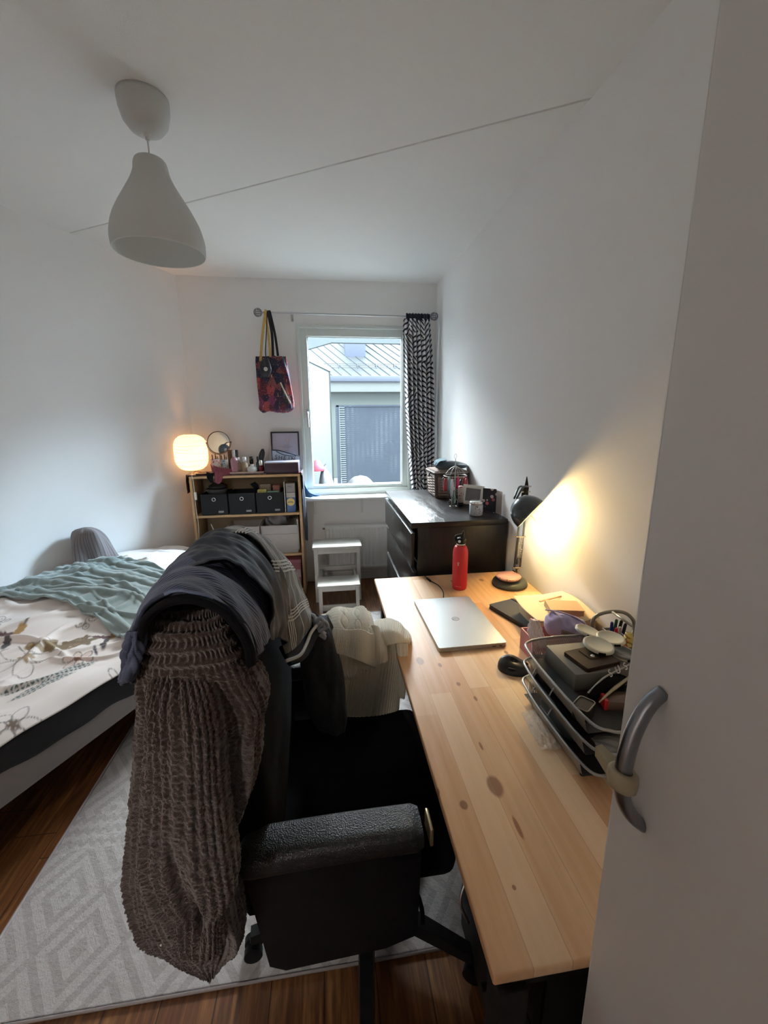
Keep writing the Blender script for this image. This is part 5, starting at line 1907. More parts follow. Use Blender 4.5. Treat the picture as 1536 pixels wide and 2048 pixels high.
G = saddle([
    [(650, 1232, -2.34), (672, 1222, -2.34), (700, 1218, -2.34), (722, 1220, -2.34), (736, 1224, -2.34)],
    [(643, 1232, -2.40), (668, 1222, -2.41), (700, 1217, -2.41), (724, 1218, -2.41), (740, 1226, -2.40)],
    [(641, 1248, -2.47), (668, 1240, -2.49), (702, 1237, -2.50), (728, 1240, -2.50), (747, 1250, -2.48)],
    [(640, 1275, -2.53), (668, 1274, -2.56), (703, 1275, -2.57), (730, 1279, -2.57), (749, 1284, -2.55)],
    [(633, 1301, -2.56), (660, 1304, -2.59), (700, 1314, -2.60), (728, 1326, -2.60), (747, 1334, -2.57)]], 420, 260, cable)
b = B(); b.grid(G)
b.obj('front_fold', CRC, cb, ang=180, solid=0.010)
G = saddle([
    [(645, 1290, -2.53), (680, 1292, -2.545), (715, 1296, -2.55), (748, 1300, -2.54)],
    [(650, 1318, -2.55), (680, 1322, -2.565), (712, 1325, -2.565), (742, 1328, -2.55)],
    [(655, 1340, -2.55), (682, 1340, -2.57), (710, 1337, -2.57), (738, 1339, -2.56)]], 200, 60, rib(26, 0.0013, 0.003, 9))
b = B(); b.grid(G)
b.obj('under_hem', CRB, cb, ang=180, solid=0.008)
G = saddle([
    [(745, 1250, -2.50), (757, 1256, -2.50), (766, 1270, -2.49)],
    [(747, 1290, -2.555), (762, 1290, -2.56), (772, 1296, -2.54)],
    [(748, 1330, -2.565), (762, 1326, -2.575), (773, 1322, -2.56)]], 120, 60, rib(9, 0.0015, 0.002, 3))
b = B(); b.grid(G)
b.obj('cuff', CRB, cb, ang=180, solid=0.008)
G = saddle([
    [(676, 1336, -2.55), (698, 1338, -2.56), (722, 1336, -2.55)],
    [(680, 1348, -2.57), (700, 1352, -2.58), (716, 1346, -2.57)],
    [(688, 1358, -2.565), (700, 1358, -2.57), (712, 1352, -2.565)]], 90, 30, rib(7, 0.0014, 0.002, 2))
b = B(); b.grid(G)
b.obj('neck_band', CRB, cb, ang=180, solid=0.006)

# ================================================================== PAPER TABLE LAMP (lit)
LPX, LPY = -2.115, -0.16
t = new('rice_paper', 0.8)
ob = t.coord()
tl = t.n('ShaderNodeBsdfTranslucent'); tl.inputs[0].default_value = (1.0, 0.92, 0.78, 1)
mx = t.n('ShaderNodeMixShader'); mx.inputs[0].default_value = 0.6
t.base(t.mix(t.noise(ob, 40, 3), (0.86, 0.80, 0.68, 1), (0.9, 0.85, 0.74, 1)))
t.l(t.bsdf.outputs[0], mx.inputs[1]); t.l(tl.outputs[0], mx.inputs[2])
t.bsdf.inputs['Emission Color'].default_value = (1.0, 0.60, 0.26, 1)
t.bsdf.inputs['Emission Strength'].default_value = 0.15
t.l(mx.outputs[0], t.t.nodes['Material Output'].inputs[0])
PAPER = t.m
lamp = thing('paper_lamp', 'glowing white paper table lamp on thin wire legs at the shelf corner', 'table lamp', (LPX, LPY, HZ))
lz0, lz1 = HZ + 0.035, HZ + 0.33
b = B()
pr = []
for i in range(90):
    v = i / 89
    z = lz0 + (lz1 - lz0) * v
    rr = 0.030 + 0.098 * max(0, 1 - abs(2 * v - 1) ** 3.6) ** 0.55
    rr = max(rr, 0.034)
    pr.append((rr + 0.0028 * abs(math.sin(PI * v * 13)), z))
b.lathe(pr, (LPX, LPY, 0), seg=56)
b.obj('lamp_shade', PAPER, lamp, ang=180)
WIRE = pm('wire_white', (0.6, 0.58, 0.55, 1), 0.4)
for k in range(9):
    v = (k + 0.5) / 9
    v = min(max(v, 0.015), 0.985)
    j = int(v * 89)
    if k % 1 == 0:
        b = B(); b.tube([(LPX + (pr[j][0] + 0.0006) * math.cos(a), LPY + (pr[j][0] + 0.0006) * math.sin(a), pr[j][1] + 0.008 * math.sin(a + k)) for a in np.linspace(0, 2 * PI, 48, endpoint=False)], 0.0010, 5, closed=True)
        b.obj('rib', pm('rib_wire', rgb(120, 96, 66), 0.6), lamp)
for k in range(3):
    a = 0.5 + k * 2 * PI / 3
    b = B(); b.tube([(LPX + 0.034 * math.cos(a), LPY + 0.034 * math.sin(a), lz0 + 0.01), (LPX + 0.05 * math.cos(a), LPY + 0.05 * math.sin(a), HZ + 0.0145)], 0.002, 6)
    b.obj('leg', WIRE, lamp)
bl = bpy.data.lights.new('paper_lamp_bulb', 'POINT'); bl.energy = 22.0; bl.color = (1.0, 0.42, 0.11); bl.shadow_soft_size = 0.03
o = bpy.data.objects.new('paper_lamp_bulb', bl); o.location = (LPX, LPY, HZ + 0.17); COL.objects.link(o); o.parent = lamp; o.matrix_parent_inverse = PINV[lamp.name]
b = B(); b.ball((LPX, LPY, HZ + 0.17), 0.022); b.cyl((LPX, LPY, HZ + 0.04), (LPX, LPY, HZ + 0.15), 0.012)
bb = b.obj('bulb', pm('warm_bulb', (0.9, 0.8, 0.6, 1), 0.3, emit=((1.0, 0.7, 0.4, 1), 8.0)), lamp)
bb.visible_shadow = True
b = B()
b.tube([AY(384, 946, -0.20), AY(384, 951, -0.306), AY(387, 965, -0.312), AY(389, 985, -0.312)], 0.0028, 8, smooth=6)
b.tube([AY(390, 1000, -0.312), AY(393, 1025, -0.312), AY(397, 1050, -0.312), AY(398, 1100, -0.312), AY(399, 1140, -0.312), AY(402, 1200, -0.31)], 0.0028, 8, smooth=6)
b.obj('cable', pm('white_cable', (0.72, 0.68, 0.62, 1), 0.45), lamp)
q = AY(391, 992, -0.312)
b = B(); b.box(q.x - 0.011, q.x + 0.011, q.y - 0.008, q.y + 0.008, q.z - 0.032, q.z + 0.032, 0.005)
b.obj('inline_switch', pm('white_switch', (0.78, 0.75, 0.70, 1), 0.35), lamp)

# ================================================================== DESK LAMP
LG = pm('lamp_grey', rgb(52, 60, 66), 0.28, var=0.05, coat=0.4)
LB = pm('lamp_base_grey', rgb(74, 80, 74), 0.35, var=0.05)
BR = pm('pale_brass', (0.70, 0.60, 0.40, 1), 0.25, 1.0, var=0.05)
bx, by = -0.112, -1.985
dl = thing('desk_lamp', 'dark grey jointed desk lamp with dome shade by the right wall', 'desk lamp', (bx, by, DZ))
b = B(); b.lathe([(0.0, DZ + 0.001), (0.078, DZ + 0.001), (0.085, DZ + 0.006), (0.086, DZ + 0.016), (0.080, DZ + 0.028), (0.066, DZ + 0.034), (0.0, DZ + 0.036)], (bx, by, 0), seg=56)
b.obj('base', LB, dl, ang=50)
J0 = Vector((-0.052, -1.935, DZ + 0.036)); 
b = B(); b.cyl(J0, J0 + Vector((0, 0, 0.03)), 0.009); b.cyl(J0 + Vector((-0.028, 0, 0.034)), J0 + Vector((0.028, 0, 0.034)), 0.0035)
b.obj('swivel_pin', BR, dl)
J1 = Vector((-0.060, -1.985, 1.205))
A0 = J0 + Vector((0, 0, 0.034))
for dx in (-0.017, 0.014):
    b = B(); b.tube([A0 + Vector((dx, 0, 0)), J1 + Vector((dx * 0.8, 0, 0))], 1.0, 8, flat=(0.010, 0.005), up=(0, 1, 0))
    b.obj('lower_arm', LG, dl)
md_ = A0.lerp(J1, 0.40); 
b = B(); b.cyl(md_ + Vector((-0.024, -0.004, 0)), md_ + Vector((0.024, -0.004, 0)), 0.003); b.obj('cross_pin', BR, dl)
for dx in (-0.008, 0.006):
    b = B()
    s0_ = A0.lerp(J1, 0.13) + Vector((dx, -0.006, 0)); s1_ = md_ + Vector((dx, -0.006, 0))
    pts = []
    L_ = (s1_ - s0_)
    for i in range(300):
        a = i * 0.55
        pts.append(s0_ + L_ * (i / 299) + Vector((0.0042 * math.cos(a), 0.0042 * math.sin(a), 0)))
    b.tube(pts, 0.0011, 5)
    b.obj('spring', BR, dl)
b = B(); b.tube([A0 + Vector((-0.004, 0, 0.02)), A0.lerp(J1, 0.13)], 0.006, 8); b.obj('spring_hook', LG, dl)
b = B()
b.cyl(J1 + Vector((-0.026, 0, 0)), J1 + Vector((0.026, 0, 0)), 0.004)
b.cyl(J1 + Vector((-0.022, 0.0, -0.025)), J1 + Vector((0.024, 0.0, -0.025)), 0.004)
b.obj('elbow_pin', pm('steel_pin', (0.5, 0.5, 0.5, 1), 0.3, 1.0), dl)
b = B()
b.prism([(J1.x - 0.012, J1.z - 0.04), (J1.x + 0.012, J1.z - 0.04), (J1.x + 0.010, J1.z + 0.01), (J1.x + 0.002, J1.z + 0.048), (J1.x - 0.004, J1.z + 0.01)], 'y', J1.y - 0.004, J1.y + 0.004)
b.obj('elbow_plate', BLKC, dl)
AXV = Vector((0.62, -0.50, -0.605)).normalized()
RC = Vector((-0.098, -2.118, 1.103))        # centre of the shade's rim
Apex = RC - AXV * 0.086
b = B()
for dx in (-0.010, 0.010):
    b.tube([J1 + Vector((dx, 0, 0.0)), J1.lerp(Apex, 0.5) + Vector((dx, 0, 0.03)), Apex + Vector((dx * 0.6, 0, 0.012))], 0.0045, 8, smooth=5)
b.obj('upper_arm', LG, dl)
pr = [(0.0, -0.088), (0.012, -0.088), (0.030, -0.083), (0.050, -0.070), (0.066, -0.050), (0.076, -0.026), (0.080, 0.0), (0.0785, 0.0005), (0.0745, -0.026), (0.0645, -0.049), (0.049, -0.068), (0.029, -0.081), (0.012, -0.086), (0.0, -0.086)]
b = B(); b.lathe([tuple(p) for p in crom(np.array(pr), 60)], RC, AXV, seg=56)
b.obj('lamp_shade', LG, dl, ang=60)
b = B(); b.cyl(Apex + AXV * 0.004, Apex + AXV * 0.034, 0.016); b.ball(RC - AXV * 0.036, 0.022)
b.obj('bulb', pm('warm_bulb_lit', (0.9, 0.85, 0.7, 1), 0.3, emit=((1.0, 0.78, 0.42, 1), 25.0)), dl)
b = B(); b.tube([Apex + AXV * 0.02 + Vector((0.0, -0.01, -0.02)), RC + AXV * 0.004, RC + AXV * 0.034 + Vector((0, 0, -0.012))], 0.002, 8)
qq = RC + AXV * 0.036 + Vector((0, 0, -0.013)); b.ball(qq, 0.0042, 12, 8)
b.obj('switch_stick', BR, dl)
sp = bpy.data.lights.new('desk_lamp_bulb', 'POINT'); sp.energy = 10.5; sp.color = (1.0, 0.68, 0.27); sp.shadow_soft_size = 0.012
o = bpy.data.objects.new('desk_lamp_bulb', sp)
o.location = RC - AXV * 0.0
o.rotation_euler = AXV.to_track_quat('-Z', 'Y').to_euler()
COL.objects.link(o); o.parent = dl; o.matrix_parent_inverse = PINV[dl.name]
b = B(); b.tube([J0 + Vector((0.01, 0.02, -0.03)), (-0.02, -1.90, DZ + 0.004), (-0.012, -1.83, DZ + 0.004), (-0.012, -1.80, DZ + 0.004)], 0.0025, 8, smooth=6)
b.obj('flex', BLKC, dl)
# little striped trinket dish on the lamp base
t = new('swirl_glaze', 0.35)
ob = t.coord()
wv = t.n('ShaderNodeTexWave', wave_type='RINGS', rings_direction='Z'); wv.inputs['Scale'].default_value = 95; wv.inputs['Distortion'].default_value = 7; wv.inputs['Detail'].default_value = 2
t.l(ob, wv.inputs['Vector'])
t.base(t.ramp(wv.outputs['Fac'], [(0.0, rgb(198, 124, 106)), (0.35, rgb(226, 172, 154)), (0.6, rgb(240, 222, 208)), (0.85, rgb(110, 74, 70))]))
b = B(); zc = DZ + 0.0375
b.lathe([(0.0, zc), (0.034, zc), (0.050, zc + 0.006), (0.060, zc + 0.016), (0.058, zc + 0.022), (0.04, zc + 0.027), (0.0, zc + 0.0285)], (-0.128, -2.004, 0), seg=48)
tag(b.obj('trinket_dish', t.m, ang=60), 'round pink swirl-patterned dish resting on the lamp base', 'dish')

# ================================================================== BOTTLE
RED = pm('red_powder_coat', rgb(206, 40, 50), 0.45, bump=0.15, bscale=900)
ox, oy = -0.372, -1.985
bo = thing('water_bottle', 'red metal water bottle with black cap on the desk', 'bottle', (ox, oy, DZ))
b = B(); b.lathe([(0.0, DZ + 0.0005), (0.031, DZ + 0.0005), (0.0345, DZ + 0.006), (0.036, DZ + 0.02), (0.0365, DZ + 0.175), (0.0355, DZ + 0.195), (0.030, DZ + 0.212), (0.0235, DZ + 0.222), (0.0, DZ + 0.2225)], (ox, oy, 0), seg=48)
b.obj('flask', RED, bo, ang=50)
b = B(); b.lathe([(0.0, DZ + 0.222), (0.0225, DZ + 0.222), (0.0225, DZ + 0.234), (0.0, DZ + 0.234)], (ox, oy, 0), seg=40)
b.obj('neck_ring', pm('steel_ring', (0.6, 0.52, 0.45, 1), 0.25, 1.0), bo)
b = B(); b.lathe([(0.0, DZ + 0.234), (0.024, DZ + 0.234), (0.0255, DZ + 0.238), (0.0255, DZ + 0.252), (0.022, DZ + 0.258), (0.0, DZ + 0.259)], (ox, oy, 0), seg=40)
cap = b.obj('cap', BPL, bo)
b = B(); b.tube([(ox - 0.024, oy - 0.004, DZ + 0.246), (ox - 0.026, oy - 0.004, DZ + 0.266), (ox - 0.008, oy - 0.004, DZ + 0.272), (ox + 0.010, oy, DZ + 0.272), (ox + 0.020, oy, DZ + 0.262)], 1.0, 10, smooth=5, flat=(0.014, 0.006), up=(0, 1, 0))
b.obj('carry_loop', BPL, cap)
b = B(); b.tube([(ox + 0.006, oy, DZ + 0.255), (ox + 0.010, oy, DZ + 0.275), (ox + 0.014, oy, DZ + 0.292)], [0.010, 0.008, 0.004], 12, smooth=3)
b.obj('spout', BPL, cap)
dv = (CAM - Vector((ox, oy, 0))); dv.z = 0; dv = (dv.normalized() + Vector((-0.28, 0, 0))).normalized()
b = B(); p_ = Vector((ox, oy, DZ + 0.247)) + dv * 0.0255
b.cyl(p_, p_ + dv * 0.002, 0.0065, seg=18)
b.obj('pivot_badge', CHROME, cap)
sd = Vector((-dv.y, dv.x, 0)) * -1
sd = Vector((0, 0, 1)).cross(dv)


def on_bottle(a, z, rad=0.0368):
    d2 = Matrix.Rotation(a, 3, 'Z') @ dv
    return Vector((ox, oy, DZ)) + d2 * rad + Vector((0, 0, z))


LOGO = pm('logo_white', (0.75, 0.68, 0.68, 1), 0.5)
b = B()
S_ = 0.0009
b.tube([on_bottle(0.075 * math.cos(a) * 1.0, 0.143 + 0.0034 * math.sin(a)) for a in np.linspace(-0.6, PI + 0.6, 16)], S_, 6)
b.tube([on_bottle(0.085, 0.141), on_bottle(0.03, 0.137), on_bottle(-0.10, 0.1285)], S_, 6)
b.tube([on_bottle(-0.085, 0.141), on_bottle(-0.03, 0.137), on_bottle(0.10, 0.1285)], S_, 6)
b.tube([on_bottle(0.13, 0.1438), on_bottle(0.085, 0.141)], S_, 6)
b.tube([on_bottle(-0.13, 0.1438), on_bottle(-0.085, 0.141)], S_, 6)
b.obj('logo', LOGO, bo)
for i, chh in enumerate('Hydro Flask'):
    if chh == ' ':
        continue
    a = (i - 5) * 0.066
    p_ = on_bottle(a + 0.10, 0.022, 0.0369)
    zz = (p_ - Vector((ox, oy, p_.z))).normalized()
    xx = Vector((0, 0, 1)).cross(zz)
    text('lettering', chh, 0.0042, frame(p_, xx, (0, 0, 1)), LOGO, bo, 0.0002)

# ================================================================== LAPTOP
SIL = new('silver_lid', 0.36, 0.85)
ob = SIL.coord()
SIL.base(SIL.mix(SIL.noise(ob, 5, 3), (0.56, 0.58, 0.58, 1), (0.62, 0.63, 0.62, 1)))
SIL.bump(SIL.noise(ob, 1500, 2), 0.05, 0.0005)
LT_ = 0.017
c1 = AZ(824, 1199, DZ + LT_); c2 = AZ(937, 1193, DZ + LT_); c3 = AZ(1013, 1283, DZ + LT_); c4 = AZ(883, 1298, DZ + LT_)
xv = ((c2 - c1) + (c3 - c4)); xv.z = 0; w_ = xv.length / 2; xv.normalize()
yv = Vector((-xv.y, xv.x, 0)); cc = (c1 + c2 + c3 + c4) / 4
h_ = abs(((c1 - c4) + (c2 - c3)).dot(yv)) / 2
lap = thing('laptop', 'closed silver laptop lying on the desk', 'laptop', (cc.x, cc.y, DZ), rotz=math.atan2(xv.y, xv.x))


def rrect(w, h, r, n=6):
    pts = []
    for (sx, sy, a0) in ((1, 1, 0), (-1, 1, 90), (-1, -1, 180), (1, -1, 270)):
        for k in range(n + 1):
            a = math.radians(a0 + 90 * k / n)
            pts.append((sx * (w / 2 - r) + r * math.cos(a), sy * (h / 2 - r) + r * math.sin(a)))
    return pts


b = B(); b.prism(rrect(w_, h_, 0.009), 'z', 0.0015, 0.0100); b.obj('base', SIL.m, lap, local=True, ang=20)
b = B(); b.prism(rrect(w_ - 0.003, h_ - 0.003, 0.008), 'z', 0.0100, 0.0112); b.obj('lid_gap', pm('gasket', (0.02, 0.02, 0.02, 1), 0.6), lap, local=True)
b = B(); b.prism(rrect(w_, h_, 0.009), 'z', 0.0112, 0.0170); lid = b.obj('lid', SIL.m, lap, local=True, ang=20)
LGM = pm('logo_dark', (0.06, 0.06, 0.065, 1), 0.3)
b = B(); b.tube([(0.0145 * math.cos(a), 0.0145 * math.sin(a), 0.0172) for a in np.linspace(0, 2 * PI, 40, endpoint=False)], 0.0008, 6, closed=True)
b.obj('logo_ring', LGM, lid, local=True)


def ltext(name, body, size, loc, rz, mat, parent, ext=0.0002, rot=None):
    cu = bpy.data.curves.new(name, 'FONT'); cu.body = body; cu.size = size; cu.extrude = ext; cu.align_x = 'CENTER'; cu.align_y = 'CENTER'
    cu.materials.append(mat)
    o = letter_mesh(name, cu, mat); o.parent = parent
    o.location = loc; o.rotation_euler = rot or (0, 0, rz)
    return o


o = ltext('logo_lettering', 'DELL', 0.0105, (0, 0, 0.0173), 0, LGM, lid)
b = B(); b.box(w_ / 2 - 0.055, w_ / 2 - 0.040, -h_ / 2 - 0.0003, -h_ / 2 + 0.001, 0.004, 0.0075)
b.box(w_ / 2 - 0.028, w_ / 2 - 0.017, -h_ / 2 - 0.0003, -h_ / 2 + 0.001, 0.0035, 0.0078)
b.obj('port', LGM, lap, local=True, smooth=False)
b = B(); b.cyl((w_ / 2 - 0.009, -h_ / 2 + 0.001, 0.006), (w_ / 2 - 0.009, -h_ / 2 - 0.0003, 0.006), 0.0016, seg=12); b.obj('port', LGM, lap, local=True)
for sx in (-1, 1):
    for sy in (-1, 1):
        b = B(); b.cyl((sx * (w_ / 2 - 0.02), sy * (h_ / 2 - 0.02), 0.0), (sx * (w_ / 2 - 0.02), sy * (h_ / 2 - 0.02), 0.0015), 0.006, seg=14); b.obj('rubber_foot', LGM, lap, local=True)
# charging lead
lead = thing('charging_cable', 'black charging cable running from the laptop to the back of the desk', 'cable', tuple(AZ(870, 1165, DZ)))
P = [AZ(887, 1195, DZ + 0.006), AZ(886, 1183, DZ + 0.004), AZ(877, 1171, DZ + 0.004), AZ(862, 1162, DZ + 0.004), AZ(852, 1154, DZ + 0.004), AZ(848, 1151, DZ + 0.003)]
b = B(); b.tube(P, 0.0022, 8, smooth=8); b.obj('wire', BPL, lead)
P = [AZ(861, 1162, DZ + 0.005), AZ(854, 1156, DZ + 0.005)]
b = B(); b.tube(P, 0.005, 10); b.obj('ferrite', BPL, lead)

# ================================================================== NOTEBOOK, MOUSE
def slab_on(name, label, cat, corners, z0, th, mat, bev=0.002, cover=None):
    P_ = [AZ(x, y, z0 + th) for x, y in corners]
    c_ = sum(P_, Vector()) / 4
    x_ = (P_[1] - P_[0]) + (P_[2] - P_[3]); w = x_.length / 2; x_.z = 0; x_.normalize()
    y_ = Vector((-x_.y, x_.x, 0)); h = abs(((P_[0] - P_[3]) + (P_[1] - P_[2])).dot(y_)) / 2
    root = thing(name, label, cat, (c_.x, c_.y, z0), rotz=math.atan2(x_.y, x_.x))
    return root, w, h


NBM = pm('notebook_black', (0.014, 0.014, 0.015, 1), 0.5, bump=0.2, bscale=700)
PGS = pm('page_edges', (0.62, 0.56, 0.46, 1), 0.9)
nb, w, h = slab_on('notebook', 'black hardback notebook with elastic band on the desk', 'notebook', [(987, 1203), (1041, 1196), (1093, 1240), (1047, 1262)], DZ + 0.0005, 0.018, NBM)
b = B(); b.prism(rrect(w, h, 0.005), 'z', 0.0, 0.003); b.prism(rrect(w, h, 0.005), 'z', 0.0155, 0.018); b.box(-w / 2, -w / 2 + 0.004, -h / 2 + 0.004, h / 2 - 0.004, 0, 0.018, 0.0015)
b.obj('cover', NBM, nb, local=True, ang=25)
b = B(); b.box(-w / 2 + 0.0035, w / 2 - 0.003, -h / 2 + 0.003, h / 2 - 0.003, 0.003, 0.0155); b.obj('pages', NBM, nb, local=True)
b = B(); b.box(w / 2 - 0.018, w / 2 - 0.011, -h / 2 - 0.0008, h / 2 + 0.0008, -0.0, 0.0188, 0.0005); b.obj('elastic_band', BFAB, nb, local=True)
b = B(); b.box(w / 2 - 0.040, w / 2 - 0.032, -h / 2 - 0.014, -h / 2 + 0.01, 0.006, 0.0072); b.obj('ribbon_marker', pm('ribbon_pale', rgb(190, 150, 140), 0.7), nb, local=True)
q = AZ(1025, 1340, DZ)
MS = new('mouse_black', 0.38)
MS.base(MS.mix(MS.noise(MS.coord(), 30, 2), (0.012, 0.012, 0.013, 1), (0.02, 0.02, 0.021, 1)))
ms = thing('mouse', 'black ergonomic computer mouse beside the laptop', 'computer mouse', (q.x, q.y, DZ), rotz=math.radians(-32))
G = []
for j in range(40):
    v = j / 39
    ph = v * PI / 2
    ring = []
    for i in range(56):
        a = 2 * PI * i / 56
        rx = 0.054 * (1 + 0.10 * math.cos(a)); ryy = 0.036 * (1 - 0.12 * math.cos(2 * a) + 0.10 * math.sin(a))
        k = math.cos(ph) ** 0.62
        hh = 0.044 * (0.78 + 0.22 * math.cos(a - 2.4) * 0.8)
        x = rx * math.cos(a) * k - 0.006 * v; y = ryy * math.sin(a) * k + 0.008 * v
        # the thumb hollow on one side
        if math.sin(a) < 0:
            y += 0.008 * math.exp(-((math.cos(a) - 0.1) / 0.45) ** 2) * math.sin(ph * 2)
        ring.append((x, y, 0.001 + hh * math.sin(ph) ** 0.9))
    G.append(ring)
b = B(); b.grid(G, closed_u=True, cap=True); b.obj('shell', MS.m, ms, local=True, ang=80)
b = B(); b.tube([(0.030, 0.001, 0.040), (0.046, 0.0, 0.031)], 0.0045, 12); b.obj('scroll_wheel', BPL, ms, local=True)
b = B(); b.tube([(0.053, 0.002, 0.020), (0.040, 0.004, 0.037), (0.015, 0.006, 0.0435), (0.0, 0.008, 0.0455)], 0.0006, 6, smooth=5); b.obj('button_seam', pm('seam_black', (0.003, 0.003, 0.003, 1), 0.7), ms, local=True)
b = B(); b.box(-0.01, 0.012, -0.0335, -0.029, 0.020, 0.025, 0.0015); b.obj('thumb_button', BPL, ms, local=True)

# ================================================================== LETTER TRAY
TM = pm('tray_wire', (0.36, 0.37, 0.38, 1), 0.32, 0.9, var=0.05)
MESH = new('tray_mesh', 0.5, 0.7)
ob = MESH.coord()
X, Y, Z = MESH.xyz(ob)[:3]
MESH.base((0.10, 0.10, 0.10, 1))
g_ = MESH.math('FRACT', MESH.math('MULTIPLY', Y, 190)); g2_ = MESH.math('FRACT', MESH.math('MULTIPLY', X, 190)); g3_ = MESH.math('FRACT', MESH.math('MULTIPLY', Z, 160))
ms_ = MESH.math('MAXIMUM', MESH.math('LESS_THAN', g_, 0.36), MESH.math('MAXIMUM', MESH.math('MULTIPLY', MESH.math('LESS_THAN', g2_, 0.36), 1), MESH.math('LESS_THAN', g3_, 0.16)))
MESH.l(ms_, MESH.bsdf.inputs['Alpha'])
MESHY = new('tray_mesh_side', 0.4, 0.8)
X, Y, Z = MESHY.xyz(MESHY.coord())[:3]
MESHY.base(MESHY.mix(MESHY.noise(MESHY.coord(), 10, 2), (0.42, 0.42, 0.41, 1), (0.55, 0.55, 0.53, 1)))
MESHY.l(MESHY.math('MAXIMUM', MESHY.math('LESS_THAN', MESHY.math('FRACT', MESHY.math('MULTIPLY', MESHY.math('ADD', X, Y), 165)), 0.42), MESHY.math('LESS_THAN', MESHY.math('FRACT', MESHY.math('MULTIPLY', Z, 110)), 0.18)), MESHY.bsdf.inputs['Alpha'])
tx0, tx1, ty0, ty1 = -0.455, -0.195, -3.165, -2.80
tray = thing('letter_tray', 'three-tier silver wire mesh letter tray on the desk', 'letter tray', ((tx0 + tx1) / 2, (ty0 + ty1) / 2, DZ))
TRZ = [0.773, 0.832, 0.888]
for zi, z in enumerate(TRZ):
    y_sh = -0.000
    rim = [(tx0 + 0.035, ty0 - 0.0 + y_sh), (tx0, ty0 + 0.045), (tx0, ty1 - 0.075), (tx0 + 0.040, ty1), (tx1 - 0.04, ty1), (tx1, ty1 - 0.07), (tx1, ty0 + 0.045), (tx1 - 0.035, ty0), (tx1 - 0.075, ty0 + 0.004), ((tx0 + tx1) / 2, ty0 + 0.055), (tx0 + 0.075, ty0 + 0.004)]
    zs = [z - 0.004, z, z, z, z, z, z, z - 0.004, z - 0.010, z - 0.045, z - 0.010]
    b = B(); b.tube([(x, y, zz) for (x, y), zz in zip(rim, zs)], 0.0034, 10, closed=True, smooth=7)
    tr_ = b.obj('tray_rim', TM, tray)
    fl = z - 0.050
    dn = 0.018
    b = B(); b.box(tx0 + dn, tx1 - dn, ty0 + 0.05, ty1 - dn, fl, fl + 0.0012)
    b.obj('mesh_floor', MESH.m, tr_, smooth=False)
    b = B()
    b.grid([[(tx0, ty0 + 0.045, z), (tx0, ty1 - 0.075, z), (tx0 + 0.04, ty1, z), (tx1 - 0.04, ty1, z), (tx1, ty1 - 0.07, z), (tx1, ty0 + 0.045, z)],
            [(tx0 + dn, ty0 + 0.055, fl), (tx0 + dn, ty1 - 0.075, fl), (tx0 + 0.045, ty1 - dn, fl), (tx1 - 0.045, ty1 - dn, fl), (tx1 - dn, ty1 - 0.07, fl), (tx1 - dn, ty0 + 0.055, fl)]])
    b.obj('mesh_side', MESHY.m, tr_, smooth=False, solid=0.0008)
    if zi:
        zb = TRZ[zi - 1]
        for yy in (ty0 + 0.19, ty1 - 0.085):
            b = B(); b.tube([(tx0 + 0.002, yy, zb), (tx0 + 0.010, yy, zb + 0.018), (tx0 + 0.020, yy, zb + 0.024), (tx0 + 0.024, yy, z - 0.046)], 0.002, 8, smooth=5)
            b.obj('support_clip', TM, tr_)
        b = B(); b.tube([(tx1 - 0.002, ty1 - 0.085, zb), (tx1 - 0.010, ty1 - 0.085, zb + 0.018), (tx1 - 0.024, ty1 - 0.085, z - 0.046)], 0.002, 8, smooth=5); b.obj('support_clip', TM, tr_)
for (x, y) in ((tx0 + 0.03, ty0 + 0.07), (tx0 + 0.03, ty1 - 0.09), (tx1 - 0.03, ty0 + 0.07), (tx1 - 0.03, ty1 - 0.09)):
    b = B(); b.cyl((x, y, DZ), (x, y, TRZ[0] - 0.050), 0.006, seg=14); b.obj('foot', BPL, tray)

F3 = TRZ[2] - 0.0485
# grey carton in the top tray, wallet on it
GB = pm('grey_card', rgb(122, 118, 110), 0.6, var=0.03)
def on_box(name, label, cat, x0, x1, y0, y1, z0, z1, mat, bev=0.001, rot=0.0):
    cx, cy = (x0 + x1) / 2, (y0 + y1) / 2
    o = thing(name, label, cat, (cx, cy, z0), rotz=rot)
    return o, (x1 - x0) / 2, (y1 - y0) / 2, z1 - z0


g1_ = AZ(1091, 1290, F3 + 0.048); g2_ = AZ(1151, 1349, F3 + 0.048); g3_ = AZ(1262, 1333, F3 + 0.048)
GX0, GX1, GY0, GY1 = (g1_.x + g2_.x) / 2, min(g3_.x, -0.225), g2_.y, min(g1_.y, -2.83)
gb, hx, hy_, hz_ = on_box('grey_box', 'grey cardboard box in the top tier of the letter tray', 'box', GX0, GX1, GY0, GY1, F3, F3 + 0.048, GB, rot=0.02)
b = B(); b.box(-hx, hx, -hy_, hy_, 0, hz_ * 0.999, 0.001); b.obj('carton', GB, gb, local=True)
ZG = F3 + hz_ + 0.0005
WL = new('brown_leather', 0.5, 0.0, 0.25)
WL.base(WL.mix(WL.noise(WL.coord(), 35, 4), (0.030, 0.017, 0.010, 1), (0.060, 0.035, 0.020, 1)))
WL.bump(WL.noise(WL.coord(), 500, 3), 0.2, 0.001)
wa = thing('wallet', 'brown leather wallet with press stud on the grey box', 'wallet', (AZ(1184, 1312, ZG + 0.012).x, AZ(1184, 1312, ZG + 0.012).y, ZG), rotz=math.radians(10))
b = B(); b.prism(rrect(0.112, 0.088, 0.006), 'z', 0.0, 0.005); b.prism(rrect(0.110, 0.086, 0.006), 'z', 0.0065, 0.0115); b.box(-0.055, 0.055, 0.036, 0.0435, 0.0, 0.0115, 0.003); b.obj('wallet_body', WL.m, wa, local=True, ang=30)
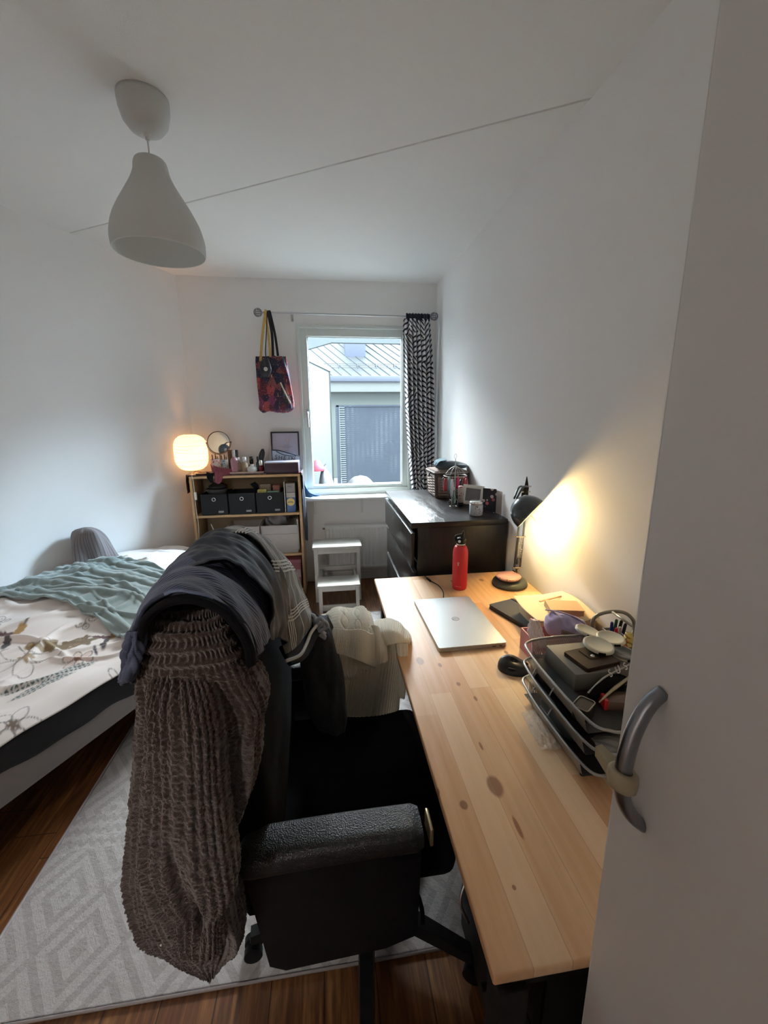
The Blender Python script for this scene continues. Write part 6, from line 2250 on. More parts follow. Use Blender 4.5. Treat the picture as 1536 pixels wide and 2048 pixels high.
b = B(); b.prism(rrect(0.030, 0.05, 0.008), 'z', 0.0115, 0.0135, M=Matrix.Translation((0.0, 0.012, 0))); b.obj('closure_tab', WL.m, wa, local=True, ang=30)
b = B(); b.lathe([(0.0, 0.0165), (0.004, 0.016), (0.0055, 0.0135)], (0.0, -0.002, 0), seg=18); b.obj('press_stud', CHROME, wa, local=True)

# four round white cases
CASE = pm('ivory_plastic', rgb(214, 208, 186), 0.32, var=0.03)
CLR = pm('clear_plastic', (0.8, 0.8, 0.76, 1), 0.08, trans=0.85, ior=1.3)


def round_case(label, px, py, z, rad, tilt=(0, 0), clear=False, group='round ivory cases on the grey box'):
    q = AZ(px, py, z)
    o = thing('round_case', label, 'case', tuple(q), group, rotz=random.uniform(0, 6))
    o.rotation_euler = (tilt[0], tilt[1], random.uniform(-0.5, 0.5))
    b = B(); b.lathe([(0.0, -0.004), (rad - 0.003, -0.004), (rad, -0.002), (rad, 0.0), (0.0, 0.0)], seg=40); b.obj('case_base', CASE, o, local=True, ang=40)
    b = B(); b.lathe([(rad * 1.0, 0.001), (rad, 0.003), (rad - 0.003, 0.0055), (rad - 0.006, 0.006), (rad - 0.0075, 0.0045), (0.0, 0.005)], seg=40); b.obj('case_lid', CLR if clear else CASE, o, local=True, ang=40)
    b = B(); b.box(-0.009, 0.009, -rad - 0.0012, -rad + 0.003, -0.002, 0.004, 0.001); b.obj('latch', BPL, o, local=True)
    return o


round_case('round ivory case lying on the brown wallet', 1197, 1291, ZG + 0.022, 0.040, (0.10, 0.10))
round_case('round ivory case against the lilac pencil pouch', 1176, 1263, ZG + 0.012, 0.037, (-0.05, 0.22))
round_case('round ivory case just behind the one on the wallet', 1221, 1277, ZG + 0.016, 0.038, (0.05, 0.0))
round_case('round clear-lidded case half hidden by the wardrobe edge', 1243, 1305, ZG + 0.006, 0.038, (0.12, 0.12), True)

# things in the tiers
dkg = pm('charger_black', (0.016, 0.016, 0.017, 1), 0.3)
q = AZ(1168, 1408, F3 + 0.03)
ad_ = thing('power_adapter', 'black square adapter with pale rim at the front of the top tray', 'adapter', (q.x, q.y, F3), rotz=math.radians(35))
b = B(); b.prism(rrect(0.050, 0.036, 0.008), 'z', 0.0, 0.030); b.obj('adapter_shell', dkg, ad_, local=True, ang=30)
b = B(); b.tube([(x, y, 0.031) for x, y in rrect(0.050, 0.036, 0.008, 4)], 0.0016, 6, closed=True); b.obj('pale_rim', pm('pale_rim', rgb(150, 144, 130), 0.4), ad_, local=True)
# printed pouch standing on edge
pk = thing('printed_pouch', 'black pouch with pale piping and big white letters in the top tray', 'pouch', tuple(AZ(1215, 1375, F3)))
A_, C_ = AZ(1176, 1384, F3 + 0.035), AZ(1262, 1330, F3 + 0.045)
dirp = (C_ - A_).normalized(); nrm = Vector((dirp.y, -dirp.x, 0)).normalized()
G = []
for j in range(12):
    v = j / 11
    ring = []
    for i in range(30):
        u_ = i / 29
        p_ = A_.lerp(C_, u_)
        hgt = 0.030 + 0.018 * math.sin(PI * min(1, u_ * 1.3))
        z = F3 + 0.002 + hgt * v
        off = 0.020 * math.sin(PI * v) * math.sin(PI * max(0.02, min(0.98, u_)))
        ring.append((p_.x + nrm.x * off, p_.y + nrm.y * off, z))
    G.append(ring)
b = B(); b.grid(G); b.obj('pouch_body', BLKC, pk, ang=180, solid=0.004)
b = B(); b.tube([A_ + Vector((0, 0, -0.003)), A_.lerp(C_, 0.3) + Vector((0, 0, 0.012)), A_.lerp(C_, 0.6) + Vector((0, 0, 0.010)), C_ + Vector((0, 0, 0.004))], 0.0022, 8, smooth=6); b.obj('piping', pm('grey_piping', rgb(176, 172, 162), 0.6), pk)
b = B(); b.tube([A_ + nrm * 0.02 + Vector((0.006, -0.006, -0.012)), A_.lerp(C_, 0.4) + nrm * 0.024 + Vector((0, 0, -0.006)), C_ + nrm * 0.022 + Vector((0, 0, -0.004))], [0.0015, 0.0045, 0.003], 8, smooth=6); b.obj('cream_strap', pm('cream_strap', rgb(190, 176, 144), 0.6), pk)
up_ = (Vector((0, 0, 1)) - nrm * 0.2)
for i, chh in enumerate('SUS'):
    p_ = AZ(1221 + (i) * 15, 1347 - i * 7, F3 + 0.062)
    text('lettering', chh, 0.026, frame(p_, dirp * -1 if False else dirp, (Vector((0, 0, 1)).cross(nrm).cross(nrm) * -1 + nrm * -0.6)), LOGO, pk, 0.0004)
rb_ = thing('red_packet', 'red and clear packet at the front of the top tray by the wardrobe', 'packet', tuple(AZ(1225, 1410, F3)), rotz=-0.25)
b = B(); b.box(-0.028, -0.020, -0.022, 0.022, 0.0, 0.026, 0.001); b.obj('red_end', pm('packet_red', rgb(190, 34, 34), 0.35), rb_, local=True)
b = B(); b.box(-0.020, 0.035, -0.022, 0.022, 0.0, 0.024, 0.001); b.obj('clear_window', pm('packet_window', rgb(96, 76, 66), 0.15), rb_, local=True)
F2 = TRZ[1] - 0.0485; F1 = TRZ[0] - 0.0485
o_ = thing('black_case', 'black soft case lying in the middle tier of the tray', 'case', (-0.335, -2.95, F2))
b = B(); b.box(-0.425, -0.24, -3.07, -2.84, F2, F2 + 0.030, 0.014, 4); b.obj('case_body', BFAB, o_)
b = B(); b.tube([(-0.428, -3.06, F2 + 0.016), (-0.428, -2.86, F2 + 0.016)], 0.0018, 6); b.obj('zip', BPL, o_)
G = surf([[(-0.40, -3.125, F2 + 0.002), (-0.33, -3.13, F2 + 0.008), (-0.26, -3.125, F2 + 0.004)], [(-0.41, -3.10, F2 + 0.016), (-0.33, -3.10, F2 + 0.022), (-0.25, -3.10, F2 + 0.014)], [(-0.40, -3.075, F2 + 0.006), (-0.33, -3.075, F2 + 0.012), (-0.26, -3.075, F2 + 0.004)]], 60, 30, fold_disp(0.003, 71, 9, 0.6))
b = B(); b.grid(G)
FILM = pm('film', (0.75, 0.76, 0.76, 1), 0.12, trans=0.0, alpha=0.28)
tag(b.obj('plastic_bag', FILM, ang=180, solid=0.0006), 'crumpled clear plastic bag at the front of the middle tier', 'plastic bag')
gl_ = thing('glasses_case', 'dark green spectacle case in the lowest tier of the tray', 'spectacle case', (-0.40, -2.95, F1))
G = []
for j in range(30):
    v = j / 29; yy = -3.03 + 0.16 * v
    k = math.sqrt(max(0.0, 1 - (2 * v - 1) ** 4)) + 0.02
    G.append([(-0.404 + 0.026 * k * math.cos(a), yy, F1 + 0.020 * k * math.sin(a) + 0.021) for a in np.linspace(0, 2 * PI, 28, endpoint=False)])
b = B(); b.grid(G, closed_u=True, cap=True); b.obj('case_shell', pm('dark_green', rgb(26, 40, 42), 0.3), gl_, ang=60)
b = B(); b.tube([(-0.431, -3.0, F1 + 0.021), (-0.431, -2.9, F1 + 0.021)], 0.0012, 6); b.obj('hinge_line', TM, gl_)
b = B(); b.box(-0.36, -0.225, -3.12, -2.85, F1, F1 + 0.032, 0.006, 2)
tag(b.obj('black_folder', NBM), 'black folder lying flat in the lowest tier of the tray', 'folder')

# clear packet under the tray edge
pa = AZ(1041, 1424, DZ); 
G = surf([[AZ(1041, 1424, DZ + 0.002), AZ(1060, 1422, DZ + 0.006), AZ(1085, 1422, DZ + 0.004)],
          [AZ(1056, 1452, DZ + 0.004), AZ(1080, 1448, DZ + 0.011), AZ(1108, 1446, DZ + 0.008)],
          [AZ(1070, 1478, DZ + 0.004), AZ(1098, 1474, DZ + 0.010), AZ(1128, 1468, DZ + 0.008)],
          [AZ(1082, 1500, DZ + 0.002), AZ(1108, 1498, DZ + 0.005), AZ(1142, 1492, DZ + 0.003)]], 90, 70, lambda U, V: 0.0035 * vnoise(U, V, 11, 10, 5) + 0.0015 * vnoise(U, V, 23, 20, 6))
b = B(); b.grid(G)
t = new('crinkled_film', 0.12)
t.base(t.mix(t.noise(t.coord(), 30, 3), rgb(236, 226, 208), rgb(250, 244, 232)))
t.bsdf.inputs['Alpha'].default_value = 0.30
t.bump(t.noise(t.coord(), 120, 4, 0.7), 0.9, 0.004)
tag(b.obj('plastic_packet', t.m, ang=180, solid=0.001, offset=1), 'crinkled clear plastic packet lying on the desk under the tray edge', 'plastic packet')

# ================================================================== PINK BOX, LILAC POUCH, PAPERS, PEN HOLDER
PK = pm('pink_card', rgb(196, 132, 128), 0.55, var=0.04)
k0 = AZ(1052, 1311, DZ)
pbx = thing('storage_box', 'pink open storage box behind the letter tray', 'storage box', (-0.22, -2.66, DZ))
X0_, X1_, Y0_, Y1_ = -0.322, -0.075, -2.775, -2.545
b = B(); b.box(X0_, X1_, Y0_, Y1_, DZ + 0.0005, DZ + 0.004); b.obj('box_floor', PK, pbx, smooth=False)
b = B(); b.prism([(Y0_, DZ + 0.004), (Y1_, DZ + 0.004), (Y1_, DZ + 0.080), (Y1_ - 0.09, DZ + 0.080), (Y1_ - 0.12, DZ + 0.062), (Y0_ + 0.05, DZ + 0.055), (Y0_, DZ + 0.055)], 'x', X0_, X0_ + 0.004); b.obj('box_side', PK, pbx, smooth=False)
b = B(); b.box(X1_ - 0.004, X1_, Y0_, Y1_, DZ + 0.004, DZ + 0.08); b.obj('box_side', PK, pbx, smooth=False)
b = B(); b.box(X0_ + 0.004, X1_ - 0.004, Y0_, Y0_ + 0.004, DZ + 0.004, DZ + 0.06); b.obj('box_side', PK, pbx, smooth=False)
b = B(); b.box(X0_ + 0.004, X1_ - 0.004, Y1_ - 0.004, Y1_, DZ + 0.004, DZ + 0.08); b.obj('box_side', PK, pbx, smooth=False)
LIL = pm('lilac_canvas', rgb(184, 170, 204), 0.85, var=0.08, bump=0.3, bscale=500, sheen=0.3)
pc2 = thing('pencil_pouch', 'lilac zipped pencil pouch sticking out of the pink box', 'pencil case', (-0.19, -2.65, DZ + 0.02))
a_ = AZ(1090, 1235, 0.83); e_ = AZ(1178, 1262, 0.83)
G = []
for j in range(44):
    v = j / 43
    p_ = a_.lerp(e_, v)
    k = math.sqrt(max(0.0, 1 - abs(2 * v - 1) ** 3.2)) + 0.03
    wob = 1 + 0.06 * math.sin(9 * v)
    ring = []
    dd_ = (e_ - a_).normalized(); n2 = Vector((-dd_.y, dd_.x, 0))
    for i in range(40):
        a = 2 * PI * i / 40
        ring.append(tuple(p_ + n2 * (0.040 * k * wob * math.cos(a)) + Vector((0, 0, -0.012 + 0.046 * k * math.sin(a) * (1 - 0.15 * v) + 0.003 * math.sin(4 * a + 13 * v) + 0.002 * math.sin(7 * a - 21 * v)))))
    G.append(ring)
b = B(); b.grid(G, closed_u=True, cap=True); b.obj('pouch_body', LIL, pc2, ang=80)
b = B(); b.tube([a_ + Vector((0.0, 0, 0.030)), a_.lerp(e_, 0.3) + Vector((0, 0, 0.037)), a_.lerp(e_, 0.7) + Vector((0, 0, 0.033)), e_ + Vector((0, 0, 0.012))], 1.0, 8, smooth=6, flat=(0.008, 0.003)); b.obj('zip', pm('lilac_zip', rgb(126, 112, 150), 0.6), pc2)
q = AZ(1135, 1262, 0.80)
dd_ = (e_ - a_).normalized(); n2 = Vector((-dd_.y, dd_.x, 0)); 
face = a_.lerp(e_, 0.62) - n2 * 0.0 
fr_ = frame(a_.lerp(e_, 0.66) + Vector((0, 0, -0.012)) + Vector((dd_.y, -dd_.x, 0)) * 0.0425, dd_, (0, 0, 1))
b = B(); b.box(-0.024, 0.024, -0.009, 0.009, -0.001, 0.0012, 0.0005, M=fr_); b.obj('cloth_label', pm('label_cream', rgb(150, 136, 128), 0.8), pc2)
text('lettering', 'rumita', 0.013, fr_ @ Matrix.Translation((0, 0, 0.0016)), pm('label_ink', rgb(84, 70, 74), 0.7), pc2, 0.0001)
b = B()
G = hang([(1063, 1076, 1240, -2.60, 0.006), (1060, 1080, 1250, -2.60, 0.014), (1058, 1083, 1265, -2.61, 0.02), (1062, 1088, 1280, -2.62, 0.02), (1068, 1092, 1292, -2.62, 0.01)], -2.6, 0.01, 50, 40, lambda U, V: 0.003 * np.sin(2 * PI * 7 * U + 9 * V) + 0.002 * np.sin(2 * PI * 13 * U - 20 * V))
b.grid(G, closed_u=True, cap=True)
tag(b.obj('plastic_bag', pm('milky_film', rgb(240, 230, 228), 0.2, alpha=0.75), ang=180), 'crumpled milky plastic bag stuffed in the pink box', 'plastic bag')
b = B(); b.tube([AZ(1062, 1238, 0.81), AZ(1070, 1262, 0.76)], 0.0045, 10); pn = b.obj('pink_pen', pm('pen_pink', rgb(220, 110, 130), 0.3)); tag(pn, 'pink pen standing in the corner of the pink box', 'pen')

CRMP = pm('cream_paper', rgb(232, 210, 168), 0.85, var=0.03)
# pile under the papers
b = B(); b.box(-0.215, -0.016, -2.53, -2.31, DZ + 0.0005, DZ + 0.075, 0.002)
tag(b.obj('document_box', pm('buff_card', rgb(186, 160, 120), 0.8)), 'buff document box under the loose papers by the wall', 'box')
G = surf([[(-0.235, -2.29, 0.792), (-0.12, -2.285, 0.786), (-0.014, -2.29, 0.800)], [(-0.245, -2.40, 0.789), (-0.12, -2.40, 0.786), (-0.012, -2.40, 0.812)], [(-0.25, -2.53, 0.800), (-0.12, -2.54, 0.788), (-0.012, -2.54, 0.800)]], 40, 30)
b = B(); b.grid(G); tag(b.obj('paper_sheets', CRMP, ang=180, solid=0.002, offset=1), 'cream paper sheets curling on the document box against the wall', 'paper')
cbx = thing('cardboard_book', 'small tan paperback block on the cream papers', 'book', (-0.105, -2.455, 0.7915), rotz=math.radians(-14))
TAN = pm('tan_cover', rgb(206, 168, 122), 0.7, var=0.03)
b = B(); b.box(-0.062, 0.062, -0.045, 0.045, 0.0, 0.0015); b.box(-0.062, 0.062, -0.045, 0.045, 0.0235, 0.0255); b.box(-0.062, -0.060, -0.045, 0.045, 0.0015, 0.0235); b.obj('cover', TAN, cbx, local=True, smooth=False)
b = B(); b.box(-0.060, 0.060, -0.043, 0.043, 0.0015, 0.0235); b.obj('pages', pm('tan_pages', rgb(176, 134, 104), 0.9), cbx, local=True, smooth=False)
b = B(); b.hexa([(-0.16, -2.375, 0.796), (-0.05, -2.345, 0.800), (-0.05, -2.338, 0.800), (-0.16, -2.365, 0.796)], [(-0.16, -2.375, 0.799), (-0.05, -2.345, 0.803), (-0.05, -2.338, 0.803), (-0.16, -2.365, 0.799)])
tag(b.obj('paper_strip', pm('orange_paper', rgb(214, 158, 110), 0.8)), 'folded orange paper strip lying behind the tan book', 'paper')

# pen caddy with arched metal handle
pcd = thing('pen_caddy', 'silver caddy with arched handle holding pens by the wardrobe', 'pen holder', (-0.10, -2.70, DZ))
CX_0, CX_1, CY_0, CY_1 = -0.165, -0.030, -2.775, -2.640
X0_, X1_, Y0_, Y1_ = CX_0 + 0.095, CX_1, CY_0, CY_1
X0_ = -0.070
b = B()
for (xa, xb, ya, yb) in ((X0_ - 0.0, X0_ + 0.003, Y0_, Y1_), (X1_ - 0.003, X1_, Y0_, Y1_), (X0_ + 0.003, X1_ - 0.003, Y0_, Y0_ + 0.003), (X0_ + 0.003, X1_ - 0.003, Y1_ - 0.003, Y1_)):
    b.box(xa, xb, ya, yb, DZ + 0.003, DZ + 0.105)
b.box(X0_, X1_, Y0_, Y1_, DZ + 0.0005, DZ + 0.003)
b.obj('cup', MESHY.m, pcd, smooth=False)
b = B()
b.tube([(X0_, Y0_, DZ + 0.105), (X1_, Y0_, DZ + 0.105), (X1_, Y1_, DZ + 0.105), (X0_, Y1_, DZ + 0.105)], 0.003, 8, closed=True); b.obj('cup_rim', TM, pcd)
hp = [AZ(1187, 1262, 0.82), AZ(1184, 1245, 0.85), AZ(1196, 1230, 0.875), AZ(1225, 1223, 0.885), AZ(1250, 1226, 0.885), AZ(1266, 1240, 0.87), AZ(1268, 1258, 0.84), AZ(1262, 1285, 0.81)]
b = B(); b.tube(hp, 0.0058, 12, smooth=8); b.obj('arched_handle', pm('handle_grey', rgb(142, 140, 130), 0.3, 0.7), pcd)
pcols = [('blue', rgb(30, 60, 130), 1224, 1246), ('green', rgb(30, 90, 70), 1233, 1241), ('red', rgb(200, 44, 60), 1233, 1258), ('black', (0.01, 0.01, 0.012, 1), 1243, 1243), ('dark violet', rgb(44, 30, 50), 1251, 1249), ('white', rgb(200, 196, 190), 1240, 1256)]
for nm, col, px, py in pcols:
    top = AZ(px, py, DZ + 0.135)
    top.x = min(max(top.x, X0_ + 0.006), X1_ - 0.006) if False else top.x
    bot = Vector((max(X0_ + 0.010, min(X1_ - 0.010, top.x)), max(Y0_ + 0.01, min(Y1_ - 0.01, top.y - 0.005)), DZ + 0.006))
    o = thing('pen', '%s pen standing in the silver pen caddy' % nm, 'pen', tuple(bot))
    b = B(); b.cyl(bot, bot.lerp(top, 0.75), 0.0045, seg=14); b.obj('barrel', pm('pen_body_' + nm.replace(' ', '_'), scl(col, 0.8), 0.3), o)
    b = B(); b.cyl(bot.lerp(top, 0.75), top, 0.0055, 0.005, seg=14); b.ball(top, 0.005, 12, 8); b.obj('pen_cap', pm('pen_' + nm.replace(' ', '_'), col, 0.25), o)
b = B(); a_ = AZ(1225, 1224, 0.90); e_ = AZ(1264, 1252, 0.895); b.tube([a_, e_], 0.0040, 10)
tag(b.obj('metal_ruler', pm('ruler_grey', rgb(160, 158, 148), 0.3, 0.6)), 'thin grey stick leaning across the arched caddy handle', 'stick')
b = B(); q = AZ(1258, 1282, 0.86)
G = hang([(1254, 1263, 1266, -2.76, 0.006), (1250, 1266, 1275, -2.76, 0.01), (1251, 1265, 1285, -2.76, 0.01), (1248, 1262, 1296, -2.76, 0.008)], -2.76, 0.01, 30, 24, lambda U, V: 0.002 * np.sin(12 * U + 20 * V))
b.grid(G, closed_u=True, cap=True)
tag(b.obj('gold_wrapper', pm('gold_foil', (0.75, 0.60, 0.22, 1), 0.22, 0.9), ang=180), 'crumpled gold foil wrapper beside the pen caddy', 'wrapper')

# ================================================================== ON THE CHEST
TZ = CZ + 0.0005
WK = new('wicker', 0.7)
ob = WK.coord('UV')
U, V, _ = WK.xyz(ob)[:3]
ch1 = WK.math('SINE', WK.math('MULTIPLY', U, 2 * PI * 44)); ch2 = WK.math('SINE', WK.math('MULTIPLY', V, 2 * PI * 20))
wvv = WK.math('MULTIPLY', ch1, ch2)
WK.base(WK.mix(WK.math('ADD', WK.math('MULTIPLY', wvv, 0.4), 0.5), rgb(92, 74, 66), rgb(150, 128, 112)))
WK.bump(wvv, 0.9, 0.004)
wb = thing('wicker_basket', 'brown lidded wicker basket on the chest by the curtain', 'basket', (-0.145, -0.93, TZ))
x0, x1, y0, y1 = -0.262, -0.025, -1.055, -0.79
G = []
for (k, z) in ((0.90, TZ), (0.93, TZ + 0.02), (1.0, TZ + 0.15), (1.0, TZ + 0.165)):
    G.append([((x0 + x1) / 2 + px * k, (y0 + y1) / 2 + py * k, z) for px, py in rrect(x1 - x0, y1 - y0, 0.02)])
b = B(); b.grid(G, closed_u=True, cap=True); b.obj('basket_body', WK.m, wb, ang=40)
G = []
for (k, z) in ((1.03, TZ + 0.167), (1.04, TZ + 0.178), (1.0, TZ + 0.188), (0.9, TZ + 0.192)):
    G.append([((x0 + x1) / 2 + px * k, (y0 + y1) / 2 + py * k, z) for px, py in rrect(x1 - x0, y1 - y0, 0.02)])
b = B(); b.grid(G, closed_u=True, cap=True); b.obj('basket_lid', WK.m, wb, ang=40)
b = B(); b.tube([((x0 + x1) / 2 + px * 1.045, (y0 + y1) / 2 + py * 1.045, TZ + 0.180) for px, py in rrect(x1 - x0, y1 - y0, 0.02, 3)], 0.0035, 8, closed=True); b.obj('lid_rim', pm('rim_pale', rgb(150, 138, 130), 0.5), wb)
b = B(); b.tube([(x0 - 0.006, -0.95, TZ + 0.172), (x0 - 0.016, -0.945, TZ + 0.160), (x0 - 0.012, -0.93, TZ + 0.145), (x0 - 0.006, -0.915, TZ + 0.160)], 0.004, 8, smooth=4); b.obj('clasp_loop', pm('dark_loop', rgb(40, 34, 34), 0.7), wb)
# beanie-like folded garment on the lid
TEAL = pm('teal_knit', rgb(44, 62, 72), 0.9, var=0.25, scale=25, bump=0.6, bscale=160, sheen=0.4)
bn = thing('folded_hat', 'dark teal knitted hat squashed on the wicker basket lid', 'hat', (-0.13, -0.95, TZ + 0.194))
G = []
for j in range(40):
    v = j / 39
    xx = -0.235 + 0.235 * v
    k = math.sqrt(max(0, 1 - abs(2 * v - 1) ** 2.6)) + 0.02
    ring = []
    for i in range(48):
        a = 2 * PI * i / 48
        sa = math.sin(a)
        z = TZ + 0.196 + 0.030 + (0.030 + 0.010 * math.cos(3 * v)) * sa * k - 0.016 * v * v
        z = max(z, TZ + 0.1945)
        ring.append((xx + 0.02 * math.sin(a) * 0.3, -0.95 + 0.075 * math.cos(a) * k * (1 + 0.06 * math.sin(9 * v + 2 * a)), z + 0.003 * math.sin(5 * a + 8 * v)))
    G.append(ring)
b = B(); b.grid(G, closed_u=True, cap=True); b.obj('crown', TEAL, bn, ang=80)
G = surf([[(-0.240, -1.00, TZ + 0.225), (-0.245, -0.95, TZ + 0.228), (-0.235, -0.90, TZ + 0.225)], [(-0.222, -1.015, TZ + 0.252), (-0.228, -0.95, TZ + 0.258), (-0.215, -0.89, TZ + 0.25)], [(-0.17, -1.015, TZ + 0.262), (-0.17, -0.95, TZ + 0.268), (-0.16, -0.89, TZ + 0.262)]], 50, 20, fold_disp(0.002, 5, 8, 0.2))
b = B(); b.grid(G); b.obj('pale_lining', pm('pale_teal', rgb(112, 140, 152), 0.8), bn, ang=180, solid=0.003)

# jewellery carousel with hanging ornaments
jc = thing('jewellery_stand', 'wire carousel stand hung with small charms in front of the basket', 'jewellery stand', (-0.195, -1.20, TZ))
jx, jy = -0.165, -1.20
JM = pm('stand_wire', (0.45, 0.43, 0.40, 1), 0.3, 0.9)
b = B(); b.cyl((jx, jy, TZ), (jx, jy, TZ + 0.006), 0.045, seg=28); b.obj('base', pm('black_gloss', (0.01, 0.01, 0.011, 1), 0.2), jc)
b = B(); b.cyl((jx, jy, TZ + 0.006), (jx, jy, TZ + 0.285), 0.003, seg=10)
b.tube([(jx, jy, TZ + 0.285), (jx - 0.008, jy, TZ + 0.300), (jx - 0.006, jy, TZ + 0.318), (jx + 0.003, jy, TZ + 0.320), (jx + 0.006, jy, TZ + 0.306), (jx, jy, TZ + 0.287)], 0.0015, 6, smooth=5)
b.obj('pole', JM, jc)
b = B(); b.tube([(jx + 0.075 * math.cos(a), jy + 0.075 * math.sin(a), TZ + 0.180) for a in np.linspace(0, 2 * PI, 40, endpoint=False)], 0.0022, 6, closed=True)
for k in range(8):
    a = 2 * PI * k / 8
    b.tube([(jx, jy, TZ + 0.245), (jx + 0.040 * math.cos(a), jy + 0.040 * math.sin(a), TZ + 0.222), (jx + 0.075 * math.cos(a), jy + 0.075 * math.sin(a), TZ + 0.180)], 0.0014, 6, smooth=4)
b.obj('ring_hoop', JM, jc)
cols = [rgb(176, 44, 54), rgb(196, 60, 110), rgb(150, 168, 166), rgb(40, 40, 46), rgb(170, 50, 60), rgb(200, 200, 206), rgb(60, 44, 50), rgb(150, 60, 66)]
for k in range(8):
    a = 2 * PI * k / 8 + 0.25
    x, y = jx + 0.075 * math.cos(a), jy + 0.075 * math.sin(a)
    b = B(); b.tube([(x, y, TZ + 0.180), (x, y, TZ + 0.168)], 0.001, 5)
    ln_ = 0.05 + 0.03 * ((k * 7) % 3)
    b.lathe([(0.0, TZ + 0.166), (0.007, TZ + 0.164), (0.011, TZ + 0.160 - ln_ * 0.3), (0.013, TZ + 0.160 - ln_ * 0.7), (0.008, TZ + 0.160 - ln_), (0.0, TZ + 0.158 - ln_)], (x, y, 0), seg=16)
    b.obj('charm', pm('charm_%d' % k, cols[k], 0.25, bump=0.4, bscale=150, var=0.3, scale=90), jc)
# slim perfume bottle and two floral tubes
def floral(name, cA, cB, cC, scale=26, seed=0):
    t = new(name, 0.5)
    ob = t.coord()
    v = t.n('ShaderNodeTexVoronoi'); v.inputs['Scale'].default_value = scale
    t.l(t.mapping(ob, loc=(seed, seed, 0)), v.inputs['Vector'])
    r1_, g1_, b1_ = t.xyz(v.outputs['Color'])[:3]
    pet = t.math('LESS_THAN', v.outputs['Distance'], 0.44)
    pick = t.math('GREATER_THAN', r1_, 0.45)
    c = t.mix(t.math('MULTIPLY', pet, pick), cA, t.mix(t.math('GREATER_THAN', g1_, 0.5), cB, cC))
    t.base(c)
    return t.m


FL1 = floral('floral_dark', rgb(26, 18, 24), rgb(188, 84, 92), rgb(210, 190, 190), 42)
FL2 = floral('floral_pale', rgb(196, 176, 168), rgb(176, 66, 78), rgb(140, 44, 60), 60)
tb = thing('floral_tube', 'slender floral printed tube with dark cap beside the white frame', 'tube', (-0.150, -1.315, TZ))
b = B(); b.lathe([(0.0, TZ + 0.024), (0.0175, TZ + 0.024), (0.018, TZ + 0.122), (0.016, TZ + 0.128), (0.0, TZ + 0.128)], (-0.160, -1.315, 0), seg=28); b.obj('tube_body', FL2, tb)
b = B(); b.lathe([(0.0, TZ), (0.0175, TZ), (0.0175, TZ + 0.023), (0.0, TZ + 0.0235)], (-0.160, -1.315, 0), seg=28); b.obj('tube_cap', BPL, tb)
pf = thing('perfume_bottle', 'slim clear perfume bottle in a wire holder on the chest corner side', 'bottle', (-0.205, -1.33, TZ))
GLS = pm('clear_glass', (0.82, 0.86, 0.84, 1), 0.03, trans=0.95, ior=1.45)
b = B(); b.lathe([(0.0, TZ + 0.012), (0.013, TZ + 0.012), (0.014, TZ + 0.055), (0.012, TZ + 0.068), (0.006, TZ + 0.080), (0.005, TZ + 0.105), (0.0, TZ + 0.106)], (-0.212, -1.33, 0), seg=24); b.obj('glass_body', pm('bottle_green', rgb(150, 166, 156), 0.1, trans=0.5), pf)
b = B(); b.cyl((-0.212, -1.33, TZ + 0.106), (-0.212, -1.33, TZ + 0.124), 0.0065, seg=16); b.obj('stopper', pm('stopper_pale', rgb(190, 190, 184), 0.3), pf)
b = B()
for dx in (-0.02, 0.02):
    b.tube([(-0.212 + dx, -1.35, TZ + 0.003), (-0.212 + dx, -1.35, TZ + 0.045), (-0.212 + dx, -1.31, TZ + 0.045), (-0.212 + dx, -1.31, TZ + 0.003)], 0.0018, 6)
b.tube([(-0.232, -1.35, TZ + 0.003), (-0.192, -1.35, TZ + 0.003), (-0.192, -1.31, TZ + 0.003), (-0.232, -1.31, TZ + 0.003)], 0.0018, 6, closed=True)
b.obj('wire_holder', JM, pf)
# white photo frame, tilted back
def lean(name, label, cat, cx, cy, w, h, rz_, tilt, z=TZ):
    o = thing(name, label, cat, (cx, cy, z)); o.rotation_euler = (tilt, 0, rz_); return o


wf = lean('photo_frame', 'white photo frame leaning back behind the candle', 'photo frame', -0.090, -1.325, 0.12, 0.13, math.radians(-16), math.radians(-14))
wf.rotation_euler = (math.radians(-14), math.radians(6), math.radians(-16))
wf.location.z = TZ + 0.008
FW = pm('frame_white', rgb(206, 202, 192), 0.4)
b = B()
for (xa, xb, za, zb) in ((-0.066, -0.046, 0, 0.125), (0.046, 0.066, 0, 0.125), (-0.046, 0.046, 0, 0.022), (-0.046, 0.046, 0.103, 0.125)):
    b.box(xa, xb, -0.007, 0.007, za, zb, 0.001)
b.obj('frame_border', FW, wf, local=True)
b = B(); b.box(-0.046, 0.046, -0.002, 0.004, 0.022, 0.103); b.obj('picture', pm('grey_photo', rgb(112, 106, 108), 0.35, var=0.3, scale=30), wf, local=True)
b = B(); b.box(-0.015, 0.015, 0.006, 0.010, 0.01, 0.09, M=Matrix.Rotation(math.radians(-22), 4, 'X')); b.obj('easel_back', BPL, wf, local=True)
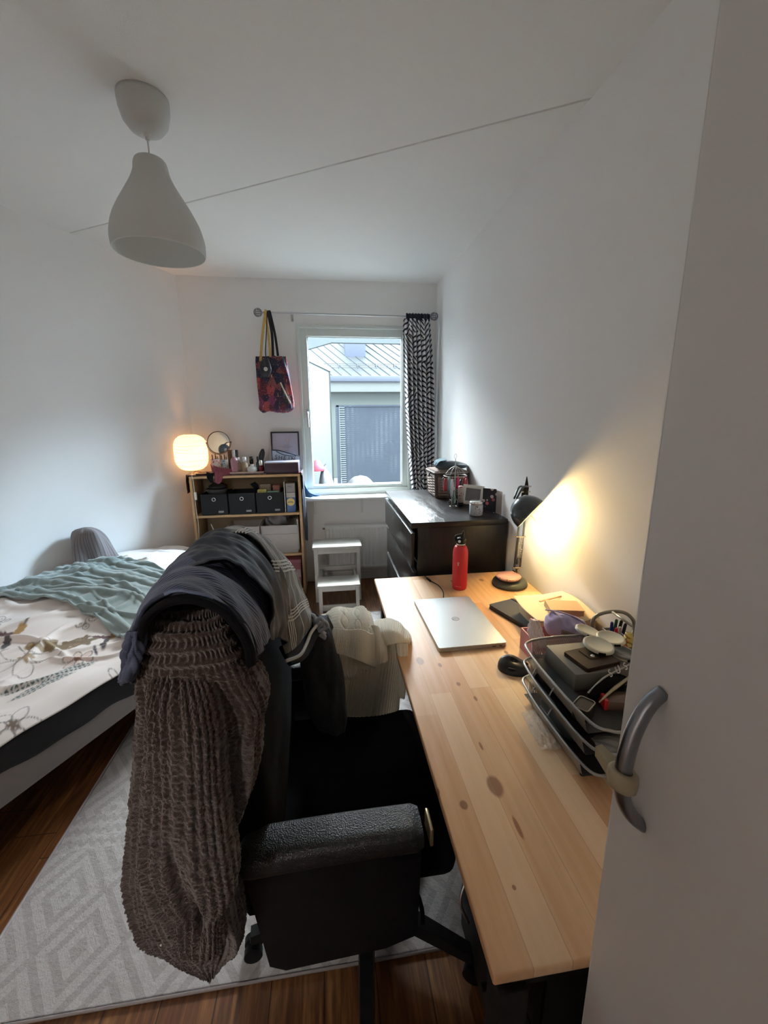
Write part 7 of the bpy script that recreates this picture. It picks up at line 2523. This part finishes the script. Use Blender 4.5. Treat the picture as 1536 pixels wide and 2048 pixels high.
# candle jar
cj = thing('candle_jar', 'white floral candle jar with silver lid at the chest edge', 'candle', (-0.155, -1.575, TZ))
jx2, jy2 = -0.152, -1.578
t = new('jar_print', 0.18)
ob = t.coord()
v = t.n('ShaderNodeTexVoronoi'); v.inputs['Scale'].default_value = 90; t.l(ob, v.inputs['Vector'])
msk = t.math('MULTIPLY', t.math('LESS_THAN', v.outputs['Distance'], 0.42), t.math('GREATER_THAN', t.noise(ob, 38, 2), 0.54))
zz_ = t.xyz(ob)[2]
msk = t.math('MULTIPLY', msk, t.math('GREATER_THAN', zz_, 0.018))
t.base(t.mix(msk, t.mix(t.noise(ob, 10, 2), rgb(186, 190, 196), rgb(200, 203, 207)), rgb(96, 96, 112)))
b = B(); b.lathe([(0.0, TZ), (0.033, TZ), (0.038, TZ + 0.005), (0.0385, TZ + 0.062), (0.037, TZ + 0.066), (0.0, TZ + 0.066)], (jx2, jy2, 0), seg=44); b.obj('jar', t.m, cj, ang=50)
b = B(); b.lathe([(0.0, TZ + 0.066), (0.0375, TZ + 0.066), (0.0385, TZ + 0.070), (0.0385, TZ + 0.080), (0.037, TZ + 0.082), (0.0, TZ + 0.0825)], (jx2, jy2, 0), seg=44); b.obj('lid', pm('lid_silver', (0.72, 0.70, 0.66, 1), 0.22, 0.9), cj, ang=50)
# floral greeting card standing open
gc = thing('greeting_card', 'open dark floral greeting card standing by the wall', 'card', (-0.04, -1.48, TZ))
GC = FL1
a0_, a1_, a2_ = Vector((-0.092, -1.452, TZ)), Vector((-0.018, -1.560, TZ)), Vector((-0.010, -1.660, TZ))
a0_ = AZ(967, 1024, TZ); a1_ = AZ(1002, 1028, TZ + 0.0); a2_ = AZ(1011, 1033, TZ)
a0_ = Vector((-0.082, -1.49, TZ)); a1_ = Vector((-0.020, -1.545, TZ)); a2_ = Vector((-0.008, -1.60, TZ))
hh = Vector((0, 0, 0.142))
nn = Vector((0.0015, 0.001, 0))
b = B(); b.hexa([a0_, a1_, a1_ + nn, a0_ + nn], [a0_ + hh, a1_ + hh, a1_ + nn + hh, a0_ + nn + hh]); b.obj('front_leaf', GC, gc, smooth=False)
hh2 = Vector((0, 0, 0.135))
b = B(); b.hexa([a1_ + Vector((0.001, 0, 0)), a2_, a2_ + nn, a1_ + nn * 2], [a1_ + Vector((0.001, 0, 0)) + hh2, a2_ + hh2, a2_ + nn + hh2, a1_ + nn * 2 + hh2]); b.obj('back_leaf', pm('card_inside', rgb(170, 160, 154), 0.7, var=0.05, scale=80), gc, smooth=False)

# ================================================================== ON TOP OF THE SHELF UNIT
SZT = HZ + 0.0005
scarf = thing('floral_runner', 'dark floral cloth runner lying along the shelf top and over both ends', 'table runner', (-1.67, -0.15, SZT))
RUN = floral('runner_print', rgb(24, 18, 26), rgb(120, 40, 60), rgb(170, 150, 150), 24, 3)
G = surf([[(-2.132, yy, HZ - 0.13 + 0.02 * math.sin(yy * 30)), (-2.13, yy, HZ + 0.0), (-2.10, yy, HZ + 0.006), (-1.9, yy, HZ + 0.004), (-1.6, yy, HZ + 0.005), (-1.4, yy, HZ + 0.004), (-1.245, yy, HZ + 0.006), (-1.212, yy, HZ - 0.002), (-1.207, yy, HZ - 0.13)] for yy in (-0.30, -0.22, -0.14, -0.05)], 160, 30, lambda U, V: 0.002 * np.abs(np.sin(30 * U + 5 * V)))
G[..., 2] = np.where((G[..., 0] > HX0 - 0.004) & (G[..., 0] < HX1 + 0.004), np.maximum(G[..., 2], HZ + 0.003), G[..., 2])
b = B(); b.grid(G); b.obj('runner_cloth', RUN, scarf, ang=180, solid=0.0025, offset=1)
RT = HZ + 0.0075
# maroon bow-knotted scarf hanging over the front
MAR = pm('maroon_satin', rgb(110, 20, 44), 0.5, var=0.2, scale=20, sheen=0.3)
ms2 = thing('maroon_scarf', 'maroon and black satin scarf knotted over the shelf front edge', 'scarf', tuple(AY(435, 960, -0.30)))
b = B(); G = surf([[AY(420, 928, -0.27), AY(436, 934, -0.29), AY(462, 938, -0.27)], [AY(424, 940, -0.29), AY(440, 945, -0.31), AY(466, 948, -0.28)], [AY(426, 946, -0.29), AY(442, 950, -0.312), AY(462, 951, -0.29)]], 50, 30, fold_disp(0.004, 3, 5, 0.5)); b.grid(G); b.obj('knot', MAR, ms2, ang=180, solid=0.005)
b = B(); G = surf([[AY(430, 942, -0.306), AY(438, 943, -0.312), AY(446, 944, -0.306)], [AY(429, 956, -0.310), AY(437, 957, -0.316), AY(445, 957, -0.308)], [AY(430, 964, -0.309), AY(437, 968, -0.313), AY(444, 962, -0.307)]], 40, 30, fold_disp(0.003, 6, 4, 0.1)); b.grid(G); b.obj('maroon_tail', MAR, ms2, ang=180, solid=0.003)
b = B(); G = surf([[AY(413, 944, -0.306), AY(420, 946, -0.312), AY(427, 946, -0.306)], [AY(414, 956, -0.309), AY(420, 958, -0.315), AY(426, 960, -0.308)], [AY(418, 962, -0.308), AY(423, 966, -0.312), AY(428, 966, -0.307)]], 40, 30, fold_disp(0.003, 7, 4, 0.1)); b.grid(G); b.obj('black_tail', BLKC, ms2, ang=180, solid=0.003)

# round make-up mirror on a floral stand
mc = AY(437.5, 885, -0.17)
mr = thing('vanity_mirror', 'round tilting vanity mirror in a dark hoop on the shelf top', 'mirror', (mc.x, mc.y, RT))
MR = 0.090
ndir = (Vector((-0.06, -1.2, 1.35)) - mc); ndir = Vector((0.46, -0.888, 0.0)).normalized()
b = B(); b.cyl(mc, mc + ndir * 0.003, MR - 0.003, seg=56)
t = new('mirror_glass', 0.01, 1.0); t.base(t.mix(t.noise(t.coord(), 3, 1), (0.9, 0.9, 0.9, 1), (0.92, 0.92, 0.92, 1)))
b.obj('mirror_glass', t.m, mr, ang=30)
HOOP = pm('hoop_bronze', (0.12, 0.09, 0.07, 1), 0.35, 0.8)
sdv = Vector((0, 0, 1)).cross(ndir).normalized(); upv = ndir.cross(sdv)
b = B(); b.tube([mc + sdv * (MR * math.cos(a)) + upv * (MR * math.sin(a)) for a in np.linspace(0, 2 * PI, 56, endpoint=False)], 0.0034, 8, closed=True); b.obj('hoop', HOOP, mr)
b = B(); b.tube([mc + sdv * ((MR + 0.008) * math.cos(a)) + upv * ((MR + 0.008) * math.sin(a)) for a in np.linspace(PI, 2 * PI, 30)], 0.0025, 8)
b.cyl(mc - sdv * (MR - 0.002), mc - sdv * (MR + 0.013), 0.005, seg=12); b.cyl(mc + sdv * (MR - 0.002), mc + sdv * (MR + 0.013), 0.005, seg=12)
b.cyl(mc - upv * (MR + 0.006), (mc.x, mc.y, RT + 0.012), 0.004, seg=12)
b.lathe([(0.0, RT + 0.014), (0.02, RT + 0.012), (0.05, RT + 0.003), (0.05, RT), (0.0, RT)], (mc.x, mc.y, 0), seg=36)
b.obj('stand', HOOP, mr)
# floral brush pots in front of the mirror
def pot(label, px0, px1, pyt, y, mat, base_z=RT):
    a = AY(px0, pyt, y); c_ = AY(px1, pyt, y); r_ = (c_.x - a.x) / 2
    o = thing('brush_pot', label, 'pot', ((a.x + c_.x) / 2, y, base_z), 'pots in front of the mirror')
    b = B(); b.lathe([(0.0, base_z), (r_, base_z), (r_, a.z), (r_ - 0.003, a.z), (r_ - 0.003, base_z + 0.004), (0.0, base_z + 0.004)], ((a.x + c_.x) / 2, y, 0), seg=28); b.obj('pot_wall', mat, o)
    for k in range(5):
        x = (a.x + c_.x) / 2 + r_ * 0.5 * math.cos(k * 1.3); yy = y + r_ * 0.5 * math.sin(k * 1.3)
        b = B(); b.cyl((x, yy, base_z + 0.005), (x * 1.0 + 0.006 * math.cos(k * 1.3), yy, a.z + 0.018 + 0.006 * k), 0.0025, 0.0035, seg=8); b.obj('brush', pm('brush_dark', rgb(60, 40, 36), 0.4), o)


FLW = floral('floral_red', rgb(214, 196, 184), rgb(196, 70, 60), rgb(160, 40, 52), 44, 1)
FLG = floral('floral_blue', rgb(190, 190, 186), rgb(96, 116, 132), rgb(120, 130, 130), 50, 2)
pot('red floral brush pot below the round mirror', 421, 438, 918, -0.255, FLW)
pot('pale blue floral brush pot below the round mirror', 440, 455, 919, -0.235, FLG)
b = B(); q0_, q1_ = AY(455, 900, -0.06), AY(478, 934, -0.06)
b.box(q0_.x, q1_.x, -0.068, -0.055, RT, q0_.z, 0.001)
fb = tag(b.obj('black_photo_card', pm('card_frame_black', (0.012, 0.011, 0.014, 1), 0.3)), 'small black framed picture standing behind the perfume bottles', 'picture')
b = B(); b.box((q0_.x + q1_.x) / 2 - 0.006, (q0_.x + q1_.x) / 2 + 0.006, -0.0695, -0.0685, RT + 0.01, q0_.z - 0.006); b.obj('pale_stripe', FW, fb, smooth=False)

# tray with bottles
ta, tb_ = AY(461, 942, -0.27), AY(527, 942, -0.27)
trx = thing('trinket_tray', 'long pink and cream tray holding perfume bottles', 'tray', ((ta.x + tb_.x) / 2, -0.20, RT))
TP = pm('tray_cream', rgb(190, 164, 152), 0.4)
b = B(); b.box(ta.x, tb_.x, -0.285, -0.10, RT, RT + 0.006, 0.002)
b.tube([(ta.x, -0.285, RT + 0.012), (tb_.x, -0.285, RT + 0.012), (tb_.x, -0.10, RT + 0.012), (ta.x, -0.10, RT + 0.012)], 0.008, 8, closed=True)
b.obj('tray_plate', TP, trx)
TB2 = RT + 0.0065


def bottle(label, px, pyt, w_px, y, col, capcol, capw=0.5, caph=0.25, kind='round', trans=0.4):
    s = (AY(px + 1, 930, y) - AY(px, 930, y)).length
    c_ = AY(px, pyt, y)
    h = c_.z - TB2; r_ = w_px * s / 2
    o = thing('perfume_bottle', label, 'bottle', (c_.x, y, TB2), 'perfume bottles on the shelf tray')
    hb = h * (1 - caph)
    b = B()
    if kind == 'round':
        b.lathe([(0.0, TB2), (r_ * 0.9, TB2), (r_, TB2 + 0.003), (r_, TB2 + hb * 0.8), (r_ * 0.7, TB2 + hb * 0.93), (r_ * 0.35, TB2 + hb), (0.0, TB2 + hb)], (c_.x, y, 0), seg=26)
    elif kind == 'ball':
        b.lathe([(0.0, TB2), (r_ * 0.6, TB2), (r_ * 0.95, TB2 + hb * 0.3), (r_, TB2 + hb * 0.5), (r_ * 0.9, TB2 + hb * 0.75), (r_ * 0.3, TB2 + hb), (0.0, TB2 + hb)], (c_.x, y, 0), seg=26)
    else:
        b.box(c_.x - r_, c_.x + r_, y - 0.012, y + 0.012, TB2, TB2 + hb, 0.004)
    b.obj('glass_body', pm('glass_%d_%d' % (px, pyt), col, 0.08, trans=trans, ior=1.4), o, ang=40)
    b = B(); b.lathe([(0.0, TB2 + hb), (r_ * capw, TB2 + hb), (r_ * capw, TB2 + h - 0.002), (r_ * capw * 0.8, TB2 + h), (0.0, TB2 + h)], (c_.x, y, 0), seg=22); b.obj('cap', pm('cap_%d_%d' % (px, pyt), capcol, 0.25), o)
    return o


bottle('tall dusky pink bottle with clear cap on the tray', 467, 900, 16, -0.245, rgb(176, 130, 138), rgb(190, 186, 184), 0.32, 0.30, trans=0.1)
bottle('small clear bottle with a pale bow on the tray', 476, 915, 14, -0.235, rgb(206, 186, 160), rgb(210, 200, 190), 0.5, 0.2, 'ball', trans=0.6)
bottle('clear round bottle with silver cap on the tray', 488, 914, 13, -0.245, rgb(214, 190, 160), rgb(200, 196, 190), 0.6, 0.3, trans=0.6)
bottle('small bottle with black cap on the tray', 502, 913, 13, -0.20, rgb(150, 140, 134), rgb(14, 14, 16), 0.6, 0.45, trans=0.3)
bottle('low white oval bottle lying nearest on the tray', 504, 929, 21, -0.262, rgb(206, 200, 196), rgb(190, 184, 180), 0.35, 0.12, 'ball', trans=0.05)
bottle('tiny dark bottle beside the black hair claw', 515, 913, 8, -0.20, rgb(40, 54, 50), rgb(30, 30, 30), 0.6, 0.3, trans=0.1)
bottle('small cream and red bottle at the tray end', 521, 921, 9, -0.255, rgb(120, 40, 44), rgb(220, 208, 190), 0.7, 0.4, trans=0.05)
b = B(); G = hang([(523, 528, 898, -0.17, 0.004), (519, 530, 905, -0.17, 0.010), (517, 529, 913, -0.17, 0.012), (519, 527, 922, -0.17, 0.012), (518, 528, 934, -0.17, 0.014), (517, 529, 944, -0.17, 0.014)], -0.17, 0.01, 30, 40)
b.grid(G, closed_u=True, cap=True); tag(b.obj('hair_claw', pm('claw_black', rgb(26, 22, 26), 0.35), ang=180), 'black pointed hair claw standing behind the tray end', 'hair claw')
b = B(); q = AY(402, 945, -0.26)
b.box(q.x - 0.035, q.x + 0.045, -0.29, -0.23, RT, RT + 0.014, 0.004)
tag(b.obj('dark_purse', pm('purse_dark', rgb(48, 26, 26), 0.5)), 'small dark purse lying between paper lamp and scarf', 'purse')

# maroon box, framed certificate and printed paper bag
mb = thing('maroon_box', 'dark maroon box with pale lid edge on the shelf top', 'box', (-1.37, -0.2, RT))
b = B(); b.box(-1.512, -1.236, -0.29, -0.13, RT, RT + 0.083, 0.002); b.obj('box_body', pm('maroon_card', rgb(58, 36, 46), 0.6), mb)
b = B(); b.box(-1.512, -1.234, -0.292, -0.128, RT + 0.0835, RT + 0.093, 0.002); b.obj('box_lid', pm('lid_grey', rgb(150, 142, 150), 0.5), mb)
cf = thing('certificate_frame', 'black framed certificate leaning on the wall beside the window', 'picture frame', (-1.355, -0.04, RT)); cf.rotation_euler = (math.radians(-7), 0, 0); cf.location.y = -0.075
FB = pm('frame_black', (0.012, 0.012, 0.013, 1), 0.35)
w2, h2 = 0.122, 0.335
b = B()
for (xa, xb, za, zb) in ((-w2, -w2 + 0.013, 0, h2), (w2 - 0.013, w2, 0, h2), (-w2 + 0.013, w2 - 0.013, 0, 0.013), (-w2 + 0.013, w2 - 0.013, h2 - 0.013, h2)):
    b.box(xa, xb, -0.008, 0.008, za, zb, 0.001)
b.obj('frame_border', FB, cf, local=True)
b = B(); b.box(-w2 + 0.013, w2 - 0.013, -0.003, 0.005, 0.013, h2 - 0.013); b.obj('certificate', pm('paper_lilac', rgb(176, 170, 186), 0.5, var=0.02), cf, local=True)
INK = pm('grey_ink', rgb(96, 90, 100), 0.7)
b = B(); b.tube([(0.020 + 0.012 * math.cos(a), -0.0035, h2 - 0.072 + 0.014 * math.sin(a)) for a in np.linspace(0, 2 * PI, 24, endpoint=False)], 0.0012, 6, closed=True); b.obj('seal_ring', pm('seal_gold', rgb(206, 150, 110), 0.5), cf, local=True)
b = B()
for (xa, xb, zc_) in ((-0.015, 0.035, 0.118), (-0.055, 0.065, 0.128), (-0.02, 0.045, 0.140), (-0.01, 0.03, 0.165), (-0.05, 0.06, 0.178)):
    b.box(xa, xb, -0.0042, -0.003, h2 - zc_ - 0.0008, h2 - zc_ + 0.0008)
b.obj('printed_line', INK, cf, local=True, smooth=False)
sb = thing('gift_bag', 'pale bag with black letters tucked behind the maroon box', 'bag', (-1.36, -0.105, RT))
b = B(); b.hexa([(-1.463, -0.122, RT + 0.0), (-1.236, -0.122, RT), (-1.236, -0.100, RT), (-1.463, -0.100, RT)], [(-1.463, -0.112, RT + 0.178), (-1.236, -0.112, RT + 0.118), (-1.236, -0.106, RT + 0.118), (-1.463, -0.106, RT + 0.178)])
b.obj('bag_front', pm('bag_silver', rgb(176, 184, 198), 0.4), sb, smooth=False)
b = B(); b.tube([(-1.463, -0.110, RT + 0.180), (-1.40, -0.120, RT + 0.176), (-1.32, -0.12, RT + 0.150), (-1.236, -0.110, RT + 0.122)], 0.004, 8, smooth=5); b.tube([(-1.43, -0.115, RT + 0.170), (-1.38, -0.135, RT + 0.145), (-1.32, -0.13, RT + 0.130), (-1.26, -0.115, RT + 0.125)], 0.003, 8, smooth=5); b.obj('bag_handle', BPL, sb)
for i, chh in enumerate('SHEIN'):
    text('lettering', chh, 0.050, frame((-1.432 + i * 0.036, -0.1235, RT + 0.119 - i * 0.005), (1, 0, -0.12), (0, 0.05, 1)), BPL, sb, 0.0006)

# ================================================================== INSIDE THE SHELF UNIT
S1, S2, S3 = SHZ[0] + 0.0005, SHZ[1] + 0.0005, SHZ[2] + 0.0005
BOXM = pm('box_black_fabric', (0.012, 0.012, 0.014, 1), 0.85, bump=0.3, bscale=500)
GR = pm('grommet', (0.75, 0.75, 0.77, 1), 0.25, 0.9)
TG = pm('tag_grey', rgb(140, 140, 144), 0.4, 0.3)
bx_pos = [(-2.045, -1.830, 'left'), (-1.822, -1.607, 'middle'), (-1.600, -1.372, 'right')]
proto = None
for i, (xa, xb, wh) in enumerate(bx_pos):
    what = {'left': 'black fabric storage box holding a clear ribbed bowl', 'middle': 'black fabric storage box with nothing showing above it', 'right': 'black fabric storage box topped with yellow and peach packets'}[wh]
    root = thing('fabric_box', what, 'storage box', ((xa + xb) / 2, -0.165, S1), 'black fabric boxes on the upper shelf')
    w = (xb - xa) / 2 - 0.003
    H_ = 0.178
    b = B()
    for (x0, x1, y0, y1) in ((-w, w, -0.125, -0.121), (-w, w, 0.121, 0.125), (-w, -w + 0.004, -0.121, 0.121), (w - 0.004, w, -0.121, 0.121)):
        b.box(x0, x1, y0, y1, 0, H_)
    b.box(-w, w, -0.125, 0.125, 0, 0.004)
    b.obj('box_shell', BOXM, root, local=True, smooth=False)
    b = B(); b.tube([(0.0 + 0.0135 * math.cos(a), -0.127, H_ - 0.045 + 0.0135 * math.sin(a)) for a in np.linspace(0, 2 * PI, 28, endpoint=False)], 0.0036, 8, closed=True); b.obj('grommet', GR, root, local=True)
    b = B(); b.box(w - 0.075, w - 0.032, -0.129, -0.1255, 0.020, 0.036, 0.001); b.obj('label_holder', TG, root, local=True)
t1_ = S1 + 0.178
# contents of the boxes
b = B(); b.lathe([(0.0, t1_ - 0.05), (0.05, t1_ - 0.05), (0.075, t1_ - 0.01), (0.092, t1_ + 0.030), (0.089, t1_ + 0.030), (0.05, t1_ - 0.04), (0.0, t1_ - 0.045)], (-1.935, -0.165, 0), seg=40)
tag(b.obj('clear_bowl', pm('smoky_clear', (0.5, 0.5, 0.52, 1), 0.08, trans=0.8, ior=1.4), ang=60), 'clear ribbed plastic bowl in the left black box', 'bowl')
b = B(); b.lathe([(0.0, t1_ + 0.032), (0.07, t1_ + 0.034), (0.078, t1_ + 0.052), (0.04, t1_ + 0.076), (0.0, t1_ + 0.080)], (-1.925, -0.165, 0), seg=30)
tag(b.obj('dark_pouch', pm('dark_mesh', rgb(40, 38, 40), 0.5, alpha=0.8), ang=60), 'dark rounded pouch resting on the clear bowl', 'pouch')
for (nm, lb, ct_, x0, x1, z0, z1, mt, rz_) in (
        ('yellow_packet', 'yellow packet sticking out of the right black box', 'packet', -1.590, -1.515, t1_ - 0.03, t1_ + 0.022, pm('packet_yellow', rgb(206, 196, 110), 0.5), 0.1),
        ('green_packet', 'flat pale green packet at the front of the right black box', 'packet', -1.512, -1.405, t1_ - 0.03, t1_ + 0.008, pm('packet_green', rgb(120, 160, 140), 0.5), 0.0),
        ('peach_pouch', 'peach coloured pouch in the right black box', 'pouch', -1.470, -1.405, t1_ - 0.03, t1_ + 0.050, pm('pouch_peach', rgb(150, 96, 84), 0.6), -0.1),
        ('lace_bundle', 'cream lace bundle behind the yellow packet', 'bundle', -1.580, -1.480, t1_ - 0.03, t1_ + 0.062, pm('lace_cream', rgb(150, 134, 118), 0.8, var=0.4, scale=120), 0.0)):
    yy = {'yellow_packet': -0.245, 'green_packet': -0.25, 'peach_pouch': -0.20, 'lace_bundle': -0.19}[nm]
    b = B(); b.box(x0, x1, yy - 0.018, yy + 0.018, z0, z1, 0.012, 3)
    tag(b.obj(nm, mt, ang=60), lb, ct_)
b = B(); b.prism([(-1.655, t1_ + 0.07), (-1.62, t1_ + 0.085), (-1.60, t1_ + 0.055), (-1.625, t1_ + 0.02), (-1.60, t1_ - 0.04), (-1.56, t1_ - 0.04), (-1.575, t1_ + 0.04), (-1.60, t1_ + 0.09)][:6] if False else [(-1.598, t1_ - 0.04), (-1.575, t1_ - 0.04), (-1.585, t1_ + 0.06), (-1.61, t1_ + 0.085), (-1.65, t1_ + 0.065), (-1.625, t1_ + 0.035)], 'y', -0.225, -0.212)
tag(b.obj('black_strap_end', BLKC, ang=60), 'black strap poking up between middle and right black boxes', 'strap')
# narrow printed cartons at the right
sc = thing('carton', 'grey and white printed carton leaning at the right end of the upper shelf', 'carton', (-1.29, -0.2, S1))
xa, xb = AY(571.5, 985, -0.27).x, AY(590, 985, -0.27).x
b = B(); b.box(xa - 0.012, xa - 0.006, -0.285, -0.10, S1, S1 + 0.262, 0.001); tag(b.obj('white_folder', FW, smooth=False), 'thin white folder upright beside the printed cartons', 'folder')
b = B(); b.box(xa + 0.002, xb, -0.272, -0.14, S1 + 0.171, S1 + 0.245, 0.001); b.obj('carton_body', pm('carton_pale', rgb(150, 146, 142), 0.6), sc)
b = B(); b.box(xa + 0.018, xa + 0.05, -0.2735, -0.272, S1 + 0.222, S1 + 0.225); b.box(xa + 0.030, xa + 0.055, -0.2735, -0.272, S1 + 0.212, S1 + 0.214); b.obj('printed_line', INK, sc, smooth=False)
s3_ = thing('carton', 'blue and yellow printed carton under the grey one on the upper shelf', 'carton', (-1.29, -0.2, S1))
b = B(); b.box(xa + 0.004, xb, -0.280, -0.14, S1, S1 + 0.170, 0.001); b.obj('carton_body', pm('carton_blue', rgb(74, 104, 150), 0.5, var=0.3, scale=25), s3_)
b = B(); b.box(xa + 0.0035, xb + 0.0005, -0.2815, -0.280, S1 + 0.128, S1 + 0.170); b.obj('pale_band', pm('carton_white', rgb(176, 170, 160), 0.6), s3_, smooth=False)
b = B(); b.cyl(((xa + xb) / 2, -0.2805, S1 + 0.090), ((xa + xb) / 2, -0.2835, S1 + 0.090), 0.033, seg=28); b.obj('yellow_emblem', pm('emblem_yellow', rgb(216, 190, 120), 0.5), s3_)
b = B()
for k in range(6):
    b.box((xa + xb) / 2 - 0.024 + 0.008 * k, (xa + xb) / 2 - 0.019 + 0.008 * k, -0.2845, -0.2832, S1 + 0.086 - 0.0007 * (k - 2.5) ** 2, S1 + 0.096 - 0.0007 * (k - 2.5) ** 2)
b.obj('emblem_marks', INK, s3_, smooth=False)

# white fabric bins on the second shelf
CAN = pm('white_canvas', rgb(196, 188, 184), 0.9, bump=0.3, bscale=500)
for (xa, xb, lb) in ((-1.862, -1.592, 'white fabric bin, half hidden by the clothes on the chair'), (-1.580, -1.262, 'white fabric bin with a grey plastic bag in it')):
    bn_ = thing('fabric_bin', lb, 'storage bin', ((xa + xb) / 2, -0.17, S2), 'white fabric bins on the second shelf')
    G = []
    pts = rrect(xb - xa, 0.26, 0.012, 4)
    for (k, z, sag) in ((0.93, 0.0, 0), (0.97, 0.10, 0), (1.0, 0.255, 1)):
        G.append([((xa + xb) / 2 + px * k, -0.165 + py * k, S2 + z - sag * 0.014 * (1 - (2 * px / (xb - xa)) ** 2)) for px, py in pts])
    b = B(); b.grid(G, closed_u=True); b.bm.faces.new([v for v in list(b.bm.verts)[:len(pts)]][::-1])
    b.obj('bin_wall', CAN, bn_, ang=50, solid=0.004, offset=-1)
    b = B(); b.box(xa + 0.012, xb - 0.012, -0.2985, -0.2965, S2 + 0.175, S2 + 0.181, 0.0005); b.obj('seam_band', pm('canvas_seam', rgb(170, 162, 158), 0.9), bn_)
G = hang([(538, 575, 1022, -0.2, 0.03), (534, 577, 1028, -0.2, 0.06), (532, 578, 1036, -0.2, 0.07), (534, 578, 1046, -0.2, 0.06)], -0.2, 0.05, 80, 30, lambda U, V: 0.008 * np.sin(2 * PI * 5 * U + 6 * V) + 0.006 * np.sin(2 * PI * 9 * U - 9 * V) * (1 - V))
b = B(); b.grid(G, closed_u=True, cap=True)
tag(b.obj('plastic_bag', pm('grey_film', rgb(120, 116, 118), 0.25, alpha=0.7), ang=180), 'crumpled grey plastic bag inside the white fabric bin', 'plastic bag')
b = B(); b.box(-1.276, -1.262, -0.29, -0.05, S2 + 0.03, S2 + 0.30, 0.004); tag(b.obj('cream_folder', pm('folder_cream', rgb(176, 168, 150), 0.8)), 'cream folder standing against the right end of the second shelf', 'folder')
for (nm, lb, px, w_, z1, col) in (('yellow_bundle', 'mustard cloth bundle at the left of the second shelf', 402, 0.045, 0.16, rgb(120, 100, 50)), ('purple_bag', 'dark purple cloth bag beside the mustard bundle', 414, 0.06, 0.14, rgb(44, 34, 60)), ('black_bag', 'black cloth bag beside the white fabric bin', 432, 0.10, 0.22, rgb(20, 18, 24))):
    c_ = AY(px, 1090, -0.2)
    G = []
    for j in range(20):
        v = j / 19; k = math.sqrt(max(0, 1 - max(0, (v - 0.5) / 0.5) ** 2.4)) * (1.0) + 0.02
        G.append([(c_.x + (w_ / 2) * k * math.cos(a) * (1 + 0.08 * math.sin(4 * a + 5 * v)), -0.19 + 0.08 * k * math.sin(a), S2 + z1 * v) for a in np.linspace(0, 2 * PI, 28, endpoint=False)])
    b = B(); b.grid(G, closed_u=True, cap=True); tag(b.obj(nm, pm('cloth_' + nm, col, 0.85, var=0.3, scale=40), ang=60), lb, 'cloth bag')
b = B(); b.tube([AY(422, 1048, -0.27), AY(433, 1072, -0.27)], 0.005, 8); tag(b.obj('white_stick', FW), 'white stick poking out beside the black cloth bag', 'stick')
pkb = thing('pink_box', 'pink cardboard box with pale label on the lowest shelf', 'box', (-1.42, -0.17, S3))
b = B(); b.box(-1.60, -1.262, -0.285, -0.04, S3, S3 + 0.235, 0.002); b.obj('box_body', pm('pink_dusky', rgb(170, 104, 112), 0.6), pkb)
b = B(); b.box(-1.605, -1.257, -0.29, -0.035, S3 + 0.2355, S3 + 0.262, 0.002); b.obj('box_lid', pm('pink_dusky_lid', rgb(180, 112, 122), 0.6), pkb)
b = B(); b.box(-1.298, -1.266, -0.287, -0.285, S3 + 0.10, S3 + 0.17); b.obj('pale_label', pm('label_pink', rgb(206, 176, 176), 0.6), pkb, smooth=False)
# dark garment hanging down the shelf's right side
G = surf([[(-1.214, -0.29, 1.05), (-1.208, -0.22, 1.05), (-1.214, -0.14, 1.05)], [(-1.212, -0.29, 0.85), (-1.196, -0.23, 0.85), (-1.212, -0.16, 0.85)], [(-1.212, -0.28, 0.65), (-1.190, -0.22, 0.65), (-1.210, -0.17, 0.65)], [(-1.212, -0.26, 0.49), (-1.196, -0.215, 0.47), (-1.210, -0.18, 0.49)]], 50, 60, lambda U, V: 0.003 * np.sin(14 * U + 3 * V))
b = B(); b.grid(G); tag(b.obj('hanging_cloth', pm('slate_cloth', rgb(52, 54, 62), 0.9), ang=180, solid=0.003), 'slate grey cloth hanging down the right side of the shelf unit', 'cloth')
# blue cloth on the sill
G = surf([[AY(600, 950, -0.12), AY(603, 950, -0.14), AY(606, 955, -0.15)], [AY(600, 965, -0.12), AY(605, 965, -0.14), AY(609, 968, -0.15)], [AY(602, 985, -0.10), AY(612, 984, -0.14), AY(622, 988, -0.16)], [AY(604, 994, -0.06), AY(620, 995, -0.14), AY(641, 992, -0.17)]], 60, 70, fold_disp(0.005, 90, 6, 0.1))
zmin = 0.842
G[..., 2] = np.maximum(G[..., 2], zmin)
b = B(); b.grid(G); tag(b.obj('blue_cloth', pm('sky_blue_cloth', rgb(96, 150, 200), 0.8, var=0.25, scale=30), ang=180, solid=0.004, offset=1), 'light blue cloth bunched on the left end of the window sill', 'cloth')
